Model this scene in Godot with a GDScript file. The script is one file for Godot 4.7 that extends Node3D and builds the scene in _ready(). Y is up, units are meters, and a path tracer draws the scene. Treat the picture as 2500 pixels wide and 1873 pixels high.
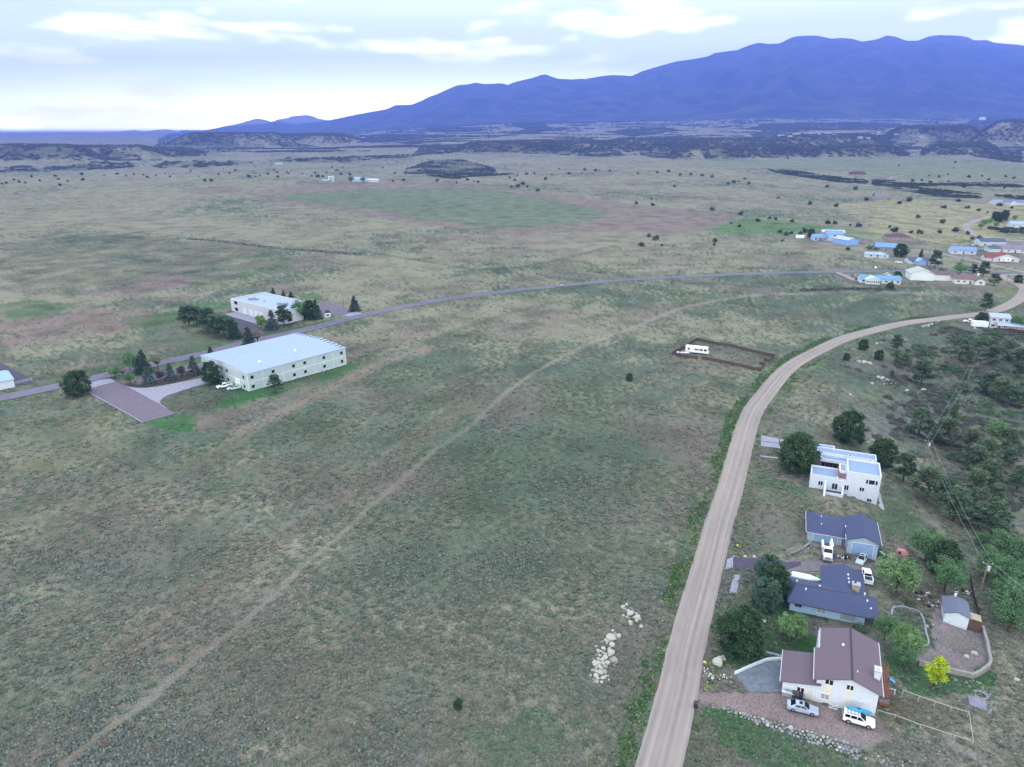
extends Node3D
# Valley below a mountain at dusk, seen from the air. Metres, y up, north is -z.

const CAM_H := 88.0
var rng := RandomNumberGenerator.new()
var n_big := FastNoiseLite.new()
var n_mid := FastNoiseLite.new()
var n_fine := FastNoiseLite.new()
var n_ridge := FastNoiseLite.new()
var mats := {}
var texs := {}
var names := {}

func lin(r: float, g: float, b: float) -> Color:
	return Color(r, g, b).linear_to_srgb()

# ---------------------------------------------------------------- mesh collector
class MB:
	var v := PackedVector3Array()
	var n := PackedVector3Array()
	var c := PackedColorArray()
	var col := Color(1, 1, 1)
	func tri(a: Vector3, b: Vector3, d: Vector3) -> void:
		var m := (b - a).cross(d - a).normalized()
		v.append(a); v.append(d); v.append(b)
		for k in 3:
			n.append(m); c.append(col)
	func quad(a: Vector3, b: Vector3, d: Vector3, e: Vector3) -> void:
		var m := (b - a).cross(d - a)
		if m.length_squared() < 1e-12:
			m = (d - a).cross(e - a)
		m = m.normalized()
		v.append(a); v.append(d); v.append(b); v.append(a); v.append(e); v.append(d)
		for k in 6:
			n.append(m); c.append(col)
	func box(x0: float, y0: float, z0: float, x1: float, y1: float, z1: float) -> void:
		hexa(Vector3(x0, y0, z1), Vector3(x1, y0, z1), Vector3(x1, y0, z0), Vector3(x0, y0, z0), Vector3(x0, y1, z1), Vector3(x1, y1, z1), Vector3(x1, y1, z0), Vector3(x0, y1, z0))
	# bottom ring a b c d (counter-clockwise from above), top ring e f g h
	func hexa(a: Vector3, b: Vector3, cc: Vector3, d: Vector3, e: Vector3, f: Vector3, g: Vector3, h: Vector3) -> void:
		quad(e, f, g, h); quad(d, cc, b, a); quad(a, b, f, e); quad(b, cc, g, f); quad(cc, d, h, g); quad(d, a, e, h)
	func bar(p: Vector3, q: Vector3, w: float, t: float) -> void:
		var d := (q - p).normalized()
		var s := d.cross(Vector3.UP)
		if s.length() < 0.05:
			s = Vector3.RIGHT
		s = s.normalized() * w * 0.5
		var u := s.cross(d).normalized() * t * 0.5
		hexa(p + s - u, q + s - u, q - s - u, p - s - u, p + s + u, q + s + u, q - s + u, p - s + u)
	func tube(p: Vector3, q: Vector3, r0: float, r1: float, k := 6) -> void:
		var d := (q - p).normalized()
		var s := d.cross(Vector3(0.31, 0.2, 0.93)).normalized()
		var u := d.cross(s)
		for i in k:
			var a0 := TAU * i / k
			var a1 := TAU * (i + 1) / k
			var e0 := s * cos(a0) + u * sin(a0)
			var e1 := s * cos(a1) + u * sin(a1)
			quad(p + e0 * r0, p + e1 * r0, q + e1 * r1, q + e0 * r1)
			tri(q, q + e0 * r1, q + e1 * r1)
	# flat polygon (counter-clockwise from above) extruded from y0 to y1
	func slab(pts: Array, y0: float, y1: float) -> void:
		var poly := PackedVector2Array()
		for p in pts:
			poly.append(p)
		var idx := Geometry2D.triangulate_polygon(poly)
		for i in range(0, idx.size(), 3):
			var a := poly[idx[i]]
			var b := poly[idx[i + 1]]
			var d := poly[idx[i + 2]]
			if (b - a).cross(d - a) > 0:
				var w := b
				b = d; d = w
			tri(Vector3(a.x, y1, a.y), Vector3(b.x, y1, b.y), Vector3(d.x, y1, d.y))
		var area := 0.0
		for i in poly.size():
			area += poly[i].cross(poly[(i + 1) % poly.size()])
		for i in poly.size():
			var a := poly[i]
			var b := poly[(i + 1) % poly.size()]
			if area > 0:
				var w := a
				a = b; b = w
			quad(Vector3(a.x, y0, a.y), Vector3(b.x, y0, b.y), Vector3(b.x, y1, b.y), Vector3(a.x, y1, a.y))
	func mesh() -> ArrayMesh:
		var arr := []
		arr.resize(Mesh.ARRAY_MAX)
		arr[Mesh.ARRAY_VERTEX] = v
		arr[Mesh.ARRAY_NORMAL] = n
		arr[Mesh.ARRAY_COLOR] = c
		var m := ArrayMesh.new()
		m.add_surface_from_arrays(Mesh.PRIMITIVE_TRIANGLES, arr)
		return m

# ---------------------------------------------------------------- nodes
func numbered(called: String) -> String:
	if not names.has(called):
		names[called] = 0
		return called
	names[called] += 1
	return "%s_%03d" % [called, names[called]]

func tag(o: Node, label: String, category: String, group := "") -> void:
	o.set_meta("label", label)
	o.set_meta("category", category)
	if group != "":
		o.set_meta("group", group)

func thing(called: String, label: String, category: String, at: Vector3, psi := 0.0, group := "") -> Node3D:
	var o := Node3D.new()
	o.name = numbered(called)
	add_child(o)
	o.position = at
	o.rotation.y = -psi
	tag(o, label, category, group)
	return o

func put(parent: Node, called: String, mesh: Mesh, m: Material) -> MeshInstance3D:
	var o := MeshInstance3D.new()
	o.name = called
	o.mesh = mesh
	o.material_override = m
	o.cast_shadow = GeometryInstance3D.SHADOW_CASTING_SETTING_ON
	parent.add_child(o, true)
	return o

func part(parent: Node, called: String, mb: MB, m: Material) -> MeshInstance3D:
	return put(parent, called, mb.mesh(), m)

func structure(called: String, mesh: Mesh, m: Material) -> MeshInstance3D:
	var o := put(self, numbered(called), mesh, m)
	o.set_meta("kind", "structure")
	return o

func copy(o: Node3D, at: Vector3, psi: float, label: String, base := "") -> Node3D:
	var c: Node3D = o.duplicate()
	c.name = numbered(base if base != "" else str(o.name))
	add_child(c)
	c.position = at
	c.rotation.y = -psi
	c.set_meta("label", label)
	return c

# ---------------------------------------------------------------- materials
func tex(called: String, freq: float, lo: Color, hi: Color, kind := 0, size := 512, octaves := 4) -> NoiseTexture2D:
	if texs.has(called):
		return texs[called]
	var f := FastNoiseLite.new()
	f.seed = called.hash() % 10000
	f.noise_type = FastNoiseLite.TYPE_SIMPLEX_SMOOTH if kind == 0 else (FastNoiseLite.TYPE_CELLULAR if kind == 1 else FastNoiseLite.TYPE_VALUE)
	f.frequency = freq
	f.fractal_octaves = octaves
	if kind == 1:
		f.cellular_return_type = FastNoiseLite.RETURN_CELL_VALUE
		f.fractal_octaves = 1
	var g := Gradient.new()
	g.set_color(0, lo)
	g.set_color(1, hi)
	var t := NoiseTexture2D.new()
	t.width = size
	t.height = size
	t.seamless = true
	t.noise = f
	t.color_ramp = g
	texs[called] = t
	return t

func mat(called: String, c := Color(0.5, 0.5, 0.5), rough := 0.9, t: Texture2D = null, scale := 0.3, metal := 0.0) -> StandardMaterial3D:
	if mats.has(called):
		return mats[called]
	var m := StandardMaterial3D.new()
	m.resource_name = called
	m.albedo_color = c.linear_to_srgb()
	m.roughness = rough
	m.metallic = metal
	if rough > 0.6:
		m.metallic_specular = 0.3
	if t:
		m.albedo_texture = t
		m.uv1_triplanar = true
		m.uv1_world_triplanar = true
		m.uv1_scale = Vector3.ONE * scale
	mats[called] = m
	return m

func vmat(called: String, rough := 0.9, t: Texture2D = null, scale := 0.3) -> StandardMaterial3D:
	var m := mat(called, Color(1, 1, 1), rough, t, scale)
	m.vertex_color_use_as_albedo = true
	return m

func pv(a: Array) -> PackedVector2Array:
	var o := PackedVector2Array()
	for i in range(0, a.size(), 2):
		o.append(Vector2(a[i], a[i + 1]))
	return o

func smooth_line(a: PackedVector2Array, step: float) -> PackedVector2Array:
	var o := PackedVector2Array()
	for i in a.size() - 1:
		var p0 := a[maxi(i - 1, 0)]
		var p3 := a[mini(i + 2, a.size() - 1)]
		var k := maxi(1, int(a[i].distance_to(a[i + 1]) / step))
		for j in k:
			o.append(a[i].cubic_interpolate(a[i + 1], p0, p3, float(j) / k))
	o.append(a[a.size() - 1])
	return o

# ---------------------------------------------------------------- the lie of the land
const S := 1.073
const HILLS := [[-0.66, 2703.96, 0.13, 354.09, 36.482], [-0.56, 2789.8, 0.12, 321.9, 32.19], [-0.5, 2950.75, 0.1, 321.9, 19.314], [-0.37, 4345.65, 0.1, 450.66, 66.526], [-0.3, 4506.6, 0.12, 450.66, 53.65], [0, 3165.35, 0.09, 278.98, 32.19], [0.13, 3197.54, 0.13, 278.98, 25.752], [0.27, 2628.85, 0.07, 246.79, 32.19], [0.35, 2843.45, 0.08, 246.79, 30.044], [0.46, 2682.5, 0.08, 246.79, 32.19], [0.6, 2897.1, 0.06, 278.98, 34.336], [0.56, 3862.8, 0.08, 321.9, 66.526], [0.7, 3755.5, 0.1, 450.66, 94.424], [0.3, 3326.3, 0.1, 268.25, 32.19], [0.42, 3540.9, 0.1, 278.98, 38.628], [0.2, 3540.9, 0.1, 236.06, 23.606]]
const SKYLINE := [-0.4070, 90, -0.3737, 162, -0.3300, 204, -0.3163, 232, -0.3070, 240, -0.2975, 218, -0.2841, 197, -0.2470, 247, -0.1999, 374, -0.1639, 458, -0.1530, 521, -0.1341, 528, -0.1276, 548, -0.1096, 653, -0.0907, 749, -0.0718, 859, -0.0585, 873, -0.0457, 907, -0.0372, 880, -0.0239, 887, -0.0149, 894, -0.0064, 866, 0.0064, 921, 0.0265, 982, 0.0371, 1030, 0.0434, 1043, 0.0503, 1009, 0.0594, 969, 0.0796, 955, 0.0849, 969, 0.0955, 962, 0.1113, 1003, 0.1287, 1030, 0.1457, 1023, 0.1537, 1009, 0.1692, 1098, 0.1847, 1158, 0.2106, 1253, 0.2366, 1300, 0.2522, 1340, 0.2597, 1393, 0.2882, 1440, 0.3032, 1519, 0.3149, 1559, 0.3292, 1539, 0.3422, 1552, 0.3544, 1638, 0.3620, 1664, 0.3790, 1678, 0.3905, 1671, 0.4067, 1625, 0.4180, 1638, 0.4327, 1625, 0.4463, 1579, 0.4642, 1612, 0.4764, 1678, 0.4871, 1658, 0.5036, 1592, 0.5166, 1592, 0.5312, 1664, 0.5424, 1684, 0.5702, 1671, 0.5810, 1645, 0.5885, 1599, 0.5974, 1599, 0.6051, 1605, 0.6136, 1566, 0.6270, 1546, 0.6429, 1533, 0.6537, 1513, 0.6754, 1466, 0.7194, 1353, 0.7898, 1253, 0.8718, 1118, 1.0368, 880]

func bump(q: float) -> float:
	q = absf(q)
	return 0.0 if q >= 1.0 else 1.0 - smoothstep(0.5, 1.0, q)

func hgt(x: float, z: float) -> float:
	x /= S
	z /= S
	var d := -z
	var h := 0.0
	var e := x - (20.0 + 0.46 * (maxf(d, 40.0) - 74.0)) - (36.0 - 14.0 * smoothstep(90.0, 145.0, d))
	if e > 0.0 and d < 310.0:
		h -= (1.0 - smoothstep(235.0, 310.0, d)) * 12.0 * (1.0 - exp(-e * 0.17 / 12.0))
	var r := sqrt(x * x + z * z)
	if r > 120.0:
		h += (0.35 * sin(x * 0.021 + 1.0) * sin(z * 0.017) + 0.25 * sin(x * 0.05 - z * 0.031)) * smoothstep(120.0, 200.0, r)
	if d > 1000.0:
		var t := x / d
		h -= 26.0 * smoothstep(1480.0, 1680.0, d) * (1.0 - smoothstep(1900.0, 2350.0, d)) * (1.0 - smoothstep(-0.05, 0.12, t))
		h += 3.0 * sin(x * 0.004) * sin(d * 0.0045) * smoothstep(1000.0, 1300.0, d)
		if d > 2600.0:
			h += (0.004 + 0.024 * smoothstep(-0.35, 0.05, t) + 0.010 * smoothstep(0.05, 0.4, t)) * (d - 2600.0)
		var rise := 0.0
		for f in HILLS:
			if absf(d * S - f[1]) < f[3]:
				rise = maxf(rise, f[4] / S * bump((t - f[0]) / f[2]) * bump((d * S - f[1]) / f[3]))
		h += rise
	return h * S

# how much scrub covers the far country, 0 to 1
func far_scrub(x: float, z: float) -> float:
	var d := -z
	var t := x / maxf(d, 1.0)
	var s := smoothstep(0.16, 0.30, n_big.get_noise_2d(x * 0.35 + 700.0, z * 0.55) + 0.35 * n_mid.get_noise_2d(x * 0.12, z * 0.2)) * smoothstep(2700.0, 3300.0, d) * smoothstep(-0.5, -0.3, t)
	s = maxf(s, smoothstep(8300.0, 9200.0, d) * smoothstep(-0.3, -0.1, t))
	for f in HILLS:
		if absf(d - f[1]) < f[3]:
			s = maxf(s, smoothstep(0.05, 0.25, bump((t - f[0]) / f[2]) * bump((d - f[1]) / f[3])) * smoothstep(-0.45, 0.05, n_mid.get_noise_2d(x * 0.2, z * 0.2)))
	return s

func on(x: float, z: float) -> Vector3:
	return Vector3(x, hgt(x, z), z)

var ring := PackedFloat32Array()
var azim := PackedFloat32Array()
var gv := PackedVector3Array()
var gc := PackedColorArray()

func window(x0: float, z0: float, x1: float, z1: float) -> Array:
	var a0 := 9.0
	var a1 := -9.0
	var r1 := 0.0
	for p in [Vector2(x0, z0), Vector2(x1, z0), Vector2(x0, z1), Vector2(x1, z1)]:
		var a := atan2(p.x, -p.y)
		a0 = minf(a0, a); a1 = maxf(a1, a)
		r1 = maxf(r1, p.length())
	var near := Vector2(clampf(0, x0, x1), clampf(0, z0, z1)).length()
	return [maxi(0, ring.bsearch(near) - 1), mini(ring.size() - 1, ring.bsearch(r1)), maxi(0, azim.bsearch(a0) - 1), mini(azim.size() - 1, azim.bsearch(a1))]

# a soft line of colour: trails, ditches, verges
func paint_line(a: Array, w: float, c: Color, strength: float, ragged := 0.5) -> void:
	var p := smooth_line(pv(a), maxf(w * 3.0, 8.0))
	for i in p.size() - 1:
		var A := p[i]
		var B := p[i + 1]
		# a track is never drawn finer than the land is
		var r0 := A.length()
		var we := maxf(w, 0.55 / (300.0 * 64.0 / (r0 * r0) + 66.0 / r0))
		var m := we * 2.2
		var k := window(minf(A.x, B.x) - m, minf(A.y, B.y) - m, maxf(A.x, B.x) + m, maxf(A.y, B.y) + m)
		var ab := B - A
		var l2 := maxf(ab.length_squared(), 0.001)
		for ri in range(k[0], k[1] + 1):
			for ai in range(k[2], k[3] + 1):
				var q := gv[ri * azim.size() + ai]
				var pq := Vector2(q.x, q.z)
				var u := (pq - A).dot(ab) / l2
				if u < 0.0 or u >= 1.0:
					continue
				var d := (pq - A - ab * u).length() / we
				if d < 2.0:
					var nz := n_fine.get_noise_2d(q.x * 3.0, q.z * 3.0) * 1.6 + n_mid.get_noise_2d(q.x * 1.7 + 40.0, q.z * 1.7)
					var s := strength * clampf(1.35 - d + nz * ragged, 0.0, 1.0)
					var ix := ri * azim.size() + ai
					gc[ix] = gc[ix].lerp(c, s)

func paint_poly(a: Array, c: Color, strength: float, warp := 1.5, patchy := 0.0) -> void:
	var poly := pv(a)
	var lo := poly[0]
	var hi := poly[0]
	for p in poly:
		lo = lo.min(p); hi = hi.max(p)
	var k := window(lo.x - warp, lo.y - warp, hi.x + warp, hi.y + warp)
	for ri in range(k[0], k[1] + 1):
		for ai in range(k[2], k[3] + 1):
			var ix := ri * azim.size() + ai
			var q := gv[ix]
			if q.x < lo.x - warp or q.x > hi.x + warp or q.z < lo.y - warp or q.z > hi.y + warp:
				continue
			var f := 0.35 / maxf(warp, 0.3)
			var wp := Vector2(q.x + warp * 1.6 * n_mid.get_noise_2d(q.x * f * 20.0, q.z * f * 20.0) + warp * 0.9 * n_fine.get_noise_2d(q.x, q.z), q.z + warp * 1.6 * n_mid.get_noise_2d(q.x * f * 20.0 + 99.0, q.z * f * 20.0))
			if Geometry2D.is_point_in_polygon(wp, poly):
				var s := strength
				if patchy > 0.0:
					s *= clampf(0.75 + patchy * (n_mid.get_noise_2d(q.x * 1.3, q.z * 1.3) * 1.4 + n_fine.get_noise_2d(q.x, q.z)), 0.0, 1.0)
				gc[ix] = gc[ix].lerp(c, s)

func build_ground() -> void:
	var r := 2.0
	while r < 70.0:
		ring.append(r)
		r += 6.0
	r = 70.0
	var di := 0.0
	while r < 17000.0:
		ring.append(r)
		di = 300.0 * 64.0 / (r * r) + 66.0 / r
		r += 1.0 / di
	var a := -PI
	while a < -0.86:
		azim.append(a)
		a += 0.12
	var NF := 760
	for i in NF + 1:
		azim.append(-0.86 + 1.72 * i / NF)
	a = 0.95
	while a < PI:
		azim.append(a)
		a += 0.12
	azim.append(PI)
	var NA := azim.size()
	var NR := ring.size()
	gv.resize(NA * NR)
	gc.resize(NA * NR)
	var uv := PackedVector2Array()
	uv.resize(NA * NR)
	var sage := Color(0.103, 0.131, 0.100)
	var tan_ := Color(0.205, 0.192, 0.140)
	var mauve := Color(0.205, 0.160, 0.143)
	var green := Color(0.070, 0.112, 0.056)
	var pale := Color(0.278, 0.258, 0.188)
	for i in NR:
		for j in NA:
			var x := ring[i] * sin(azim[j])
			var z := -ring[i] * cos(azim[j])
			if z > 1500.0:
				x *= 1500.0 / z
				z = 1500.0
			var ix := i * NA + j
			var h := hgt(x, z)
			if ring[i] > 900.0:
				h += n_mid.get_noise_2d(x * 0.15, z * 0.15) * 3.0 * smoothstep(900.0, 2500.0, ring[i]) * (1.0 + smoothstep(5.0, 40.0, h))
			elif ring[i] < 320.0:
				h += n_fine.get_noise_2d(x, z) * 0.10
			gv[ix] = Vector3(x, h, z)
			uv[ix] = Vector2(x, z)
			var b := n_big.get_noise_2d(x, z)
			var m := n_mid.get_noise_2d(x, z)
			var f := n_fine.get_noise_2d(x, z)
			var g := n_mid.get_noise_2d(x * 0.5 + 300.0, z * 0.5)
			var c := sage.lerp(tan_, clampf(0.36 + b * 0.55 + m * 0.55 + f * 0.75, 0.0, 1.0))
			# paler northwards in patches: the fade of a grazing view, put into the colour
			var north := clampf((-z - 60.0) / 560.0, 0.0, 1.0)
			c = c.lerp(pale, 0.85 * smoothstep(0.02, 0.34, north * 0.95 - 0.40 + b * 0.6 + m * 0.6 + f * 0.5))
			c = c.lerp(mauve, clampf(0.04 + g * 1.1 + f * 0.4, 0.0, 0.7))
			c = c.lerp(green, clampf(-0.05 - b * 0.5 + m * 0.7 - f * 0.6, 0.0, 0.55))
			if ring[i] > 2300.0:
				c = c.lerp(Color(0.075, 0.082, 0.062), 0.38 * far_scrub(x, z))
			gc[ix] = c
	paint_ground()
	var idx := PackedInt32Array()
	for i in NR - 1:
		for j in NA - 1:
			var p := i * NA + j
			idx.append(p); idx.append(p + NA); idx.append(p + 1)
			idx.append(p + 1); idx.append(p + NA); idx.append(p + NA + 1)
	var nrm := PackedVector3Array()
	nrm.resize(NA * NR)
	for i in NR:
		for j in NA:
			var i0 := maxi(i - 1, 0)
			var i1 := mini(i + 1, NR - 1)
			var j0 := maxi(j - 1, 0)
			var j1 := mini(j + 1, NA - 1)
			var n := (gv[i * NA + j1] - gv[i * NA + j0]).cross(gv[i0 * NA + j] - gv[i1 * NA + j])
			if n.y < 0.0:
				n = -n
			nrm[i * NA + j] = n.normalized() if n.length_squared() > 1e-9 else Vector3.UP
	var arr := []
	arr.resize(Mesh.ARRAY_MAX)
	arr[Mesh.ARRAY_VERTEX] = gv
	arr[Mesh.ARRAY_NORMAL] = nrm
	arr[Mesh.ARRAY_COLOR] = gc
	arr[Mesh.ARRAY_TEX_UV] = uv
	arr[Mesh.ARRAY_TEX_UV2] = uv
	arr[Mesh.ARRAY_INDEX] = idx
	var am := ArrayMesh.new()
	am.add_surface_from_arrays(Mesh.PRIMITIVE_TRIANGLES, arr)
	var gm := StandardMaterial3D.new()
	gm.resource_name = "grassland"
	gm.vertex_color_use_as_albedo = true
	gm.roughness = 1.0
	gm.metallic_specular = 0.1
	gm.albedo_texture = tex("grass_grain", 0.045, lin(0.45, 0.44, 0.42), lin(1.55, 1.55, 1.5), 0, 1024, 5)
	gm.uv1_scale = Vector3(1.0 / 23.0, 1.0 / 23.0, 1)
	gm.detail_enabled = true
	gm.detail_blend_mode = BaseMaterial3D.BLEND_MODE_MUL
	gm.detail_albedo = tex("grass_patch", 0.012, lin(0.60, 0.62, 0.58), lin(1.42, 1.37, 1.33), 0, 1024, 6)
	gm.detail_uv_layer = BaseMaterial3D.DETAIL_UV_2
	gm.uv2_scale = Vector3(1.0 / 310.0, 1.0 / 310.0, 1)
	gm.heightmap_enabled = true
	gm.heightmap_texture = gm.albedo_texture
	gm.heightmap_scale = 14.0
	structure("ground", am, gm)

func skyline(t: float) -> float:
	for i in range(0, SKYLINE.size() - 2, 2):
		if t < SKYLINE[i + 2]:
			var f: float = (t - SKYLINE[i]) / (SKYLINE[i + 2] - SKYLINE[i])
			return lerpf(SKYLINE[i + 1], SKYLINE[i + 3], clampf(f, 0.0, 1.0))
	return SKYLINE[SKYLINE.size() - 1]

func build_mountain() -> void:
	var NT := 620
	var ND := 130
	var v := PackedVector3Array()
	var c := PackedColorArray()
	var idx := PackedInt32Array()
	for j in ND:
		var q := float(j) / (ND - 1)
		for i in NT:
			var t := -0.44 + 1.58 * i / (NT - 1)
			var top := skyline(t)
			var d0 := 9000.0 - 900.0 * smoothstep(0.0, 0.5, t)
			var dr := 13000.0 * S
			# the last rows run down the back of the ridge
			var d := lerpf(d0, dr, q / 0.94) if q < 0.94 else lerpf(dr, dr + 900.0, (q - 0.94) / 0.06)
			var x := t * d
			var base := hgt(t * d0, -d0) - 12.0
			var rise := maxf(top - base, 8.0)
			var s := (d - d0) / (dr - d0)
			var spur := n_ridge.get_noise_2d(x * 0.00042 * 1000.0, d * 0.00030 * 1000.0)
			var small := n_ridge.get_noise_2d(x * 1.5 + 500.0, d * 1.1)
			var h: float
			if s <= 1.0:
				var p := 0.30 * s + 0.70 * pow(s, 1.55)
				var mid := sin(PI * clampf(s, 0.0, 1.0))
				h = base + rise * (p + mid * (0.16 * spur + 0.06 * small))
				# no spur stands above the skyline seen from the valley
				h = minf(h, CAM_H + (top - CAM_H) * (d / dr) - 4.0 * (1.0 - s))
				h = maxf(h, base - 14.0 * (1.0 - smoothstep(0.0, 0.05, s)))
			else:
				h = top - rise * 0.35 * (s - 1.0) / 0.06
			v.append(Vector3(x, h, -d))
			var f := n_mid.get_noise_2d(x * 0.05, d * 0.05)
			var k := Color(0.022, 0.034, 0.030).lerp(Color(0.110, 0.100, 0.085), clampf(0.05 + f * 0.6 + small * 0.5 + smoothstep(0.75, 1.0, rise * s / 1500.0) * 0.3, 0.0, 0.8))
			c.append(k)
	for j in ND - 1:
		for i in NT - 1:
			var p := j * NT + i
			idx.append(p); idx.append(p + NT); idx.append(p + 1)
			idx.append(p + 1); idx.append(p + NT); idx.append(p + NT + 1)
	var st := SurfaceTool.new()
	st.begin(Mesh.PRIMITIVE_TRIANGLES)
	for k in v.size():
		st.set_color(c[k])
		st.add_vertex(v[k])
	for k in idx:
		st.add_index(k)
	st.generate_normals()
	# two pale bare peaks and low hills beyond the plain
	for q in [[-0.335, 0.10, 270.0, 15200.0], [-0.275, 0.13, 360.0, 15900.0], [-0.50, 0.05, 75.0, 15000.0], [-0.46, 0.06, 90.0, 15300.0]]:
		var pk := SurfaceTool.new()
		pk.begin(Mesh.PRIMITIVE_TRIANGLES)
		var K := 60
		for j in 16:
			for i in K:
				var u := 2.0 * i / (K - 1) - 1.0
				var w := 2.0 * j / 15.0 - 1.0
				var t: float = q[0] + q[1] * u
				var dd: float = q[3] + w * 700.0
				var hh: float = q[2] * pow(maxf(0.0, 1.0 - absf(u)), 1.15) * (1.0 - w * w) * (1.0 + 0.16 * n_ridge.get_noise_2d(t * dd * 1.0, dd)) + 20.0
				pk.add_vertex(Vector3(t * dd, hh - 10.0 * absf(w), -dd))
		for j in 15:
			for i in K - 1:
				var p := j * K + i
				for e in [p, p + K, p + 1, p + 1, p + K, p + K + 1]:
					pk.add_index(e)
		pk.generate_normals()
		structure("far_mountain", pk.commit(), mat("bare_rock", Color(0.30, 0.28, 0.26), 1.0))
	var m := vmat("forested_slope", 1.0)
	structure("mountain", st.commit(), m)

# ---------------------------------------------------------------- plants
var tree_kinds := {}

func leaf(mb: MB, p: Vector3, n: Vector3, s: float) -> void:
	var t := n.cross(Vector3(rng.randfn(), rng.randfn(), rng.randfn())).normalized()
	var b := n.cross(t)
	mb.tri(p + t * s, p - t * s * 0.6 + b * s * 0.75, p - t * s * 0.6 - b * s * 0.75)

func rdir() -> Vector3:
	return Vector3(rng.randfn(), rng.randfn(), rng.randfn()).normalized()

func tint(c: Color, a: float) -> Color:
	var k := 1.0 + rng.randf_range(-a, a)
	var w := rng.randf_range(-a, a) * 0.3
	return Color(c.r * k * (1.0 + w), c.g * k, c.b * k * (1.0 - w))

func clump(mb: MB, o: Vector3, r: Vector3, count: int, s: float, c: Color, needles := false) -> void:
	var k := tint(c, 0.22)
	for i in count:
		mb.col = tint(k, 0.28)
		var d := rdir()
		if needles:
			var p := o + d * r * 0.25
			var q := o + d * r * rng.randf_range(0.8, 1.15)
			var t := d.cross(rdir()).normalized() * s
			mb.tri(p + t, q + t * 0.4, p - t)
			mb.tri(q + t * 0.4, q - t * 0.4, p - t)
		else:
			leaf(mb, o + d * r * pow(rng.randf(), 0.4), (d + rdir() * 0.9).normalized(), s * rng.randf_range(0.7, 1.3))

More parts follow.
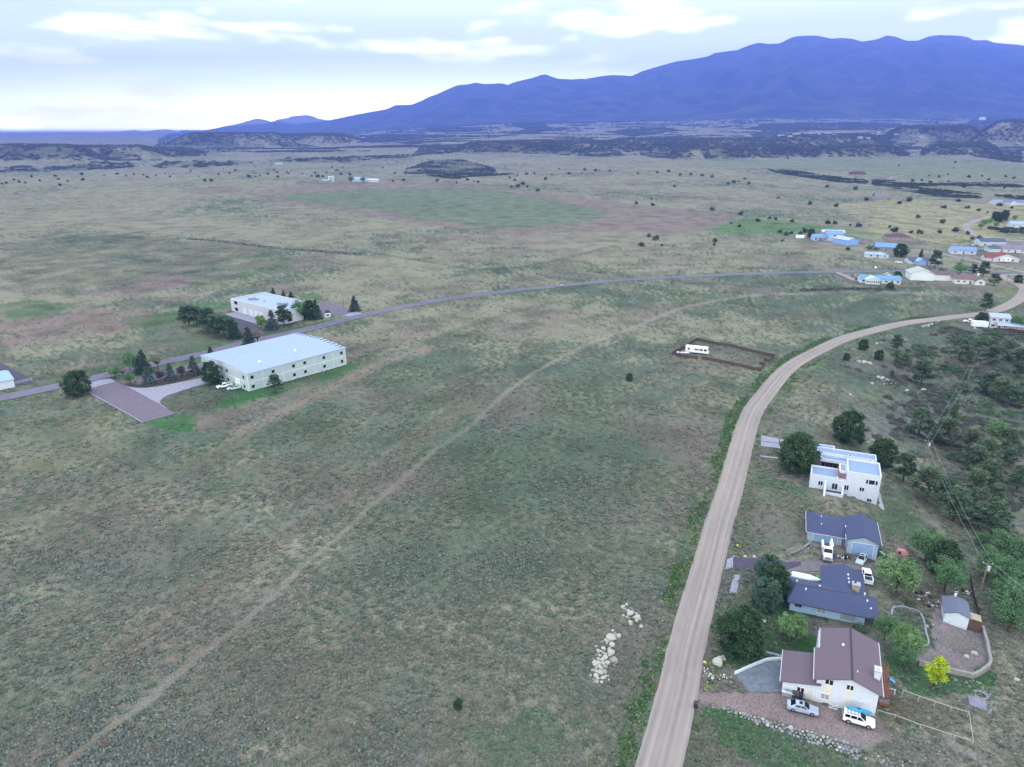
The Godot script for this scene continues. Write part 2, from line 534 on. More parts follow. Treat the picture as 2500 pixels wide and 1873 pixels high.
# each kind: [trunk mesh, crown mesh], about 8 m tall
func make_kind(called: String, form: String, c: Color, sd: int) -> void:
	rng.seed = sd
	var tr := MB.new()
	var cr := MB.new()
	tr.col = Color(0.075, 0.055, 0.042)
	match form:
		"round":      # dense tufted evergreen, foliage nearly to the ground
			tr.tube(Vector3(0, -0.3, 0), Vector3(0.1, 4.5, 0), 0.28, 0.12)
			for i in 150:
				var d := rdir()
				var y := 4.1 + d.y * 3.6
				var f := 3.3 * sqrt(maxf(0.05, 1.0 - pow((y - 3.6) / 4.5, 2.0)))
				var a := rng.randf() * TAU
				var rr := f * pow(rng.randf(), 0.33)
				var o := Vector3(cos(a) * rr, clampf(y, 0.7, 7.6), sin(a) * rr)
				clump(cr, o, Vector3(0.85, 0.75, 0.85) * rng.randf_range(0.7, 1.15), 34, 0.10, c, true)
				if i % 9 == 0:
					tr.tube(Vector3(0, o.y * 0.6, 0), o, 0.07, 0.02, 4)
		"pine":       # open crown in flattened pads, trunk showing
			tr.tube(Vector3(0, -0.3, 0), Vector3(0.15, 4.0, 0.1), 0.22, 0.15)
			tr.tube(Vector3(0.15, 4.0, 0.1), Vector3(0.05, 7.6, 0), 0.15, 0.03)
			for i in 62:
				var y := rng.randf_range(1.8, 7.7)
				var f := 2.9 * pow(1.0 - absf(y - 3.6) / 5.6, 0.8)
				var a := rng.randf() * TAU
				var rr := f * rng.randf_range(0.35, 1.05)
				var o := Vector3(cos(a) * rr, y, sin(a) * rr)
				tr.tube(Vector3(0.1, y - 0.35, 0.05), o, 0.055, 0.02, 4)
				clump(cr, o, Vector3(0.95, 0.52, 0.95) * rng.randf_range(0.8, 1.3), 48, 0.10, c, true)
		"spruce":     # cone of drooping whorls
			tr.tube(Vector3(0, -0.3, 0), Vector3(0, 7.8, 0), 0.2, 0.03)
			for i in 150:
				var q := pow(rng.randf(), 0.72)
				var y := 7.9 - q * 7.3
				var f := 0.2 + 2.4 * q
				var a := rng.randf() * TAU
				var e := Vector3(cos(a), -0.22, sin(a))
				cr.col = c
				for k in 3:
					var s := (0.45 + 0.3 * k) * f
					clump(cr, Vector3(0, y, 0) + e * s, Vector3(0.48, 0.32, 0.48), 12, 0.085, c, true)
		"leafy":      # rounded broadleaf crown
			tr.tube(Vector3(0, -0.3, 0), Vector3(0.1, 2.6, 0), 0.2, 0.15)
			for i in 85:
				var d := rdir()
				var o := Vector3(0, 4.6, 0) + d * Vector3(2.9, 2.7, 2.9) * pow(rng.randf(), 0.45)
				clump(cr, o, Vector3(0.95, 0.75, 0.95) * rng.randf_range(0.7, 1.25), 62, 0.15, c)
				if i % 4 == 0:
					tr.tube(Vector3(0.1, 2.4, 0), o, 0.08, 0.02, 4)
		"young":      # slender sapling with a ragged bright crown
			tr.tube(Vector3(0, -0.3, 0), Vector3(0.05, 6.5, 0), 0.11, 0.03)
			for i in 60:
				var y := rng.randf_range(2.0, 7.7)
				var f := 2.2 * (1.0 - pow(absf(y - 3.9) / 4.0, 1.6))
				var a := rng.randf() * TAU
				var o := Vector3(cos(a) * f * rng.randf_range(0.2, 1.0), y, sin(a) * f * rng.randf_range(0.2, 1.0))
				tr.tube(Vector3(0, y - 0.8, 0), o, 0.04, 0.012, 4)
				clump(cr, o, Vector3(0.7, 0.55, 0.7), 60, 0.15, c)
		"bare":       # thin leafed tree showing its twigs
			tr.tube(Vector3(0, -0.3, 0), Vector3(0, 2.6, 0), 0.17, 0.13)
			for i in 46:
				var d := rdir()
				d.y = absf(d.y) * 0.9 - 0.1
				var o := Vector3(0, 4.3, 0) + d * Vector3(2.7, 3.0, 2.7) * rng.randf_range(0.5, 1.0)
				var mid := Vector3(0, 2.4, 0).lerp(o, 0.5) + rdir() * 0.3
				tr.tube(Vector3(0, 2.3, 0), mid, 0.07, 0.045, 4)
				tr.tube(mid, o, 0.045, 0.01, 4)
				clump(cr, o, Vector3(0.8, 0.7, 0.8), 26, 0.11, c)
		"shrub":      # low dome, no trunk to speak of
			tr.tube(Vector3(0, -0.2, 0), Vector3(0, 1.5, 0), 0.15, 0.08)
			for i in 26:
				var d := rdir()
				var o := Vector3(d.x * 2.3, 0.7 + absf(d.y) * 2.0, d.z * 2.3) * rng.randf_range(0.55, 1.0)
				clump(cr, o, Vector3(0.8, 0.65, 0.8), 34, 0.16, c)
		"far":        # bush seen from hundreds of metres
			tr.tube(Vector3(0, -0.2, 0), Vector3(0, 1.2, 0), 0.2, 0.1, 4)
			for i in 13:
				var d := rdir()
				var o := Vector3(d.x * 2.2, 1.1 + absf(d.y) * 2.3, d.z * 2.2) * rng.randf_range(0.5, 1.0)
				clump(cr, o, Vector3(1.1, 0.95, 1.1), 12, 0.55, c)
	tree_kinds[called] = [tr.mesh(), cr.mesh(), form]

func plant(kind: String, called: String, label: String, category: String, x: float, z: float, height: float, width := 1.0, group := "", with_trunk := true) -> Node3D:
	var k: Array = tree_kinds[kind]
	var full: float = {"shrub": 3.3, "far": 4.2}.get(k[2], 8.0)
	var s := height / full
	var bark := vmat("bark", 0.95)
	var fol := foliage()
	var y := hgt(x, z)
	if not with_trunk:
		var o := put(self, numbered(called), k[1], fol)
		tag(o, label, category, group)
		o.position = Vector3(x, y - 0.1, z)
		o.rotation.y = rng.randf() * TAU
		o.scale = Vector3(s * width, s, s * width)
		return o
	var n := thing(called, label, category, Vector3(x, y - 0.05, z), rng.randf() * TAU, group)
	put(n, "trunk", k[0], bark)
	put(n, "crown", k[1], fol)
	n.scale = Vector3(s * width, s, s * width)
	return n

func foliage() -> StandardMaterial3D:
	var m := vmat("foliage", 0.85)
	m.backlight_enabled = true
	m.backlight = lin(0.05, 0.07, 0.02)
	return m

func make_kinds() -> void:
	make_kind("juniper_a", "round", Color(0.045, 0.085, 0.037), 1)
	make_kind("juniper_b", "round", Color(0.088, 0.144, 0.100), 2)
	make_kind("juniper_c", "round", Color(0.056, 0.100, 0.043), 3)
	make_kind("pine_a", "pine", Color(0.104, 0.148, 0.084), 4)
	make_kind("pine_b", "pine", Color(0.131, 0.166, 0.096), 5)
	make_kind("pine_c", "pine", Color(0.078, 0.122, 0.070), 6)
	make_kind("spruce_a", "spruce", Color(0.058, 0.094, 0.072), 7)
	make_kind("spruce_b", "spruce", Color(0.094, 0.128, 0.123), 8)
	make_kind("leafy_a", "leafy", Color(0.148, 0.244, 0.096), 9)
	make_kind("leafy_b", "leafy", Color(0.104, 0.192, 0.086), 10)
	make_kind("leafy_c", "leafy", Color(0.174, 0.275, 0.072), 11)
	make_kind("yellow", "young", Color(0.413, 0.500, 0.022), 12)
	make_kind("bare_a", "bare", Color(0.237, 0.206, 0.119), 13)
	make_kind("plum", "leafy", Color(0.080, 0.058, 0.070), 14)
	make_kind("shrub_a", "shrub", Color(0.080, 0.131, 0.061), 15)
	make_kind("shrub_b", "shrub", Color(0.174, 0.203, 0.152), 16)
	make_kind("shrub_c", "shrub", Color(0.123, 0.123, 0.102), 17)
	make_kind("far_a", "far", Color(0.039, 0.060, 0.032), 18)
	make_kind("far_b", "far", Color(0.057, 0.081, 0.044), 19)
	make_kind("far_c", "far", Color(0.115, 0.155, 0.063), 20)
	rng.seed = 4711

# thickets, grass and the like: many copies of one mesh, one object
func scatter(called: String, label: String, category: String, mesh: Mesh, m: Material, at: Array) -> void:
	var mm := MultiMesh.new()
	mm.transform_format = MultiMesh.TRANSFORM_3D
	mm.use_colors = true
	mm.mesh = mesh
	mm.instance_count = at.size()
	for i in at.size():
		mm.set_instance_transform(i, at[i][0])
		mm.set_instance_color(i, at[i][1])
	var o := MultiMeshInstance3D.new()
	o.name = numbered(called)
	o.multimesh = mm
	o.material_override = m
	add_child(o)
	tag(o, label, category)
	o.set_meta("kind", "stuff")

func thicket_mesh() -> ArrayMesh:
	rng.seed = 99
	var mb := MB.new()
	for i in 7:
		var a := TAU * i / 7.0 + rng.randf()
		var o := Vector3(cos(a), 0, sin(a)) * rng.randf_range(1.5, 4.2) + Vector3(0, rng.randf_range(0.9, 2.2), 0)
		for k in 22:
			mb.col = tint(Color(1, 1, 1), 0.3)
			var d := rdir()
			d.y = absf(d.y) - 0.25
			leaf(mb, o + d * Vector3(2.2, 1.7, 2.2) * rng.randf_range(0.7, 1.0), (d + rdir() * 0.6).normalized(), rng.randf_range(0.7, 1.2))
	return mb.mesh()

func grow_in(a: Array, spacing: float, size: float, c: Color, out: Array, gap := 0.0) -> void:
	var poly := pv(a)
	var lo := poly[0]
	var hi := poly[0]
	for p in poly:
		lo = lo.min(p); hi = hi.max(p)
	var n := int((hi.x - lo.x) * (hi.y - lo.y) / (spacing * spacing))
	n = mini(n, 60000)
	for i in n:
		var p := Vector2(rng.randf_range(lo.x, hi.x), rng.randf_range(lo.y, hi.y))
		if n_mid.get_noise_2d(p.x * 0.35, p.y * 0.35) + 0.45 * n_big.get_noise_2d(p.x * 3.0, p.y * 3.0) < gap - 0.3:
			continue
		if not Geometry2D.is_point_in_polygon(p, poly):
			continue
		var s := size * rng.randf_range(0.55, 1.25)
		var t := Transform3D(Basis(Vector3.UP, rng.randf() * TAU).scaled(Vector3(s, s * rng.randf_range(0.7, 1.2), s)), on(p.x, p.y) - Vector3(0, 0.3, 0))
		out.append([t, tint(c, 0.25)])

# ---------------------------------------------------------------- what grows and lies on the ground
const WOODS := [
	[-249.3, -1520.76, -317.96, -2215.12, -253.63, -2415.14, -162.37, -2420.6, -55.64, -2241.44, 6.11, -1576.25, -41.48, -1528.66, -92.88, -1470.04, -105.2, -1404.7, -166.91, -1506.34, -301.83, -2097.74],
	[592.16, -1758.39, 638.62, -1755.02, 649.23, -1640.01, 642.48, -1532.78, 673.38, -1393.12, 632.8, -1313, 599.46, -1352.38, 580.79, -1463.31, 570.25, -1553.91],
	[690.97, -1417.03, 719.14, -1396.41, 670, -1201.85, 682.4, -1064.15, 641.49, -998.48, 596.79, -1024.16, 605.74, -1131.29, 631.27, -1291.45],
	[700.2, -1062.3, 723.98, -1036.1, 685.72, -979.5, 665.86, -1001.51],
	[434.77, -673.39, 465.82, -699.67, 478.92, -691.27, 494.26, -691.32, 454.09, -632.84, 446.87, -643.17, 431.69, -642.91, 426.85, -658.75],
	[688.29, -1332.13, 741.29, -1307.64, 822.91, -1310.8, 867.41, -1247.65, 837.88, -1203.82, 748.26, -1222.1, 693.39, -1245.97]]
const FAR_WOODS := [
	[-1561.76, -2265.63, -1501.21, -2284.6, -1406.01, -2270.36, -1356.56, -2267.23, -1336.59, -2383.81, -1207.29, -2376.29, -1151.14, -2251, -1183.5, -2184.45, -1314.74, -2163.35, -1449.08, -2095.94],
	[-1092.1, -2268.47, -1106.61, -2376.36, -847.2, -2410.44, -819.42, -2343.48, -851.77, -2282.35, -969.5, -2226.56, -1060.12, -2217.79],
	[-761.48, -2399.34, -742.63, -2470.55, -552.88, -2516.62, -388.37, -2722.2, -335.38, -2512.91, -515.96, -2342.96, -645.02, -2343.2],
	[-348.83, -2572.31, -437.02, -3552.07, -378, -3890.71, -180.18, -3142.81, -205.78, -2983.99, -305.22, -2781.75],
	[-205.22, -2975.36, -147.73, -3075.7, -10.27, -3136.35, 94.94, -2997.29, 377.82, -3004.13, 494.03, -2849.66, 346.17, -2741.43, 23.9, -2906.22, -112.49, -2934.55],
	[626.77, -3283.96, 791.53, -3534.95, 795.93, -3230.38, 689.41, -2604.46, 572.19, -2442.99, 491.04, -2718.03, 494.28, -2907.93],
	[613.9, -2456.19, 878.78, -3136.81, 1029.72, -3179, 1024.42, -2810.33, 1019, -2622.97, 733.61, -2414.96, 653.21, -2416.88],
	[1013.87, -2676.96, 1375.03, -3328.58, 1526.78, -3341.12, 1939.28, -3582.68, 1263.66, -2536.29, 1286.19, -2494.51, 1087.78, -2489.15],
	[1873.52, -3372.1, 2039.18, -3592.06, 2176.37, -3580.12, 1679.38, -2703.47, 1551.78, -2700.28],
	[1823.4, -2943.39, 2310.5, -3395.86, 1480.51, -2150.95, 1488.23, -2246.43, 1647.27, -2676.66],
	[1893.45, -3628.2, 2017.47, -3688.84, 2305.95, -3934.71, 2210.64, -3634.09],
	[2205.82, -3804.68, 4997.24, -8242.47, 7366.89, -10940.16, 2328.06, -3429.79, 2292.49, -3684.41],
	[-1685.39, -2417.17, -1744.96, -2513.66, -1740.09, -2722.39, -1677.3, -2924.06, -1395.58, -2602.41, -1266.57, -2506.18, -1135.7, -2429.15, -1331.85, -2422.28, -1452.62, -2403.09, -1572.86, -2405.66],
	[-2924.57, -6197.56, -5721.9, -12610.14, -5844.01, -14344.13, -3710.69, -13141.18, -1136.5, -4637.23, -1235.42, -4208.63, -1476.1, -4019.13, -1473.51, -3962.12, -1285.62, -3940.43, -1211.74, -3487.24, -1170.17, -2771.06, -1339.21, -2708.74, -2171.94, -4592.53],
	[-999.08, -7869.76, -854.88, -8667.34, -319.04, -7451.94, -220, -6140.62, -603.69, -6243.39],
	[-1032.63, -4215.85, -1241.65, -6963.59, -726.66, -5710.35, -215.1, -5004.95, -681.11, -4807.54, -906.5, -4234.57],
	[-86.72, -10696.6, 375.86, -9269.25, 326.04, -6466.61, 157.79, -5004.48, -41.89, -5137.68, 109.48, -6115.25],
	[674.42, -5495.47, 1251.55, -6432.9, 1208.68, -5432.84, 715.7, -4457.23],
	[1619.38, -5398.61, 2255.52, -6565.01, 3220.8, -6967.46, 3366.9, -6536.64, 2806.17, -5507.56, 2312.56, -5085.67, 1749.94, -5013.65],
	[1509.87, -4791.35, 1682.17, -4764.1, 1347.64, -3439.32, 1118.94, -3366.92],
	[1463.61, -3564.73, 2212.9, -4794.31, 1876.79, -3635.46, 1828.24, -3609.65, 1520.07, -3361.58],
	[87, -3191.03, 405.42, -4379.02, 581.04, -3439.08, 425.95, -3121.61, 219.25, -3088.86]]
const TARMAC := [-183.94, -227.3, -179.11, -232.58, -166.88, -244.34, -156.05, -255.87, -140.47, -273.19, -128.6, -284.59, -118.17, -300.5, -111.19, -309.43, -98.27, -322.86, -72.84, -352.17, -34.13, -387.93, 0, -409.24, 27.46, -420.5, 77.85, -443.59, 139.27, -454.87, 173.21, -459.89, 208.44, -466.25, 264.34, -468.35, 300.84, -468.11, 330.14, -463.13, 349.39, -452.58]
const GRAVEL := [19.06, -73.51, 21.51, -79.38, 27.66, -94.51, 31.36, -104.65, 36.17, -116.45, 42.11, -130.65, 49.07, -147.71, 57.08, -166.02, 76.32, -211.58, 88.6, -234.09, 107.84, -263.96, 129.34, -287.79, 156.4, -313.64, 189.19, -334.36, 218.3, -344.64, 242.7, -354.88, 266.75, -373.16, 288.74, -395.34, 302.15, -413.09, 306.93, -428.56, 309.23, -441.6, 315.57, -458.94]
const TRAIL := [-67.32, -77.49, -66.38, -79.38, -63.19, -86.18, -60.13, -91.11, -57.53, -98.11, -55.05, -104.12, -51.11, -112.02, -47.58, -120.89, -44.13, -132.62, -39.36, -143.43, -34.92, -156.84, -28.89, -172.64, -21.88, -191.36, -13.52, -205.95, -5.64, -228.4, 6.19, -254.16, 16.97, -272.39, 32.8, -297.28, 48.38, -315.6, 70.23, -341.75, 95.46, -370.34, 132.64, -395.15, 160.59, -400.08, 200.55, -403.55, 245.28, -400.29]
const DITCH := [-123.22, -144.7, -120.39, -146.16, -109.96, -150.42, -105.19, -156.9, -99.58, -162.3, -93.85, -173.18, -84.89, -188.78, -80.79, -205.05, -72.35, -229.05, -71.14, -243.99, -56.91, -271.65, -44.13, -286.31, -28.24, -315.78, 6.64, -363.2, 49.66, -400.39]

func paint_ground() -> void:
	var dirt := Color(0.193, 0.156, 0.143)
	var path := Color(0.255, 0.212, 0.190)
	var lawn := Color(0.042, 0.155, 0.042)
	var lush := Color(0.048, 0.140, 0.048)
	var straw := Color(0.254, 0.234, 0.156)
	var mauve := Color(0.215, 0.158, 0.155)
	var dark := Color(0.070, 0.082, 0.059)
	var wood := Color(0.041, 0.051, 0.034)
	# far country: grass tones, scrub and a painted strip of sunlight
	for w in FAR_WOODS:
		paint_poly(w, wood, 0.55, 14.0, 0.5)
	for w in WOODS:
		paint_poly(w, wood, 0.5, 4.0, 0.3)
	paint_poly([-1642.92, -2390.43, -1450.73, -2399.52, -1231.14, -2432.93, -1117.23, -2388.31, -1170.88, -2309.58, -1380.71, -2298.28, -1510.82, -2303.95, -1574.13, -2284.43], straw, 0.5, 10.0, 0.3)
	paint_poly([-1158.54, -2208.98, -786.56, -2341.71, -510.57, -2317.21, -357.2, -2231.89, -656.86, -2160.89, -993.68, -2114.01, -1011.31, -1589.36], straw, 0.7, 10.0, 0.3)
	paint_poly([0, -2560.66, 346.2, -2519.51, 665.64, -2199.12, 645.48, -1799.44, 389.23, -1562.95, 137.73, -1660.74, 0, -2243.69], straw, 0.45, 10.0, 0.5)
	paint_poly([409.09, -2007.18, 869.17, -2432.88, 1223.64, -2478.22, 1388.66, -2338.53, 1314.01, -1904.81, 951.19, -1371.2, 784.98, -1491.17, 683.73, -1769.26, 524.02, -1900.82], Color(0.193, 0.221, 0.135), 0.8, 10.0, 0.3)
	paint_poly([-1043.87, -1507.61, -566.24, -1360.46, -451.11, -1034.4, -385.73, -679.54, -465.98, -655.48], straw, 0.40, 12.0, 0.8)
	paint_poly([425.89, -914.3, 521.23, -1001.46, 565.25, -960.67, 603.88, -919.67, 681.54, -927.37, 509.13, -684.69, 417.26, -614.78, 370.49, -583.76, 335.59, -587.16, 332.71, -650.02], Color(0.360, 0.315, 0.165), 0.65, 26.0, 1.1)  # low sunlight on the pasture, painted in as yellow grass colour
	# the sown field and the meadow right of it
	paint_poly([-413.28, -1105.31, -299.91, -1340.52, -108.94, -1307.44, 87.55, -1044.3, 158.48, -910.92, 253.35, -802.34, 184.69, -677.6, 144.85, -653.06, 94.46, -664.9, 0, -638.54, -103.5, -731.46, -216.51, -855.37, -296.23, -943.45], mauve, 0.85, 4.0, 0.4)
	paint_poly([-362.34, -1063.39, -226.85, -1163.14, -66.66, -1197.18, 45.56, -1018.21, 116.04, -823.94, 69.13, -718.07, -19.28, -679.46, -139.1, -823.06, -256.32, -932.61], Color(0.098, 0.185, 0.090), 0.7, 12.0, 0.6)
	paint_poly([105.01, -742.8, 198.48, -781.47, 147.1, -663.72, 95.99, -676.16, 19.19, -676.06], mauve, 0.5, 8.0, 0.6)
	paint_poly([187.79, -697.02, 247.63, -769.29, 295.05, -734.47, 319.62, -678.41, 340.45, -629.18, 277.9, -651.53, 184.21, -647.57], Color(0.085, 0.190, 0.066), 0.75, 4.0, 0.5)
	paint_poly([-516.56, -1129.66, -492.52, -1212.37, -429.14, -1185.71, -413.28, -1105.31, -463.41, -1063.39], dirt, 0.8, 5.0, 0.3)
	paint_poly([-92.75, -652.33, -18.01, -632.49, 143.76, -647.9, 85.78, -601.03, 0, -581.73, -69.88, -612.57], mauve, 0.5, 8.0, 0.8)
	# west pasture
	paint_poly([-430.62, -603.43, -369.94, -650.49, -201.7, -578.09, -166.55, -526.88, -200.7, -504.62, -208.3, -431.19, -244.09, -397.06, -315.58, -433.75], dark, 0.5, 12.0, 0.8)
	paint_poly([-248.9, -397.32, -230.68, -430.8, -202.97, -480.97, -163.86, -517.85, -136.32, -527.09, -171.38, -486.46, -193.53, -431.83, -214.93, -385.67], mauve, 1.0, 7.0, 0.4)
	paint_poly([-247.66, -333.76, -230.13, -354.17, -202.75, -362.02, -173.7, -345.28, -178.32, -325.87, -199.43, -305.76, -224.23, -299.17], Color(0.245, 0.180, 0.165), 0.95, 8.0, 0.5)
	paint_poly([-273.98, -372.53, -266.06, -387.65, -231.94, -371.9, -231.34, -345.91, -247.66, -333.76], lush, 0.6, 6.0, 0.6)
	paint_poly([-196.13, -349.17, -175.36, -358.03, -154.65, -333.99, -180.16, -329.55], lush, 0.6, 6.0, 0.5)
	paint_poly([-218.53, -505.5, -185.25, -528.39, -147.05, -500.21, -173.63, -432.34, -190.37, -396.53], lush, 0.4, 8.0, 0.9)
	paint_line([-240.11, -424.88, -214.12, -481.02, -179.88, -494.86, -150.85, -536.15], 3.5, Color(0.197, 0.152, 0.148), 0.6)
	paint_line([-2.78, -480.16, 13.29, -458.29, 25.26, -434.09], 1.0, path, 0.8)
	paint_line([-117.71, -554.93, -58.15, -504.44, -2.78, -480.16, 82.69, -578.3], 2.0, dark, 0.5)
	for a in [[-485.15, -683.76, -411.91, -727.73, -319.56, -822.12, -179.91, -915.93], [-883.77, -2131.26, -553.52, -2228.88, -127.93, -2322.37, 225.31, -1630.03, 504.97, -1399.9], [154.07, -1104.3, 336.42, -922.23, 404.16, -678.1], [-83.66, -1510.36, 217.16, -1111.81, 491.4, -1033.99, 628.19, -949.65]]:
		paint_line(a, 2.2, Color(0.123, 0.115, 0.090), 0.5)
	paint_line([-86.87, -2249.5, 0, -2428.2, 175.11, -2119.32, 339.47, -1756.85, 597.35, -1662.79], 3.5, Color(0.279, 0.262, 0.197), 0.7)
	paint_line([556.04, -822.53, 572.77, -973.81, 467.58, -1045.74, 338.02, -1101.27], 3.0, Color(0.295, 0.262, 0.213), 0.7)
	# foreground patches
	paint_poly([-167.03, -214.79, -147.01, -221.77, -118.98, -207.01, -111.19, -191.43, -123.59, -175.7, -134.06, -166.28], straw, 0.45, 5.0, 0.9)
	paint_poly([-84.38, -147.44, -61.72, -155.18, -47.08, -145.73, -52.67, -127.77, -65.6, -114.32, -82.74, -107.28, -95.56, -109.55, -107.91, -127.76, -98.73, -138.73], Color(0.131, 0.143, 0.127), 0.35, 7.0, 0.9)
	paint_poly([-45.93, -98.89, -11.28, -107.28, 3.53, -98.89, 0, -85.62, -21.2, -80.31, -45.44, -80.31], Color(0.135, 0.123, 0.102), 0.5, 8.0, 0.8)
	paint_poly([-41.86, -189.05, 33.14, -213.1, 56.04, -188.45, 34.54, -127.79, -3.95, -114.32, -25.9, -127.79], dark, 0.18, 9.0, 0.8)
	paint_poly([-4.5, -87.23, 1.97, -89.73, 9.72, -88.05, 10.3, -80.31, -4.21, -79.38], lush, 0.4, 4.0, 0.8)
	paint_poly([-15.75, -80.31, -13.43, -81.19, -11.41, -79.38, -15.92, -79.38], Color(0.279, 0.271, 0.254), 0.8, 1.2, 0.3)
	paint_poly([-51.68, -138.74, -47.54, -140.45, -45.7, -137.1, -49.23, -135.14], Color(0.271, 0.230, 0.221), 0.6, 1.5, 0.4)
	paint_poly([2.5, -84.05, 6.24, -83.67, 5.52, -81.78, 2.46, -82.15], lawn, 0.6, 1.5, 0.6)
	# trails and ditches
	paint_line(TRAIL, 0.95, path, 0.5, 0.8)
	paint_line([-5.64, -228.4, 6.19, -254.16, 16.97, -272.39, 32.8, -297.28, 48.38, -315.6, 70.23, -341.75, 95.46, -370.34, 132.64, -395.15, 160.59, -400.08, 200.55, -403.55, 245.28, -400.29], 0.9, Color(0.330, 0.290, 0.235), 0.42, 0.8)
	paint_line(DITCH, 2.8, Color(0.205, 0.180, 0.140), 0.75)
	paint_line(DITCH, 0.9, Color(0.050, 0.125, 0.045), 0.45, 1.2)
	paint_line([-101.41, -208.33, -94.38, -220.79, -81.6, -237.16, -72.57, -265.71, -61.66, -293.21, -46, -307.81], 4.0, Color(0.255, 0.205, 0.170), 0.85)
	paint_line([-86.64, -200.14, -75.35, -221.13, -61.8, -253.28, -45.9, -281.91, -33.58, -294.49], 3.4, Color(0.245, 0.195, 0.165), 0.8)
	paint_line([-69.96, -98.89, -64.32, -116.83, -57.71, -132.29, -48.06, -149.43, -38.39, -170.8, -26.52, -201.29, -14.11, -228.72], 3.5, Color(0.185, 0.150, 0.118), 0.5)
	paint_line([-56.29, -138.73, -49.61, -155.28, -39.8, -178.23, -27.63, -211.07, -17.45, -236.73], 0.9, Color(0.235, 0.200, 0.170), 0.5)
	paint_line([-47.37, -218.03, -22.88, -249.75, 8.73, -290.73, 39.57, -333.3, 89.49, -381], 1.2, Color(0.225, 0.190, 0.160), 0.45)
	paint_line([-76.34, -172.64, -64.75, -185.68, -47.37, -218.03, -30.54, -250.1, -16.84, -279.22], 1.2, Color(0.172, 0.148, 0.123), 0.4)
	paint_line([-72.11, -130.73, -69.24, -132.27, -64.31, -127.76, -62.45, -122.1, -63.81, -119.42], 0.6, dirt, 0.5)
	# green verges of the roads
	paint_line(TARMAC, 7.5, Color(0.060, 0.140, 0.048), 0.6, 0.8)
	paint_line(GRAVEL, 5.8, Color(0.048, 0.110, 0.038), 0.75, 0.9)
	paint_line(GRAVEL, 3.7, Color(0.225, 0.195, 0.170), 0.75, 0.7)
	# round the warehouses
	paint_poly([-96.13, -241.2, -88.71, -255.38, -66.8, -276.27, -60.88, -271.79, -68.38, -248.59, -84.03, -226.76, -96.95, -213.48, -103.77, -217.08], lawn, 0.85, 1.5, 0.3)
	paint_poly([-118.01, -210.33, -112.24, -217.91, -101.68, -215.27, -99.31, -203.37, -102.73, -199.62], lawn, 0.85, 1.5, 0.3)
	paint_poly([-119.9, -228.64, -115.65, -245.46, -100.19, -252.67, -96.13, -241.2, -105.32, -220.77, -110.88, -217.89], dark, 0.5, 1.5, 0.5)
	paint_poly([-104.54, -218.91, -95.09, -222.68, -80.16, -237.19, -78.1, -250.79, -68.95, -250.92, -77.08, -226.92, -89.07, -206.63, -97.76, -202.71], Color(0.230, 0.180, 0.168), 0.75, 2.0, 0.4)
	paint_poly([-121.06, -397.65, -113.22, -403.37, -105.22, -394.82, -108.52, -385.25, -116.82, -386.62], lawn, 0.9, 1.5, 0.2)
	paint_poly([-169.81, -375.06, -161.7, -382.46, -150.4, -376.14, -149.1, -366.76, -161.01, -364.23], lawn, 0.7, 1.5, 0.3)
	paint_poly([-114.67, -314.89, -97.57, -335.42, -82.86, -350.34, -80.1, -337.58, -99, -319.3, -110.13, -306.74], lush, 0.8, 1.0, 0.3)
	paint_poly([-171.85, -341.26, -128.43, -311.56, -118.03, -303.14, -134.98, -291.66, -148.75, -298.9, -155.97, -281.04, -167.11, -292.79], lush, 0.35, 5.0, 0.8)
	paint_poly([-170.81, -265.5, -158, -262.69, -146.17, -285.53, -137.78, -267.35, -155.92, -253.06], lush, 0.7, 2.0, 0.3)
	# the hillside plots
	paint_poly([52.89, -145.85, 61.4, -163.78, 68.94, -180.46, 75.14, -163.73, 73.36, -151.37, 65.55, -138.81, 56.42, -136.35, 49.81, -135.54], Color(0.098, 0.102, 0.074), 0.6, 2.0, 0.7)
	paint_poly([66.5, -172.94, 79.22, -165.97, 76.14, -153.3, 68.14, -153.34, 60.79, -155.38], lush, 0.45, 2.0, 0.8)
	paint_poly([58.77, -155.4, 66.56, -157.38, 67.7, -149.49, 64.05, -142.24, 55.59, -142.27], mauve, 0.5, 2.0, 0.7)
	paint_poly([96.11, -167.07, 103.66, -173.18, 105.25, -146.85, 95.27, -143.24, 86.21, -144.66], lush, 0.4, 2.0, 0.8)
	paint_poly([52.82, -120.76, 60.35, -113.1, 55.38, -102.96, 47.37, -102.96, 38.16, -98.89, 35.71, -102.96], Color(0.022, 0.080, 0.018), 1.0, 1.0, 0.2)
	paint_poly([67.2, -104.01, 84.84, -101.48, 83.82, -97.62, 74.5, -95.37, 67.75, -93.45, 64.66, -98.89], Color(0.030, 0.112, 0.032), 1.0, 1.0, 0.2)
	paint_poly([74.92, -116.21, 84.7, -116.67, 78.78, -106.51, 69.95, -107.28], Color(0.026, 0.061, 0.026), 0.85, 0.5, 0.2)
	paint_poly([31.32, -91.46, 35.32, -91.46, 39.25, -87.23, 44.13, -84.83, 53.4, -81.78, 53.23, -78.88, 38.38, -77.49, 31.72, -83.28], Color(0.028, 0.115, 0.030), 0.85, 1.2, 0.5)
	paint_poly([28.91, -89.73, 32.19, -89.73, 33.04, -79.38, 24.36, -78.18], Color(0.123, 0.123, 0.082), 0.5, 1.5, 0.6)
	paint_poly([26.56, -94.15, 30.69, -94.33, 44.26, -94.15, 58.06, -88.89, 58.59, -86.02, 58.62, -84.83, 53.75, -82.53, 47.6, -85.62, 39.28, -89.31, 31.21, -91.02, 25.62, -89.73], Color(0.300, 0.215, 0.228), 0.95, 0.5, 0.15)
	paint_poly([29.99, -100.89, 37.79, -116.83, 40.2, -116.83, 37.84, -109.55, 34.63, -98.89, 30.87, -92.34], Color(0.197, 0.139, 0.148), 0.7, 1.0, 0.4)
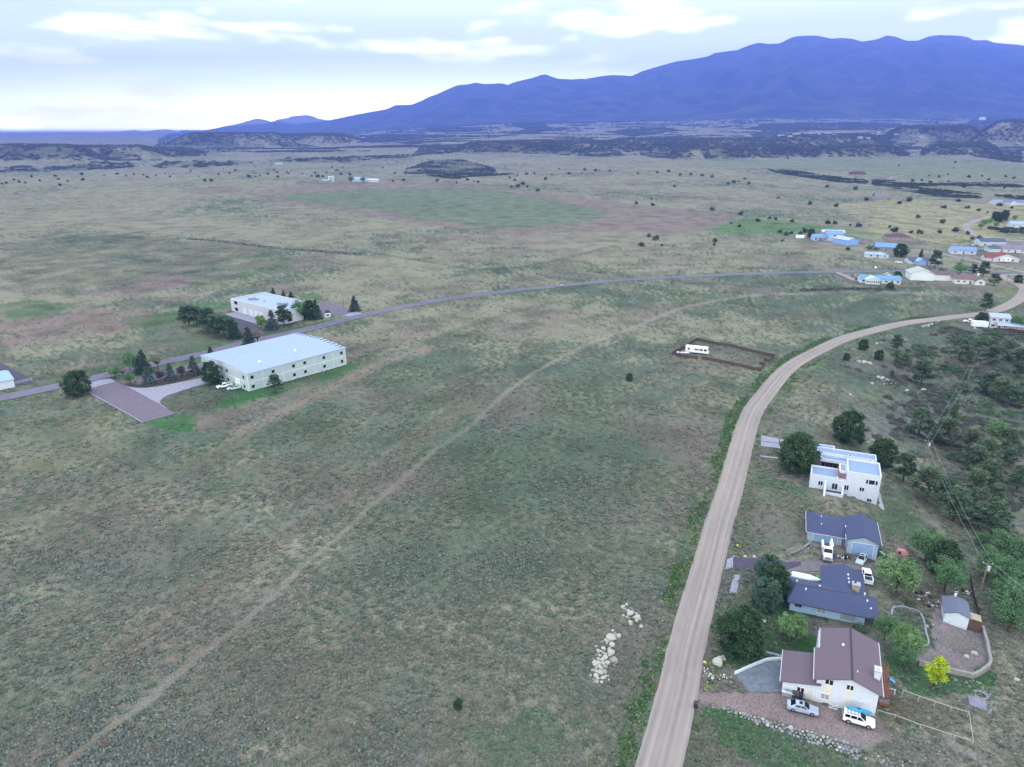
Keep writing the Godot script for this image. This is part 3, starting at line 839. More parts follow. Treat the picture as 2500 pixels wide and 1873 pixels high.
	paint_poly([48.43, -133.93, 61.41, -132.66, 68.81, -135.51, 80.81, -133.79, 78.71, -129.57, 65.37, -129.29, 55.62, -126.34, 47.72, -128.54], Color(0.156, 0.135, 0.135), 0.85, 1.0, 0.4)
	paint_poly([40.97, -129.28, 47.29, -130.04, 44.22, -116.83, 38.73, -114.32], Color(0.180, 0.156, 0.156), 0.6, 1.0, 0.4)
	paint_poly([81.14, -114.79, 86.65, -121.48, 90.62, -112.92, 86.53, -104.69, 80.07, -99.81, 69.42, -101.92, 77.06, -106.2], Color(0.330, 0.250, 0.290), 0.95, 0.8, 0.3)
	paint_poly([81.25, -110.75, 90.21, -112.28, 86.41, -105.69, 80.68, -105.8], Color(0.082, 0.098, 0.057), 0.6, 1.5, 0.8)
	paint_poly([80.65, -126.41, 92.77, -125.97, 88.33, -118.57, 76.16, -116.23], Color(0.143, 0.115, 0.086), 0.7, 1.5, 0.4)
	paint_poly([56.12, -114.32, 64.48, -110.13, 62.43, -107.28, 53.84, -108.41], Color(0.143, 0.111, 0.111), 0.85, 0.5, 0.3)
	paint_poly([61.96, -94.15, 74.07, -91.14, 71.7, -86.15, 60.25, -88.05], Color(0.127, 0.102, 0.078), 0.75, 1.0, 0.6)
	paint_poly([59.88, -84.83, 67.13, -86.25, 73.77, -84.22, 73.73, -81.19, 62.75, -78.63, 59.76, -81.04], Color(0.238, 0.205, 0.197), 0.6, 1.5, 0.7)
	paint_poly([135.52, -204.87, 186.42, -240.73, 124.5, -150.07, 117.98, -152.61, 120.54, -172.66, 121.64, -191.44], Color(0.135, 0.111, 0.107), 0.45, 4.0, 0.9)
	paint_poly([123.26, -232.3, 152.36, -247.98, 141.1, -214.65, 120.34, -193.67, 110.2, -201.48], Color(0.176, 0.168, 0.164), 0.5, 3.0, 0.9)
	paint_poly([92.74, -202.71, 107.1, -203.24, 106.54, -196.43, 96.48, -196.54], Color(0.176, 0.119, 0.098), 0.75, 1.0, 0.4)
	paint_poly([134.54, -274.78, 148.68, -279.51, 165.77, -269.61, 159.42, -257.95, 139.6, -253.75, 128.8, -261.72], Color(0.164, 0.139, 0.152), 0.5, 2.0, 0.7)
	paint_poly([121.78, -156.89, 131.49, -160.27, 123.15, -148.12, 117.68, -149.01], Color(0.221, 0.193, 0.205), 0.6, 1.5, 0.5)
	paint_poly([103.38, -159.97, 109.43, -157.46, 105.3, -152.11, 101.17, -153.97], Color(0.230, 0.205, 0.213), 0.7, 1.0, 0.4)
	# yards of the far houses
	paint_poly([253.15, -654.59, 275.94, -646.69, 297.75, -606.69, 288.04, -585.78, 254.64, -594.26, 238.79, -615.7], Color(0.197, 0.160, 0.164), 0.7, 2.0, 0.3)
	paint_poly([323.3, -623.52, 345.61, -612.09, 340.06, -589.2, 314.01, -584.24], Color(0.197, 0.156, 0.156), 0.6, 2.0, 0.3)
	paint_poly([323.51, -541.75, 358.91, -548.83, 354.31, -536.37, 323.63, -520.67], Color(0.205, 0.164, 0.180), 0.7, 1.5, 0.3)
	paint_poly([333.55, -527.29, 380.7, -529.9, 356.21, -493.62, 336.88, -499.04], Color(0.205, 0.164, 0.180), 0.7, 1.5, 0.3)
	paint_poly([208.18, -460.52, 217.35, -451.24, 216.03, -431.59, 204.22, -433.34], Color(0.213, 0.168, 0.180), 0.8, 1.0, 0.2)
	paint_poly([168.51, -412.39, 207.58, -418.76, 217.96, -410.06, 210.97, -400.7, 166.47, -400.8], dark, 0.55, 1.5, 0.5)
	paint_poly([218.3, -344.64, 239.87, -353.05, 233.5, -333.34, 221.5, -326.65, 217.58, -339.91], Color(0.205, 0.164, 0.180), 0.85, 1.0, 0.2)
	paint_poly([298.54, -431.02, 294.56, -410, 286.73, -395.44, 277.48, -387.72, 275, -398.05], Color(0.164, 0.176, 0.082), 0.6, 3.0, 0.6)

func ribbon(a: Array, half: float, lift: float, col: Callable, across := 11, step := 2.5) -> ArrayMesh:
	var p := smooth_line(pv(a), step)
	var v := PackedVector3Array()
	var c := PackedColorArray()
	var idx := PackedInt32Array()
	var run := 0.0
	for i in p.size():
		var d := (p[mini(i + 1, p.size() - 1)] - p[maxi(i - 1, 0)]).normalized()
		var s := Vector2(-d.y, d.x)
		if i > 0:
			run += p[i].distance_to(p[i - 1])
		for k in across:
			var u := 2.0 * k / (across - 1) - 1.0
			var edge := half * u
			if k == 0 or k == across - 1:
				edge += n_fine.get_noise_2d(p[i].x * 0.8, p[i].y * 0.8) * half * 0.07
			var q := p[i] + s * edge
			v.append(Vector3(q.x, hgt(q.x, q.y) + lift + (0.05 * (1.0 - u * u)), q.y))
			c.append(col.call(u, q, run))
	for i in p.size() - 1:
		for k in across - 1:
			var o := i * across + k
			idx.append(o); idx.append(o + across); idx.append(o + 1)
			idx.append(o + 1); idx.append(o + across); idx.append(o + across + 1)
	var st := SurfaceTool.new()
	st.begin(Mesh.PRIMITIVE_TRIANGLES)
	for k in v.size():
		st.set_color(c[k])
		st.set_normal(Vector3.UP)
		st.add_vertex(v[k])
	for k in idx:
		st.add_index(k)
	return st.commit()

func build_roads() -> void:
	var grit := tex("grit", 0.09, lin(0.78, 0.78, 0.78), lin(1.2, 1.2, 1.2), 0, 512, 4)
	var tar := vmat("tarmac", 0.95, grit, 0.45)
	var gra := vmat("gravel", 1.0, grit, 0.6)
	var o := structure("tarmac_road", ribbon(TARMAC, 3.7, 0.16, func(u, q, run):
		var k := 1.0 + 0.18 * n_mid.get_noise_2d(q.x, q.y) + 0.10 * n_fine.get_noise_2d(q.x, q.y)
		k *= 1.0 + 0.10 * cos(u * 9.0)
		var crack := absf(n_mid.get_noise_2d(q.x * 3.0 + 60.0, q.y * 3.0))
		if crack < 0.02:
			k *= 0.7
		return Color(0.160, 0.137, 0.178) * k, 13, 2.0), tar)
	o = structure("gravel_road", ribbon(GRAVEL, 3.25, 0.14, func(u, q, run):
		var lane := 0.13 * (exp(-pow((absf(u) - 0.52) / 0.13, 2.0)) + exp(-pow((u - 0.02) / 0.10, 2.0))) - 0.10 * exp(-pow((absf(u) - 0.27) / 0.09, 2.0))
		lane += 0.30 * n_fine.get_noise_2d(u * 14.0, run * 0.02)
		var k := 1.0 + lane + 0.12 * n_mid.get_noise_2d(q.x, q.y) + 0.10 * n_fine.get_noise_2d(q.x * 2.0, q.y * 2.0)
		return Color(0.280, 0.232, 0.205) * k, 21, 1.5), gra)
	for a in [[[340.11, -432.84, 338.93, -468.13, 335.01, -497.45, 330.28, -522.28, 325.02, -541.68, 312.97, -560.7], 2.6], [[439.53, -606.45, 415.84, -612.57, 413.17, -629.01, 413.87, -646.05, 428.45, -678.78, 457.24, -724.89, 500.91, -769.29, 533.65, -794.99], 3.2], [[213.37, -466.4, 213.85, -455.19, 213.15, -439.09, 214.65, -434.04], 2.0], [[621.15, -945.24, 604.33, -994.16, 573.83, -1021.84], 2.6], [[314.69, -455.94, 332.62, -458.88, 349.39, -452.58], 2.8], [[876.18, -1575.09, 789.91, -1517.07, 693.93, -1373.59, 594.76, -1242.73, 511.25, -1191.98, 450.88, -1246.46], 2.4], [[1442.71, -2682.39, 1910.43, -3535.56, 1986.12, -3591.67], 3.0]]:
		structure("gravel_lane", ribbon(a[0], a[1], 0.15, func(u, q, run):
			var k := 1.0 + 0.15 * n_mid.get_noise_2d(q.x, q.y) + 0.12 * n_fine.get_noise_2d(q.x, q.y)
			return Color(0.285, 0.245, 0.235) * k, 7, 4.0), gra)

func tuft_mesh(sd: int, tall: float, spread: float, blades: int) -> ArrayMesh:
	rng.seed = sd
	var mb := MB.new()
	for i in blades:
		mb.col = tint(Color(1, 1, 1), 0.25)
		var a := rng.randf() * TAU
		var d := Vector3(cos(a), 0, sin(a))
		var s := Vector3(-d.z, 0, d.x) * rng.randf_range(0.05, 0.10)
		var b := d * rng.randf() * spread * 0.35
		var tip := b + d * spread * rng.randf_range(0.3, 1.0) + Vector3(0, tall * rng.randf_range(0.5, 1.0), 0)
		mb.tri(b - s, b + s, tip)
	return mb.mesh()

func sage_mesh() -> ArrayMesh:
	rng.seed = 8
	var mb := MB.new()
	for i in 16:
		mb.col = tint(Color(1, 1, 1), 0.25)
		var d := rdir()
		d.y = absf(d.y)
		leaf(mb, d * Vector3(0.40, 0.34, 0.40) * rng.randf_range(0.6, 1.0), (d + rdir() * 0.6).normalized(), rng.randf_range(0.14, 0.24))
	return mb.mesh()

var keep_clear: Array = []

func clear_at(p: Vector2) -> bool:
	for k in keep_clear:
		if k[1].has_point(p) and Geometry2D.is_point_in_polygon(p, k[0]):
			return false
	return true

func near_line(p: Vector2, l: PackedVector2Array, w: float) -> bool:
	for i in l.size() - 1:
		if Geometry2D.get_closest_point_to_segment(p, l[i], l[i + 1]).distance_squared_to(p) < w * w:
			return true
	return false

func ground_at(p: Vector2) -> Color:
	var i := clampi(ring.bsearch(p.length()), 0, ring.size() - 1)
	var j := clampi(azim.bsearch(atan2(p.x, -p.y)), 0, azim.size() - 1)
	return gc[i * azim.size() + j]

func build_tufts() -> void:
	var plain := vmat("grass_blade", 1.0)
	plain.metallic_specular = 0.1
	var tuft := tuft_mesh(5, 0.20, 0.52, 11)
	var sage := sage_mesh()
	var grass := []
	var brush := []
	var green := []
	rng.seed = 321
	var tarmac := pv(TARMAC)
	var gravel := pv(GRAVEL)
	var trail := pv(TRAIL)
	for i in 230000:
		# thinner with distance
		var r := 74.0 / pow(1.0 - rng.randf() * 0.93, 0.85)
		var a := rng.randf_range(-0.80, 0.80)
		var p := Vector2(sin(a) * r, -cos(a) * r)
		var keep := smoothstep(-0.35, 0.25, n_mid.get_noise_2d(p.x * 1.4, p.y * 1.4)) * (1.0 - smoothstep(300.0, 640.0, r))
		if rng.randf() > 0.25 + 0.75 * keep or r > 640.0:
			continue
		if near_line(p, gravel, 3.6) or near_line(p, tarmac, 4.0) or near_line(p, trail, 0.9):
			continue
		if not clear_at(p):
			continue
		var big := n_mid.get_noise_2d(p.x * 0.6 + 70.0, p.y * 0.6) + 0.6 * n_big.get_noise_2d(p.x * 4.0, p.y * 4.0)
		var s := rng.randf_range(0.45, 1.1) * (1.0 + r / 600.0)
		var t := Transform3D(Basis(Vector3.UP, rng.randf() * TAU).scaled(Vector3(s, s * rng.randf_range(0.6, 1.3), s)), on(p.x, p.y))
		var west := smoothstep(30.0, -50.0, p.x) * smoothstep(230.0, 150.0, r)
		# a tuft takes after the ground it grows from
		var g := ground_at(p)
		if rng.randf() < clampf(0.02 + big * 0.9, 0.0, 0.6) * (0.12 + 0.88 * west):
			brush.append([t, tint(Color(0.178, 0.188, 0.152), 0.28)])
		else:
			var k := rng.randf()
			if k < 0.5:
				grass.append([t, tint(g.lerp(Color(0.105, 0.130, 0.090), 0.3) * 1.1, 0.25)])
			elif k < 0.72:
				grass.append([t, tint(g.lerp(Color(0.240, 0.215, 0.155), 0.4) * 1.05, 0.25)])
			else:
				grass.append([t, tint(g.lerp(Color(0.125, 0.105, 0.095), 0.4), 0.3)])
	# rank weeds along the gravel road
	var gl := smooth_line(gravel, 0.5)
	for i in gl.size() - 1:
		var d := (gl[i + 1] - gl[i]).normalized()
		var s := Vector2(-d.y, d.x)
		for side in [-1.0, 1.0]:
			for k in 4 if side < 0 else 1:
				var p: Vector2 = gl[i] + s * side * rng.randf_range(3.5, 6.8) + d * rng.randf()
				if p.length() > 420.0 or not clear_at(p) or n_mid.get_noise_2d(p.x * 0.9, p.y * 0.9) + 0.4 * n_fine.get_noise_2d(p.x, p.y) < -0.1 + 0.11 * (p.distance_to(gl[i]) - 4.6):
					continue
				if side > 0 and n_mid.get_noise_2d(p.x, p.y) < 0.1:
					continue
				var z := rng.randf_range(0.6, 1.5)
				green.append([Transform3D(Basis(Vector3.UP, rng.randf() * TAU).scaled(Vector3(z, z, z)), on(p.x, p.y)), tint(Color(0.090, 0.150, 0.062) if rng.randf() < 0.85 else Color(0.190, 0.205, 0.080), 0.3)])
	scatter("grass_tufts", "dry grass tufts covering the wide open field", "grass", tuft, plain, grass)
	scatter("sage_brush", "pale grey sagebrush dotted over the open field", "sagebrush", sage, plain, brush)
	scatter("roadside_weeds", "rank green weeds along the edge of the gravel road", "weeds", sage, plain, green)

func build_slope_scrub() -> void:
	rng.seed = 77
	var m := thicket_mesh()
	var at := []
	for a in [[163.29, -287.97, 204.43, -327.32, 249.34, -333.36, 100.61, -114.42, 108.02, -134.34, 112.45, -158.98, 115.77, -182.86, 128.24, -230.48]]:
		var poly := pv(a)
		var n := 0
		while n < 16000:
			n += 1
			var p := Vector2(rng.randf_range(90.0, 330.0), rng.randf_range(-330.0, -100.0))
			if not Geometry2D.is_point_in_polygon(p, poly):
				continue
			if n_mid.get_noise_2d(p.x * 1.2, p.y * 1.2) < -0.12:
				continue
			var s := rng.randf_range(0.10, 0.30)
			var k := rng.randf()
			var c := Color(0.105, 0.125, 0.090) if k < 0.45 else (Color(0.150, 0.155, 0.130) if k < 0.75 else Color(0.125, 0.105, 0.092))
			at.append([Transform3D(Basis(Vector3.UP, rng.randf() * TAU).scaled(Vector3(s, s * rng.randf_range(0.5, 1.1), s)), on(p.x, p.y) - Vector3(0, 0.05, 0)), tint(c, 0.25)])
	scatter("slope_scrub", "low grey and green scrub between the pines of the slope", "scrub", m, vmat("thicket", 0.95), at)

func build_woods() -> void:
	build_slope_scrub()
	var m := thicket_mesh()
	var mm := vmat("thicket", 0.95)
	var near := []
	rng.seed = 55
	var said := ["dense dark green scrub patch on the slope behind the farm sheds", "dark hedge of trees along the creek left of the red roofed house", "long dark hedge of trees along the creek right of the red roofed house", "dark thicket at the right edge behind the white houses", "dense dark hedge of trees in front of the houses at the right edge", "thin scrub strip behind the creek hedge on the right"]
	for i in WOODS.size():
		var at := []
		grow_in(WOODS[i], 4.4, 0.5, Color(0.056, 0.078, 0.046), at, 0.10)
		scatter("scrub_wood", said[i], "thicket", m, mm, at)
	var at2 := []
	for w in FAR_WOODS:
		grow_in(w, 12.5, 1.3, Color(0.095, 0.105, 0.080), at2, 0.26)
	for i in 90000:
		var d := 2500.0 / (1.0 - rng.randf() * 0.73)
		var t := rng.randf_range(-0.45, 0.75)
		var x := t * d
		if far_scrub(x, -d) < rng.randf_range(0.35, 0.65):
			continue
		var z := rng.randf_range(0.8, 1.5) * d / 3500.0
		at2.append([Transform3D(Basis(Vector3.UP, rng.randf() * TAU).scaled(Vector3(z, z, z)), on(x, -d) - Vector3(0, 0.3, 0)), tint(Color(0.095, 0.105, 0.080), 0.25)])
	for f in HILLS:
		for i in 900:
			var t: float = f[0] + rng.randf_range(-1.0, 1.0) * f[2]
			var d: float = f[1] + rng.randf_range(-1.0, 0.35) * f[3]
			var lift := bump((t - f[0]) / f[2]) * bump((d - f[1]) / f[3])
			if lift < 0.10 or n_mid.get_noise_2d(t * d * 0.25, d * 0.25) < -0.05:
				continue
			var z := rng.randf_range(0.8, 1.6)
			at2.append([Transform3D(Basis(Vector3.UP, rng.randf() * TAU).scaled(Vector3(z, z, z)), on(t * d, -d) - Vector3(0, 0.3, 0)), tint(Color(0.095, 0.105, 0.080), 0.25)])
	print("far thickets ", at2.size())
	scatter("far_scrub_wood", "dark scrub oak woods on the far hills and mesas", "woodland", m, mm, at2)

# ---------------------------------------------------------------- building kit (local axes: x along the front, -z away from it)
# colours that several buildings share
func palette() -> void:
	m_paint("window_frame", Color(0.78, 0.78, 0.78))
	m_paint("white_siding", Color(0.66, 0.67, 0.74))
	m_paint("eave_trim", Color(0.55, 0.50, 0.49))
	m_paint("white_shutter", Color(0.78, 0.78, 0.80))
	m_paint("grey_box", Color(0.5, 0.52, 0.55))
	m_paint("tank_white", Color(0.85, 0.85, 0.85))
	m_roof("slate_shingle", Color(0.072, 0.082, 0.150))
	m_roof("dark_ridge", Color(0.07, 0.055, 0.06))
	m_metal("pale_metal_roof", Color(0.27, 0.34, 0.48))
	m_metal("silo_metal", Color(0.5, 0.52, 0.56))
	m_wood("old_board", Color(0.13, 0.085, 0.06))
	m_wood("terracotta_brick", Color(0.34, 0.15, 0.11))
	m_wood("dark_beam", Color(0.055, 0.03, 0.03))
	m_wood("redwood_deck", Color(0.20, 0.10, 0.065))
	mat("dark_frame", Color(0.03, 0.03, 0.032), 0.5)
	mat("blind_glass", Color(0.30, 0.31, 0.34), 0.3)
	mat("vent_white", Color(0.75, 0.75, 0.77), 0.5)
	mat("zinc", Color(0.55, 0.56, 0.58), 0.4, null, 1.0, 0.6)
	mat("steel", Color(0.4, 0.4, 0.42), 0.35, null, 1.0, 0.8)

func m_glass() -> StandardMaterial3D:
	return mat("window_glass", Color(0.018, 0.020, 0.024), 0.12)

func m_paint(called: String, c := Color(0.5, 0.5, 0.5)) -> StandardMaterial3D:
	return mat(called, c, 0.75, tex("plaster", 0.02, lin(0.86, 0.86, 0.86), lin(1.06, 1.06, 1.06), 0, 512, 5), 0.12)

func m_roof(called: String, c := Color(0.5, 0.5, 0.5)) -> StandardMaterial3D:
	return mat(called, c, 0.92, tex("shingle", 0.11, lin(0.55, 0.55, 0.57), lin(1.5, 1.48, 1.46), 0, 512, 3), 0.10)

func m_metal(called: String, c := Color(0.5, 0.5, 0.5)) -> StandardMaterial3D:
	return mat(called, c, 0.45, tex("plaster", 0.02, lin(0.86, 0.86, 0.86), lin(1.06, 1.06, 1.06), 0, 512, 5), 0.1)

func m_concrete(called := "concrete", c := Color(0.40, 0.40, 0.42)) -> StandardMaterial3D:
	return mat(called, c, 0.9, tex("cement", 0.03, lin(0.66, 0.66, 0.68), lin(1.18, 1.18, 1.18), 0, 512, 6), 0.05)

func m_wood(called := "old_board", c := Color(0.13, 0.085, 0.06)) -> StandardMaterial3D:
	return mat(called, c, 0.95, tex("timber", 0.05, lin(0.6, 0.58, 0.56), lin(1.3, 1.3, 1.3), 0, 512, 4), 0.8)

# window of `lights` panes on a wall; p is the middle of the window on the wall face, out the wall's outward direction
func win(parent: Node, p: Vector3, out: Vector3, w: float, h: float, lights := 2, frame: Material = null, glass: Material = null) -> void:
	var s := Vector3.UP.cross(out).normalized()
	var u := Vector3.UP
	var fr := MB.new()
	var t := 0.09
	var f := func(x0: float, y0: float, x1: float, y1: float, o0: float, o1: float, mb: MB):
		var a := p + s * x0 + u * y0
		var b := p + s * x1 + u * y0
		var c := p + s * x1 + u * y1
		var d := p + s * x0 + u * y1
		mb.hexa(a + out * o1, b + out * o1, b + out * o0, a + out * o0, d + out * o1, c + out * o1, c + out * o0, d + out * o0)
	f.call(-w / 2 - t, -h / 2 - t, w / 2 + t, -h / 2, -0.05, 0.07, fr)
	f.call(-w / 2 - t, h / 2, w / 2 + t, h / 2 + t, -0.05, 0.07, fr)
	for k in lights + 1:
		var x := -w / 2 + w * k / lights
		var half := t * 0.5 if k > 0 and k < lights else t * 0.5
		var cx := x - half if k == 0 else (x + half if k == lights else x)
		f.call(cx - half, -h / 2, cx + half, h / 2, -0.05, 0.065, fr)
	var o := part(parent, "window", fr, frame if frame else m_paint("window_frame", Color(0.78, 0.78, 0.78)))
	for k in lights:
		var g := MB.new()
		var x0 := -w / 2 + w * k / lights + (t * 0.5 if k > 0 else 0.0)
		var x1 := -w / 2 + w * (k + 1) / lights - (t * 0.5 if k < lights - 1 else 0.0)
		f.call(x0, -h / 2, x1, h / 2, -0.03, 0.02, g)
		part(o, "pane", g, glass if glass else m_glass())

func door(parent: Node, p: Vector3, out: Vector3, w: float, h: float, m: Material, called := "door", rows := 0) -> void:
	var s := Vector3.UP.cross(out).normalized()
	var a := p - s * w / 2
	var b := p + s * w / 2
	var mb := MB.new()
	var rowsn := maxi(rows, 1)
	for k in rowsn:
		var y0 := h * k / rowsn + (0.02 if k > 0 else 0.0)
		var y1 := h * (k + 1) / rowsn - 0.02
		mb.hexa(a + out * 0.05 + Vector3(0, y0, 0), b + out * 0.05 + Vector3(0, y0, 0), b - out * 0.05 + Vector3(0, y0, 0), a - out * 0.05 + Vector3(0, y0, 0), a + out * 0.05 + Vector3(0, y1, 0), b + out * 0.05 + Vector3(0, y1, 0), b - out * 0.05 + Vector3(0, y1, 0), a - out * 0.05 + Vector3(0, y1, 0))
	var o := part(parent, called, mb, m)
	var fr := MB.new()
	for e in [[a - s * 0.1, a], [b, b + s * 0.1]]:
		fr.hexa(e[0] + out * 0.08, e[1] + out * 0.08, e[1] - out * 0.04, e[0] - out * 0.04, e[0] + out * 0.08 + Vector3(0, h + 0.1, 0), e[1] + out * 0.08 + Vector3(0, h + 0.1, 0), e[1] - out * 0.04 + Vector3(0, h + 0.1, 0), e[0] - out * 0.04 + Vector3(0, h + 0.1, 0))
	var ha := a + Vector3(0, h, 0)
	var hb := b + Vector3(0, h, 0)
	fr.hexa(ha + out * 0.078, hb + out * 0.078, hb - out * 0.03, ha - out * 0.03, ha + out * 0.078 + Vector3(0, 0.1, 0), hb + out * 0.078 + Vector3(0, 0.1, 0), hb - out * 0.03 + Vector3(0, 0.1, 0), ha - out * 0.03 + Vector3(0, 0.1, 0))
	part(o, "door_frame", fr, m_paint("window_frame", Color(0.78, 0.78, 0.78)))
	if rows == 0:
		var kn := MB.new()
		var c := p + s * (w * 0.38) + Vector3(0, h * 0.47, 0) + out * 0.08
		kn.box(c.x - 0.05, c.y - 0.05, c.z - 0.05, c.x + 0.05, c.y + 0.05, c.z + 0.05)
		part(o, "handle", kn, mat("steel", Color(0.4, 0.4, 0.42), 0.35, null, 1.0, 0.8))

# sloping slab: four top corners counter-clockwise from above
func plane(mb: MB, a: Vector3, b: Vector3, c: Vector3, d: Vector3, t := 0.16) -> void:
	var k := Vector3(0, -t, 0)
	mb.quad(a, b, c, d)
	mb.quad(d + k, c + k, b + k, a + k)
	mb.quad(a + k, b + k, b, a); mb.quad(b + k, c + k, c, b); mb.quad(c + k, d + k, d, c); mb.quad(d + k, a + k, a, d)

# walls with two gable ends; ridge along x
func gable_walls_x(mb: MB, x0: float, x1: float, z0: float, z1: float, y0: float, y1: float, yr: float) -> void:
	mb.box(x0, y0, z0, x1, y1, z1)
	var zm := (z0 + z1) / 2
	mb.tri(Vector3(x1, y1, z1), Vector3(x1, y1, z0), Vector3(x1, yr, zm))
	mb.tri(Vector3(x0, y1, z0), Vector3(x0, y1, z1), Vector3(x0, yr, zm))

func gable_roof_x(mb: MB, x0: float, x1: float, z0: float, z1: float, y1: float, yr: float, o := 0.45, t := 0.18) -> void:
	var zm := (z0 + z1) / 2
	var k := (yr - y1) / (z1 - zm)
	var ye := y1 - k * o + t * 0.9
	yr += t * 0.9
	plane(mb, Vector3(x0 - o, ye, z1 + o), Vector3(x1 + o, ye, z1 + o), Vector3(x1 + o, yr, zm), Vector3(x0 - o, yr, zm), t)
	plane(mb, Vector3(x1 + o, ye, z0 - o), Vector3(x0 - o, ye, z0 - o), Vector3(x0 - o, yr + 0.002, zm), Vector3(x1 + o, yr + 0.002, zm), t)

func gable_walls_z(mb: MB, x0: float, x1: float, z0: float, z1: float, y0: float, y1: float, yr: float) -> void:
	mb.box(x0, y0, z0, x1, y1, z1)
	var xm := (x0 + x1) / 2
	mb.tri(Vector3(x0, y1, z1), Vector3(x1, y1, z1), Vector3(xm, yr, z1))
	mb.tri(Vector3(x1, y1, z0), Vector3(x0, y1, z0), Vector3(xm, yr, z0))

func gable_roof_z(mb: MB, x0: float, x1: float, z0: float, z1: float, y1: float, yr: float, o := 0.45, t := 0.18) -> void:
	var xm := (x0 + x1) / 2
	var k := (yr - y1) / (x1 - xm)
	var ye := y1 - k * o + t * 0.9
	yr += t * 0.9
	plane(mb, Vector3(x1 + o, ye, z1 + o), Vector3(x1 + o, ye, z0 - o), Vector3(xm, yr, z0 - o), Vector3(xm, yr, z1 + o), t)
	plane(mb, Vector3(x0 - o, ye, z0 - o), Vector3(x0 - o, ye, z1 + o), Vector3(xm, yr + 0.002, z1 + o), Vector3(xm, yr + 0.002, z0 - o), t)

func hip_roof(mb: MB, x0: float, x1: float, z0: float, z1: float, y1: float, yr: float, inset: float, o := 0.45) -> void:
	var zm := (z0 + z1) / 2
	var a := Vector3(x0 - o, y1, z1 + o)
	var b := Vector3(x1 + o, y1, z1 + o)
	var c := Vector3(x1 + o, y1, z0 - o)
	var d := Vector3(x0 - o, y1, z0 - o)
	var e := Vector3(x0 + inset, yr, zm)
	var f := Vector3(x1 - inset, yr, zm)
	mb.quad(a, b, f, e); mb.quad(c, d, e, f); mb.tri(b, c, f); mb.tri(d, a, e)
	var k := Vector3(0, -0.16, 0)
	mb.quad(a + k, b + k, b, a); mb.quad(b + k, c + k, c, b); mb.quad(c + k, d + k, d, c); mb.quad(d + k, a + k, a, d)
	mb.quad(d + k, c + k, b + k, a + k)

# flat roofed block with a parapet; the roof deck is a part of its own
func flat_block(parent: Node, x0: float, x1: float, z0: float, z1: float, y0: float, y1: float, wall: Material, deck: Material, lip := 0.45, w := 0.3) -> void:
	var mb := MB.new()
	mb.box(x0, y0, z0, x1, y1 - lip, z1)
	mb.box(x0, y1 - lip, z1 - w, x1, y1, z1)
	mb.box(x0, y1 - lip, z0, x1, y1, z0 + w)
	mb.box(x0, y1 - lip, z0 + w, x0 + w, y1, z1 - w)
	mb.box(x1 - w, y1 - lip, z0 + w, x1, y1, z1 - w)
	part(parent, "wall", mb, wall)
	var dk := MB.new()
	dk.box(x0 + w + 0.003, y1 - lip - 0.1, z0 + w + 0.003, x1 - w - 0.003, y1 - lip + 0.03, z1 - w - 0.003)
	part(parent, "roof_deck", dk, deck)

func vent(parent: Node, p: Vector3, r := 0.16, h := 0.45, m: Material = null) -> void:
	var mb := MB.new()
	mb.tube(p - Vector3(0, 0.3, 0), p + Vector3(0, h, 0), r * 0.7, r * 0.7, 8)
	mb.tube(p + Vector3(0, h, 0), p + Vector3(0, h + r * 0.8, 0), r * 1.15, r * 0.7, 8)
	part(parent, "roof_vent", mb, m if m else mat("vent_white", Color(0.75, 0.75, 0.77), 0.5))

func gutter(t: Node, a: Vector3, b: Vector3, w: float, h: float) -> void:
	var mb := MB.new()
	mb.bar(a, b, w, h)
	part(t, "gutter", mb, m_paint("eave_trim"))

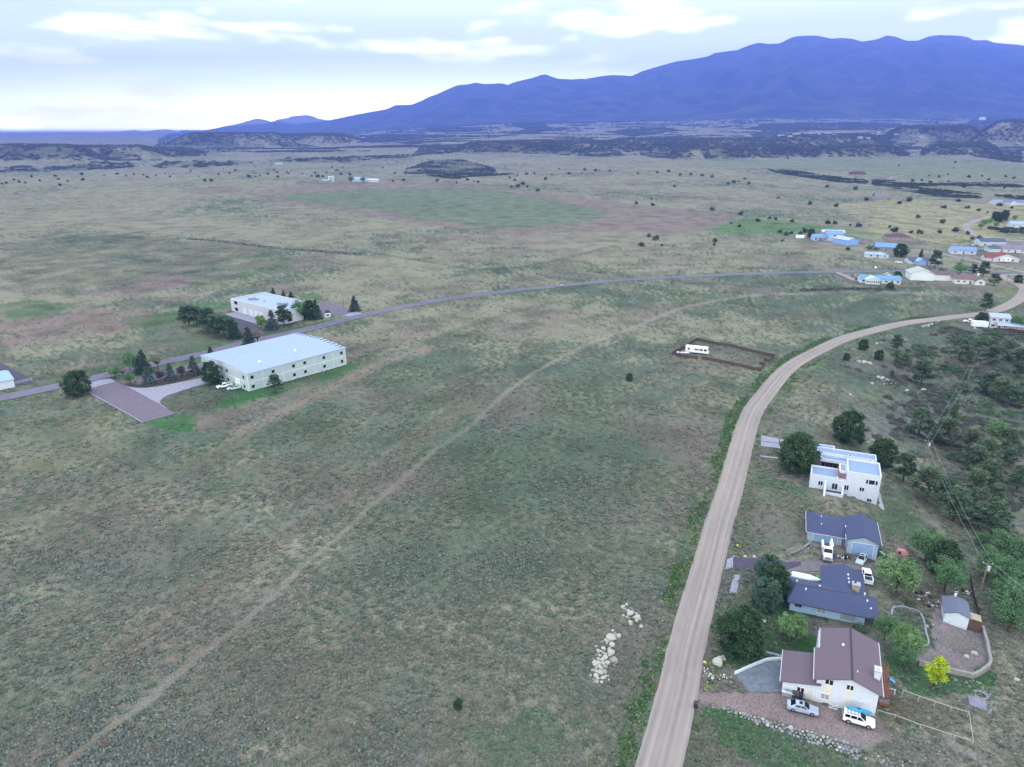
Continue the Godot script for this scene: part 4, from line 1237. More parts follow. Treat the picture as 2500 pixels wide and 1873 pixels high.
# ---------------------------------------------------------------- the four near houses
func brown_house() -> void:
	var t := thing("gable_house", "white sided house with mauve brown shingle roof beside the gravel drive", "house", Vector3(44.85, 0, -94.18), 0.40)
	var wall := m_paint("white_siding", Color(0.66, 0.67, 0.74))
	var roof := m_roof("brown_shingle", Color(0.160, 0.118, 0.140))
	var w := MB.new()
	# low wing
	w.hexa(Vector3(0, -1.5, 0), Vector3(4.9, -1.5, 0), Vector3(4.9, -1.5, -7.5), Vector3(0, -1.5, -7.5), Vector3(0, 2.45, 0), Vector3(4.9, 3.45, 0), Vector3(4.9, 3.45, -7.5), Vector3(0, 2.45, -7.5))
	part(t, "wall", w, wall)
	# main block, ridge running away from the drive
	w = MB.new()
	w.box(4.9, -2.0, -12.6, 13.9, 4.7, 0)
	w.quad(Vector3(4.9, 4.7, 0), Vector3(13.9, 4.7, 0), Vector3(9.8, 6.3, 0), Vector3(9.8, 6.3, 0))
	w.quad(Vector3(13.9, 4.7, -12.6), Vector3(4.9, 4.7, -12.6), Vector3(9.8, 6.3, -12.6), Vector3(9.8, 6.3, -12.6))
	part(t, "wall", w, wall)
	var r := MB.new()
	plane(r, Vector3(-0.5, 2.55, 0.5), Vector3(5.6, 3.75, 0.5), Vector3(5.6, 3.75, -7.55), Vector3(-0.5, 2.55, -7.55), 0.18)
	part(t, "roof", r, roof)
	r = MB.new()
	plane(r, Vector3(4.35, 4.68, 0.5), Vector3(9.8, 6.45, 0.5), Vector3(9.8, 6.45, -7.5), Vector3(4.35, 4.68, -7.5), 0.18)
	part(t, "roof", r, roof)
	r = MB.new()
	plane(r, Vector3(5.15, 4.94, -7.503), Vector3(9.8, 6.45, -7.503), Vector3(9.8, 6.45, -13.0), Vector3(5.15, 4.94, -13.0), 0.18)
	part(t, "roof", r, roof)
	r = MB.new()
	plane(r, Vector3(14.45, 4.72, -13.0), Vector3(9.803, 6.45, -13.0), Vector3(9.803, 6.45, 0.5), Vector3(14.45, 4.72, 0.5), 0.18)
	part(t, "roof", r, roof)
	gutter(t, Vector3(4.30, 4.62, 0.52), Vector3(4.30, 4.62, -7.5), 0.12, 0.16)
	gutter(t, Vector3(14.5, 4.66, 0.52), Vector3(14.5, 4.66, -13.0), 0.12, 0.14)
	gutter(t, Vector3(-0.56, 2.50, 0.52), Vector3(-0.56, 2.50, -7.55), 0.12, 0.14)
	gutter(t, Vector3(5.10, 4.90, -7.55), Vector3(5.10, 4.90, -13.0), 0.12, 0.14)
	var rc := MB.new()
	rc.bar(Vector3(9.8, 6.47, 0.5), Vector3(9.8, 6.47, -13.0), 0.28, 0.05)
	part(t, "ridge_cap", rc, m_roof("dark_ridge", Color(0.07, 0.055, 0.06)))
	var f := Vector3(0, 0, 1)
	var red := mat("red_curtain_glass", Color(0.06, 0.012, 0.012), 0.15)
	win(t, Vector3(2.75, 1.45, 0), f, 1.05, 0.95, 2, null, red)
	win(t, Vector3(6.7, 4.45, 0), f, 1.15, 0.95, 2)
	win(t, Vector3(6.45, 1.45, 0), f, 1.15, 1.0, 2, null, mat("blind_glass", Color(0.30, 0.31, 0.34), 0.3))
	win(t, Vector3(9.75, 4.45, 0), f, 0.95, 0.9, 2)
	door(t, Vector3(4.15, 0.02, 0), f, 0.9, 2.05, m_paint("cream_door", Color(0.62, 0.60, 0.54)))
	# faded strips of siding below the windows
	for q in [[6.15, 7.2, 0.2, 3.85], [9.3, 10.15, 0.3, 3.9]]:
		var st := MB.new()
		st.box(q[0], q[2], 0.002, q[1], q[3], 0.014)
		part(t, "siding_panel", st, m_paint("cream_siding", Color(0.74, 0.68, 0.58)))
	var c := MB.new()
	c.box(13.2, 3.6, -4.1, 14.1, 6.5, -2.9)
	var ch := part(t, "chimney", c, wall)
	c = MB.new()
	c.box(13.1, 6.5, -4.2, 14.2, 6.62, -2.8)
	c.box(13.45, 6.62, -3.7, 13.85, 6.85, -3.3)
	part(ch, "chimney_cap", c, mat("zinc", Color(0.55, 0.56, 0.58), 0.4, null, 1.0, 0.6))
	vent(t, Vector3(8.6, 6.0, -8.0), 0.22, 0.25)
	vent(t, Vector3(10.6, 6.1, -1.9), 0.10, 0.3)
	# deck along the far side
	var d := MB.new()
	for k in 9:
		d.box(14.55, 1.6, -11.5 + k * 0.92, 16.2, 1.7, -10.65 + k * 0.92)
	for q in [[16.1, -11.4], [16.1, -7.3], [16.1, -3.3]]:
		d.box(q[0] - 0.1, -2.0, q[1] - 0.1, q[0] + 0.1, 2.6, q[1] + 0.1)
	d.box(16.05, 2.5, -11.5, 16.15, 2.6, -3.2)
	part(t, "deck", d, m_wood("redwood_deck", Color(0.20, 0.10, 0.065)))

func pueblo_house() -> void:
	var t := thing("pueblo_house", "white flat roofed stucco house with stepped parapets on the slope", "house", Vector3(77.64, 0, -166.1), 0.40)
	var st := m_paint("white_stucco", Color(0.64, 0.65, 0.72))
	var deck := m_paint("pale_roof_deck", Color(0.25, 0.33, 0.46))
	flat_block(t, 0, 6.6, -6.1, 0, -2.5, 3.92, st, deck)
	flat_block(t, 8.4, 16.2, -8.5, 0, -4.5, 6.3, st, deck, 0.5)
	flat_block(t, 6.602, 8.398, -6.1, -1.4, -2.5, 5.55, st, deck, 0.3)
	var low := MB.new()
	low.box(6.602, -2.5, -1.398, 8.398, 3.5, -0.002)
	part(t, "wall", low, st)
	flat_block(t, 2.2, 16.4, -13.4, -10.0, -3.5, 4.3, st, deck)
	flat_block(t, 1.2, 16.0, -17.4, -13.402, -3.5, 4.75, st, deck)
	flat_block(t, 0.0, 5.8, -21.8, -17.402, -1.5, 3.7, st, deck)
	var brick := m_wood("terracotta_brick", Color(0.34, 0.15, 0.11))
	var b := MB.new()
	b.box(6.35, 3.4, -4.6, 6.598, 5.4, -1.5)
	b.box(6.35, 3.4, -1.5, 6.85, 5.1, -1.15)
	part(t, "brick_pier", b, brick)
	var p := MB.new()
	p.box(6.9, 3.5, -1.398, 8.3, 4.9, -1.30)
	part(t, "porch_opening_panel", p, m_wood("porch_shade", Color(0.26, 0.17, 0.16)))  # brown panel stands in for the shaded porch opening
	# arcade of the inner court
	var a := MB.new()
	for k in 7:
		a.box(2.4 + k * 0.98, 0.0, -9.95, 2.58 + k * 0.98, 3.4, -9.75)
	a.box(2.3, 3.3, -9.96, 8.4, 3.6, -9.70)
	part(t, "arcade", a, m_wood("dark_beam", Color(0.055, 0.03, 0.03)))
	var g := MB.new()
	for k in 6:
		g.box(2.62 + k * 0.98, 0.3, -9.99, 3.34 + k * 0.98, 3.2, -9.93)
	part(t, "arcade_dark_openings", g, m_glass())  # dark sheets stand for the shade inside the arcade openings
	var c := MB.new()
	c.box(1.0, -0.6, -9.7, 8.3, 0.05, -6.103)
	part(t, "courtyard_floor", c, m_concrete())
	for q in [[9.3, -12.0, 4.2, 5.6], [14.0, -9.3, 4.2, 6.2]]:
		var ch := MB.new()
		ch.box(q[0] - 0.45, q[2] - 0.4, q[1] - 0.45, q[0] + 0.45, q[3], q[1] + 0.45)
		var o := part(t, "chimney", ch, st)
		ch = MB.new()
		ch.box(q[0] - 0.25, q[3], q[1] - 0.25, q[0] + 0.25, q[3] + 0.12, q[1] + 0.25)
		part(o, "flue", ch, m_wood("terracotta_brick"))
	var f := Vector3(0, 0, 1)
	for k in [[2.6, 1.8, 1.0, 1.1, 2], [6.0, 1.55, 1.25, 1.6, 2], [8.75, 1.75, 0.95, 1.35, 2], [12.3, 2.0, 1.0, 1.0, 2], [14.25, 4.35, 1.3, 1.15, 1], [13.15, 4.35, 0.45, 1.1, 1], [15.35, 4.35, 0.45, 1.1, 1], [10.7, -0.75, 1.0, 0.75, 2], [14.4, -0.7, 1.0, 0.85, 2], [8.95, -0.4, 0.35, 0.8, 1]]:
		win(t, Vector3(k[0], k[1], 0), f, k[2], k[3], k[4], st)
	# buttress walls and the planter between them
	var w := MB.new()
	w.hexa(Vector3(3.5, -3.4, 4.6), Vector3(3.95, -3.4, 4.6), Vector3(3.95, -3.4, 0.002), Vector3(3.5, -3.4, 0.002), Vector3(3.5, -0.6, 4.6), Vector3(3.95, -0.6, 4.6), Vector3(3.95, 2.9, 0.002), Vector3(3.5, 2.9, 0.002))
	w.hexa(Vector3(7.7, -3.4, 2.6), Vector3(8.1, -3.4, 2.6), Vector3(8.1, -3.4, 0.002), Vector3(7.7, -3.4, 0.002), Vector3(7.7, 0.7, 2.6), Vector3(8.1, 0.7, 2.6), Vector3(8.1, 2.2, 0.002), Vector3(7.7, 2.2, 0.002))
	w.box(3.952, -3.4, 2.3, 7.698, 0.75, 2.6)
	part(t, "buttress_wall", w, st)
	var pl := MB.new()
	pl.box(3.953, -0.5, 0.003, 7.697, 0.2, 2.298)
	part(t, "planter_soil", pl, m_wood("soil", Color(0.10, 0.08, 0.06)))
	var walk := MB.new()
	walk.hexa(Vector3(16.25, -2.6, 0.6), Vector3(18.0, -2.6, 1.6), Vector3(17.4, -2.6, -8.5), Vector3(16.25, -2.6, -8.5), Vector3(16.25, -1.75, 0.6), Vector3(18.0, -1.85, 1.6), Vector3(17.4, -1.7, -8.5), Vector3(16.25, -1.65, -8.5))
	part(t, "side_walk", walk, m_concrete())

func workshop() -> void:
	var t := thing("workshop_garage", "pale blue garage with two large doors and slate blue shingle roof", "garage", Vector3(67.37, 0, -140.8), 0.36)
	var wall := m_paint("pale_blue_siding", Color(0.40, 0.49, 0.62))
	var roof := m_roof("slate_shingle", Color(0.072, 0.082, 0.150))
	var w := MB.new()
	w.box(0, -1.0, -8.7, 8.0, 2.35, 0)
	part(t, "wall", w, wall)
	w = MB.new()
	gable_walls_z(w, 8.002, 14.0, -7.0, 2.5, -1.5, 3.55, 4.75)
	part(t, "wall", w, wall)
	var r := MB.new()
	# low roof, hipped at its free end and dying into the tall one
	var e := 2.35
	r.quad(Vector3(-0.5, e, 0.5), Vector3(8.0, e, 0.5), Vector3(8.0, 4.0, -4.35), Vector3(2.4, 4.0, -4.35))
	r.quad(Vector3(8.0, e, -9.2), Vector3(-0.5, e, -9.2), Vector3(2.4, 4.0, -4.35), Vector3(8.0, 4.0, -4.35))
	r.tri(Vector3(-0.5, e, -9.2), Vector3(-0.5, e, 0.5), Vector3(2.4, 4.0, -4.35))
	r.quad(Vector3(-0.5, e - 0.15, 0.5), Vector3(8.0, e - 0.15, 0.5), Vector3(8.0, e, 0.5), Vector3(-0.5, e, 0.5))
	r.quad(Vector3(-0.5, e - 0.15, -9.2), Vector3(-0.5, e - 0.15, 0.5), Vector3(-0.5, e, 0.5), Vector3(-0.5, e, -9.2))
	r.quad(Vector3(-0.5, e - 0.15, -9.2), Vector3(8.0, e - 0.15, -9.2), Vector3(8.0, e - 0.15, 0.5), Vector3(-0.5, e - 0.15, 0.5))
	part(t, "roof", r, roof)
	r = MB.new()
	gable_roof_z(r, 8.002, 14.0, -7.0, 2.5, 3.55, 4.75, 0.5)
	part(t, "roof", r, roof)
	gutter(t, Vector3(-0.55, 2.27, 0.5), Vector3(-0.55, 2.27, -9.2), 0.1, 0.16)
	gutter(t, Vector3(14.58, 3.42, 3.0), Vector3(14.58, 3.42, -7.5), 0.1, 0.16)
	gutter(t, Vector3(7.45, 3.42, 3.0), Vector3(7.45, 3.42, 0.6), 0.1, 0.16)
	gutter(t, Vector3(-0.5, 2.26, 0.56), Vector3(7.9, 2.26, 0.56), 0.1, 0.14)
	var dm := m_paint("garage_door_blue", Color(0.30, 0.44, 0.64))
	door(t, Vector3(3.6, 0, 0), Vector3(0, 0, 1), 4.9, 2.05, dm, "garage_door", 4)
	door(t, Vector3(11.0, 0, 2.5), Vector3(0, 0, 1), 4.2, 2.9, dm, "garage_door", 5)
	door(t, Vector3(7.35, 0, 0), Vector3(0, 0, 1), 0.85, 1.95, m_paint("mauve_door", Color(0.20, 0.19, 0.23)))
	for q in [Vector3(2.5, 3.95, -4.6), Vector3(2.6, 3.2, -2.3), Vector3(7.6, 3.6, -2.4)]:
		vent(t, q, 0.12, 0.3)

func blue_house() -> void:
	var t := thing("ranch_house", "low pale blue ranch house with slate blue shingle roof and stone chimney", "house", Vector3(54.0, 0, -115.7), 0.36)
	var wall := m_paint("ice_blue_siding", Color(0.38, 0.51, 0.66))
	var roof := m_roof("slate_shingle")
	var w := MB.new()
	w.box(0, -1.2, -7.4, 13.2, 2.25, 0)
	part(t, "wall", w, wall)
	w = MB.new()
	w.box(6.3, -1.2, -14.0, 13.3, 2.25, -7.402)
	part(t, "wall", w, wall)
	var r := MB.new()
	var e := 2.2
	var yr := 3.75
	# front slope with the hip at its right end
	r.quad(Vector3(-0.6, e, 0.6), Vector3(13.8, e, 0.6), Vector3(10.1, yr, -3.7), Vector3(0.9, yr, -3.7))
	r.tri(Vector3(-0.6, e, -8.0), Vector3(-0.6, e, 0.6), Vector3(0.9, yr, -3.7))
	r.quad(Vector3(5.75, e, -8.0), Vector3(-0.6, e, -8.0), Vector3(0.9, yr, -3.7), Vector3(10.1, yr, -3.7))
	# long slope to the right, ridge running back
	r.tri(Vector3(13.8, e, 0.6), Vector3(15.6, e - 0.1, -1.0), Vector3(10.1, yr, -3.7))
	r.tri(Vector3(15.6, e - 0.1, -1.0), Vector3(15.6, e - 0.1, -6.8), Vector3(10.1, yr, -3.7))
	r.tri(Vector3(15.6, e - 0.1, -6.8), Vector3(13.9, e, -7.0), Vector3(10.1, yr, -3.7))
	r.tri(Vector3(13.9, e, -7.0), Vector3(10.1, yr, -14.5), Vector3(10.1, yr, -3.7))
	r.tri(Vector3(13.9, e, -7.0), Vector3(13.9, e, -14.5), Vector3(10.1, yr, -14.5))
	r.quad(Vector3(5.75, e, -14.5), Vector3(5.75, e, -8.0), Vector3(10.1, yr, -3.7), Vector3(10.1, yr, -14.5))
	r.tri(Vector3(13.9, e, -14.5), Vector3(5.75, e, -14.5), Vector3(10.1, yr, -14.5))
	var k := [Vector3(-0.6, e, 0.6), Vector3(13.8, e, 0.6), Vector3(15.6, e - 0.1, -1.0), Vector3(15.6, e - 0.1, -6.8), Vector3(13.9, e, -7.0), Vector3(13.9, e, -14.5), Vector3(5.75, e, -14.5), Vector3(5.75, e, -8.0), Vector3(-0.6, e, -8.0)]
	var dn := Vector3(0, -0.18, 0)
	for i in k.size():
		r.quad(k[i] + dn, k[(i + 1) % k.size()] + dn, k[(i + 1) % k.size()], k[i])
	part(t, "roof", r, roof)
	var lap := MB.new()
	lap.quad(Vector3(0.9, yr + 0.03, -3.72), Vector3(10.0, yr + 0.03, -3.72), Vector3(9.7, yr - 0.08, -4.1), Vector3(0.85, yr - 0.08, -4.1))
	part(t, "ridge_cap", lap, m_roof("dark_ridge"))
	for q in [[14.9, -1.3], [14.9, -6.4]]:
		var post := MB.new()
		post.box(q[0] - 0.1, -1.5, q[1] - 0.1, q[0] + 0.1, 2.1, q[1] + 0.1)
		part(t, "porch_post", post, m_wood())
	var f := Vector3(0, 0, 1)
	var fr := m_paint("tan_frame", Color(0.30, 0.27, 0.26))
	win(t, Vector3(1.5, 1.5, 0), f, 1.1, 0.7, 2, fr)
	win(t, Vector3(5.6, 1.2, 0), f, 1.5, 0.9, 2, null, mat("blind_glass"))
	win(t, Vector3(10.3, 1.15, 0), f, 2.3, 1.0, 3, fr, mat("blind_glass"))
	var dp := MB.new()
	dp.box(7.9, -0.3, 0.002, 8.02, 2.1, 0.09)
	part(t, "downpipe", dp, m_paint("eave_trim", Color(0.55, 0.50, 0.49)))
	var ch := MB.new()
	ch.box(11.1, 2.5, -7.4, 12.4, 4.35, -6.2)
	var o := part(t, "chimney", ch, mat("stone_chimney", Color(0.42, 0.37, 0.27), 0.95, tex("cobble", 0.09, lin(0.55, 0.5, 0.45), lin(1.4, 1.4, 1.4), 1, 256), 0.6))
	ch = MB.new()
	ch.box(11.0, 4.35, -7.5, 12.5, 4.47, -6.1)
	part(o, "chimney_cap", ch, m_concrete())
	ch = MB.new()
	ch.tube(Vector3(11.6, 4.4, -7.0), Vector3(11.6, 4.8, -7.0), 0.18, 0.18, 8)
	part(o, "flue", ch, m_wood("dark_beam"))
	for q in [Vector3(10.6, 3.6, -10.6), Vector3(10.6, 3.6, -9.2), Vector3(10.6, 3.6, -7.9), Vector3(13.4, 2.9, -6.0), Vector3(13.7, 2.75, -4.0), Vector3(14.2, 2.5, -2.0), Vector3(1.0, 3.4, -5.1), Vector3(2.6, 3.5, -2.7), Vector3(5.2, 3.3, -5.0)]:
		vent(t, q, 0.17, 0.2)

func shed() -> void:
	var t := thing("garden_shed", "small white shed with grey blue roof and plywood lean-to by the fence", "shed", on(83.5, -114.25), 0.45)
	var w := MB.new()
	gable_walls_z(w, 0, 4.0, -5.2, 0, -1.0, 2.2, 2.95)
	part(t, "wall", w, m_paint("shed_white", Color(0.66, 0.70, 0.76)))
	var r := MB.new()
	gable_roof_z(r, 0, 4.0, -5.2, 0, 2.2, 2.95, 0.3)
	part(t, "roof", r, m_roof("shed_shingle", Color(0.150, 0.160, 0.215)))
	r = MB.new()
	plane(r, Vector3(4.05, 2.0, -0.4), Vector3(6.2, 1.6, -0.6), Vector3(6.2, 1.6, -2.8), Vector3(4.05, 2.0, -2.6), 0.06)
	part(t, "lean_to_roof", r, m_wood("plywood", Color(0.42, 0.32, 0.24)))
	for k in 8:
		var b := MB.new()
		b.box(4.1 + k * 0.27, -1.0, -0.42, 4.34 + k * 0.27, 1.45 + 0.05 * (k % 2), -0.36)
		part(t, "board", b, m_wood())
	for q in [[6.1, -0.7], [6.1, -2.7]]:
		var b := MB.new()
		b.box(q[0] - 0.06, -1.0, q[1] - 0.06, q[0] + 0.06, 1.55, q[1] + 0.06)
		part(t, "post", b, m_wood())
	vent(t, Vector3(1.9, 2.9, -5.2), 0.25, 0.6)

# ---------------------------------------------------------------- warehouses
func warehouse() -> void:
	var t := thing("warehouse", "large white panelled warehouse with pale metal roof beside the tarmac road", "warehouse", on(-94.1, -238.75), -0.86)
	var A := 42.57
	var B := 33.37
	var h := 6.6
	var wall := m_paint("panel_joint_white", Color(0.64, 0.66, 0.70))
	var pan := m_paint("panel_grey_green", Color(0.46, 0.52, 0.53))
	var w := MB.new()
	w.box(0, -1.0, -B, A, h, 0)
	for x in [0.0, A]:
		var o := 1.0 if x > 1.0 else -1.0
		if o > 0:
			w.tri(Vector3(x, h, 0), Vector3(x, h, -B), Vector3(x, h + 1.0, -B / 2))
		else:
			w.tri(Vector3(x, h, -B), Vector3(x, h, 0), Vector3(x, h + 1.0, -B / 2))
	part(t, "wall", w, wall)
	var xs := [0.15, 1.8, 6.1, 10.2, 14.4, 18.75, 23.6, 28.1, 32.25, 36.6, 40.5, A - 0.15]
	for i in xs.size() - 1:
		for row in 2:
			var m := MB.new()
			var y0 := 0.15 if row == 0 else 3.5
			var y1 := 3.05 if row == 0 else 6.1
			m.box(xs[i] + 0.2, y0, 0.003, xs[i + 1] - 0.2, y1, 0.05)
			part(t, "panel", m, pan)
	for k in 4:
		for row in 2:
			var m := MB.new()
			m.box(-0.05, 0.15 if row == 0 else 3.5, -0.4 - (k + 1) * 8.2 + 0.25, -0.003, 3.05 if row == 0 else 6.1, -0.4 - k * 8.2)
			part(t, "panel", m, pan)
	var r := MB.new()
	plane(r, Vector3(-0.3, h + 0.06, 0.35), Vector3(A + 0.3, h + 0.06, 0.35), Vector3(A + 0.3, h + 1.2, -B / 2), Vector3(-0.3, h + 1.2, -B / 2), 0.16)
	var rm := m_metal("pale_metal_roof", Color(0.27, 0.34, 0.48))
	part(t, "roof", r, rm)
	r = MB.new()
	plane(r, Vector3(A + 0.3, h + 0.06, -B - 0.35), Vector3(-0.3, h + 0.06, -B - 0.35), Vector3(-0.3, h + 1.203, -B / 2), Vector3(A + 0.3, h + 1.203, -B / 2), 0.16)
	part(t, "roof", r, rm)
	for k in 13:
		var m := MB.new()
		var z := -1.6 - k * 2.5
		var y := h + 0.06 + 1.14 * (1.0 - absf(z + B / 2) / (B / 2 + 0.35)) + 0.02
		m.box(A - 1.9, y, z - 0.13, A + 0.1, y + 0.13, z + 0.13)
		part(t, "roof_strap", m, m_wood("rust_strap", Color(0.16, 0.09, 0.085)))
	var dark := mat("dark_frame", Color(0.03, 0.03, 0.032), 0.5)
	var f := Vector3(0, 0, 1)
	for x in [1.8, 10.2, 18.75, 23.6, 32.25, 40.5]:
		win(t, Vector3(x, 4.95, 0.05), f, 0.95, 1.0, 1, dark)
	for x in [1.8, 18.75, 23.6, 32.25, 40.5]:
		win(t, Vector3(x, 1.45, 0.05), f, 0.95, 1.0, 1, dark)
	var l := Vector3(-1, 0, 0)
	for z in [-2.6, -14.1, -18.1]:
		win(t, Vector3(-0.05, 4.8, z), l, 0.85, 1.0, 1, dark)
		win(t, Vector3(-0.05, 1.4, z), l, 0.85, 1.0, 1, dark)
	door(t, Vector3(-0.05, 0, -7.2), l, 3.2, 3.4, m_paint("white_shutter", Color(0.78, 0.78, 0.80)), "roller_door", 6)
	for q in [[9.0, -6.6], [25.5, -8.6]]:
		var m := MB.new()
		var y := h + 0.06 + 1.14 * (1.0 - absf(q[1] + B / 2) / (B / 2 + 0.35))
		m.tube(Vector3(q[0], y - 0.2, q[1]), Vector3(q[0], y + 0.45, q[1]), 0.42, 0.38, 10)
		m.tube(Vector3(q[0], y + 0.45, q[1]), Vector3(q[0], y + 0.95, q[1]), 0.62, 0.3, 10)
		part(t, "turbine_vent", m, mat("vent_white", Color(0.75, 0.75, 0.77), 0.5))
	for k in 9:
		var x := 4.0 + k * 4.1 + sin(k * 3.0)
		var z := -4.0 - fmod(k * 7.3, 24.0)
		vent(t, Vector3(x, h + 0.06 + 1.14 * (1.0 - absf(z + B / 2) / (B / 2 + 0.35)), z), 0.15, 0.2, mat("zinc", Color(0.55, 0.56, 0.58), 0.4, null, 1.0, 0.6))
	var bx := MB.new()
	bx.box(11.9, -0.5, 0.06, 12.7, 0.9, 0.7)
	bx.box(30.9, -0.5, 0.06, 31.6, 0.8, 0.6)
	part(t, "meter_box", bx, m_paint("grey_box", Color(0.5, 0.52, 0.55)))
	bx = MB.new()
	bx.box(4.0, -1.0, -B - 2.6, 14.0, 4.9, -B - 0.4)
	part(t, "entrance_block", bx, wall)

func office_block() -> void:
	var t := thing("flat_roofed_workshop", "long white flat roofed workshop behind a row of trees across the road", "workshop", on(-110.8, -333.8), -0.91)
	var A := 19.8
	var B := 44.1
	var st := m_paint("warm_white_wall", Color(0.60, 0.59, 0.63))
	flat_block(t, 0, A, -B, 0, -1.0, 6.7, st, m_metal("pale_metal_roof", Color(0.27, 0.34, 0.48)), 0.5, 0.5)
	var l := Vector3(-1, 0, 0)
	var dark := mat("dark_frame")
	win(t, Vector3(0, 5.1, -39.4), l, 2.6, 1.5, 2, dark)
	win(t, Vector3(0, 1.7, -39.4), l, 2.6, 1.5, 2, dark)
	for z in [-32.2, -26.5, -22.0, -17.5]:
		door(t, Vector3(0, 0, z), l, 3.0, 3.4, m_paint("white_shutter"), "roller_door", 5)
	for z in [-35.2, -29.2, -12.5, -8.0]:
		door(t, Vector3(0, 0, z), l, 0.9, 2.0, m_paint("grey_box"))
	for q in [[4.0, 2.0], [14.0, 1.6]]:
		win(t, Vector3(q[0], 4.8, 0), Vector3(0, 0, 1), 2.4, 1.3, 2, dark)
		win(t, Vector3(q[0], 1.5, 0), Vector3(0, 0, 1), 2.4, 1.3, 2, dark)
	win(t, Vector3(A, 4.8, -4.0), Vector3(1, 0, 0), 1.6, 1.3, 1, dark)
	win(t, Vector3(A, 1.5, -4.0), Vector3(1, 0, 0), 1.6, 1.3, 1, dark)
	for q in [[6.0, -36.0, 1.0], [7.0, -34.0, 1.4], [8.2, -32.4, 0.9], [8.0, -26.0, 0.6], [8.5, -14.5, 1.2], [9.6, -12.8, 1.0], [10.6, -11.4, 1.3], [12.5, -6.0, 0.7]]:
		var m := MB.new()
		m.box(q[0] - q[2] * 0.7, 6.2, q[1] - q[2] * 0.6, q[0] + q[2] * 0.7, 6.25 + q[2] * 0.8, q[1] + q[2] * 0.6)
		m.box(q[0] - q[2] * 0.4, 6.25 + q[2] * 0.8, q[1] - q[2] * 0.4, q[0] + q[2] * 0.4, 6.33 + q[2] * 0.8, q[1] + q[2] * 0.4)
		part(t, "air_unit", m, mat("unit_grey", Color(0.33, 0.32, 0.36), 0.6))

func depot() -> void:
	var p := Vector3(-181.61, -0.4, -244.43)
	var t := thing("roadside_depot", "low white building with pale blue roof cut by the left edge", "building", p, -0.80)
	var w := MB.new()
	gable_walls_x(w, -30, 0, -14, 0, -1, 3.0, 4.4)
	part(t, "wall", w, m_paint("white_siding", Color(0.66, 0.67, 0.74)))
	var r := MB.new()
	gable_roof_x(r, -30, 0, -14, 0, 3.0, 4.4, 0.3)
	part(t, "roof", r, m_metal("sky_metal_roof", Color(0.26, 0.40, 0.52)))

# ---------------------------------------------------------------- houses farther off
# q = [x, z, front length]
func house(called: String, label: String, q: Array, depth: float, wall_h: float, rise: float, wall: Color, roof: Color, psi: float, form := "x", wins := 3, metal := false, group := "") -> Node3D:
	var t := thing(called, label, "house" if called.find("house") >= 0 else called.get_slice("_", called.get_slice_count("_") - 1), on(q[0], q[1]), psi, group)
	var L: float = q[2] / 2.0
	var wm := m_paint("wall_%s" % wall.to_html(), wall)
	var rm := m_metal("sheet_%s" % roof.to_html(), roof) if metal else m_roof("tile_%s" % roof.to_html(), roof)
	var w := MB.new()
	var r := MB.new()
	match form:
		"x":
			gable_walls_x(w, -L, L, -depth, 0, -1.0, wall_h, wall_h + rise)
			gable_roof_x(r, -L, L, -depth, 0, wall_h, wall_h + rise)
		"z":
			gable_walls_z(w, -L, L, -depth, 0, -1.0, wall_h, wall_h + rise)
			gable_roof_z(r, -L, L, -depth, 0, wall_h, wall_h + rise)
		"hip":
			w.box(-L, -1.0, -depth, L, wall_h, 0)
			hip_roof(r, -L, L, -depth, 0, wall_h + 0.1, wall_h + rise, depth * 0.45)
	part(t, "wall", w, wm)
	part(t, "roof", r, rm)
	for k in wins:
		var x := -L + 2.0 * L * (k + 0.5) / wins
		if k == wins / 2 and wins > 2:
			door(t, Vector3(x, 0, 0), Vector3(0, 0, 1), 1.0, 2.0, m_wood("door_brown", Color(0.12, 0.08, 0.06)))
		else:
			win(t, Vector3(x, 1.5, 0), Vector3(0, 0, 1), 1.3, 1.1, 2)
		if wall_h > 4.5:
			win(t, Vector3(x, 4.3, 0), Vector3(0, 0, 1), 1.2, 1.1, 2)
	if wins > 0:
		win(t, Vector3(L, 1.5, -depth / 2), Vector3(1, 0, 0), 1.2, 1.1, 2)
		win(t, Vector3(-L, 1.5, -depth / 2), Vector3(-1, 0, 0), 1.2, 1.1, 2)
	return t

func wing(t: Node3D, x0: float, x1: float, z0: float, z1: float, wall_h: float, rise: float, wall: Color, roof: Color, along_x: bool, metal := false) -> void:
	var wm := m_paint("wall_%s" % wall.to_html(), wall)
	var rm := m_metal("sheet_%s" % roof.to_html(), roof) if metal else m_roof("tile_%s" % roof.to_html(), roof)
	var w := MB.new()
	var r := MB.new()
	if along_x:
		gable_walls_x(w, x0, x1, z0, z1, -1.0, wall_h, wall_h + rise)
		gable_roof_x(r, x0, x1, z0, z1, wall_h, wall_h + rise)
	else:
		gable_walls_z(w, x0, x1, z0, z1, -1.0, wall_h, wall_h + rise)
		gable_roof_z(r, x0, x1, z0, z1, wall_h, wall_h + rise)
	part(t, "wall", w, wm)
	part(t, "roof", r, rm)

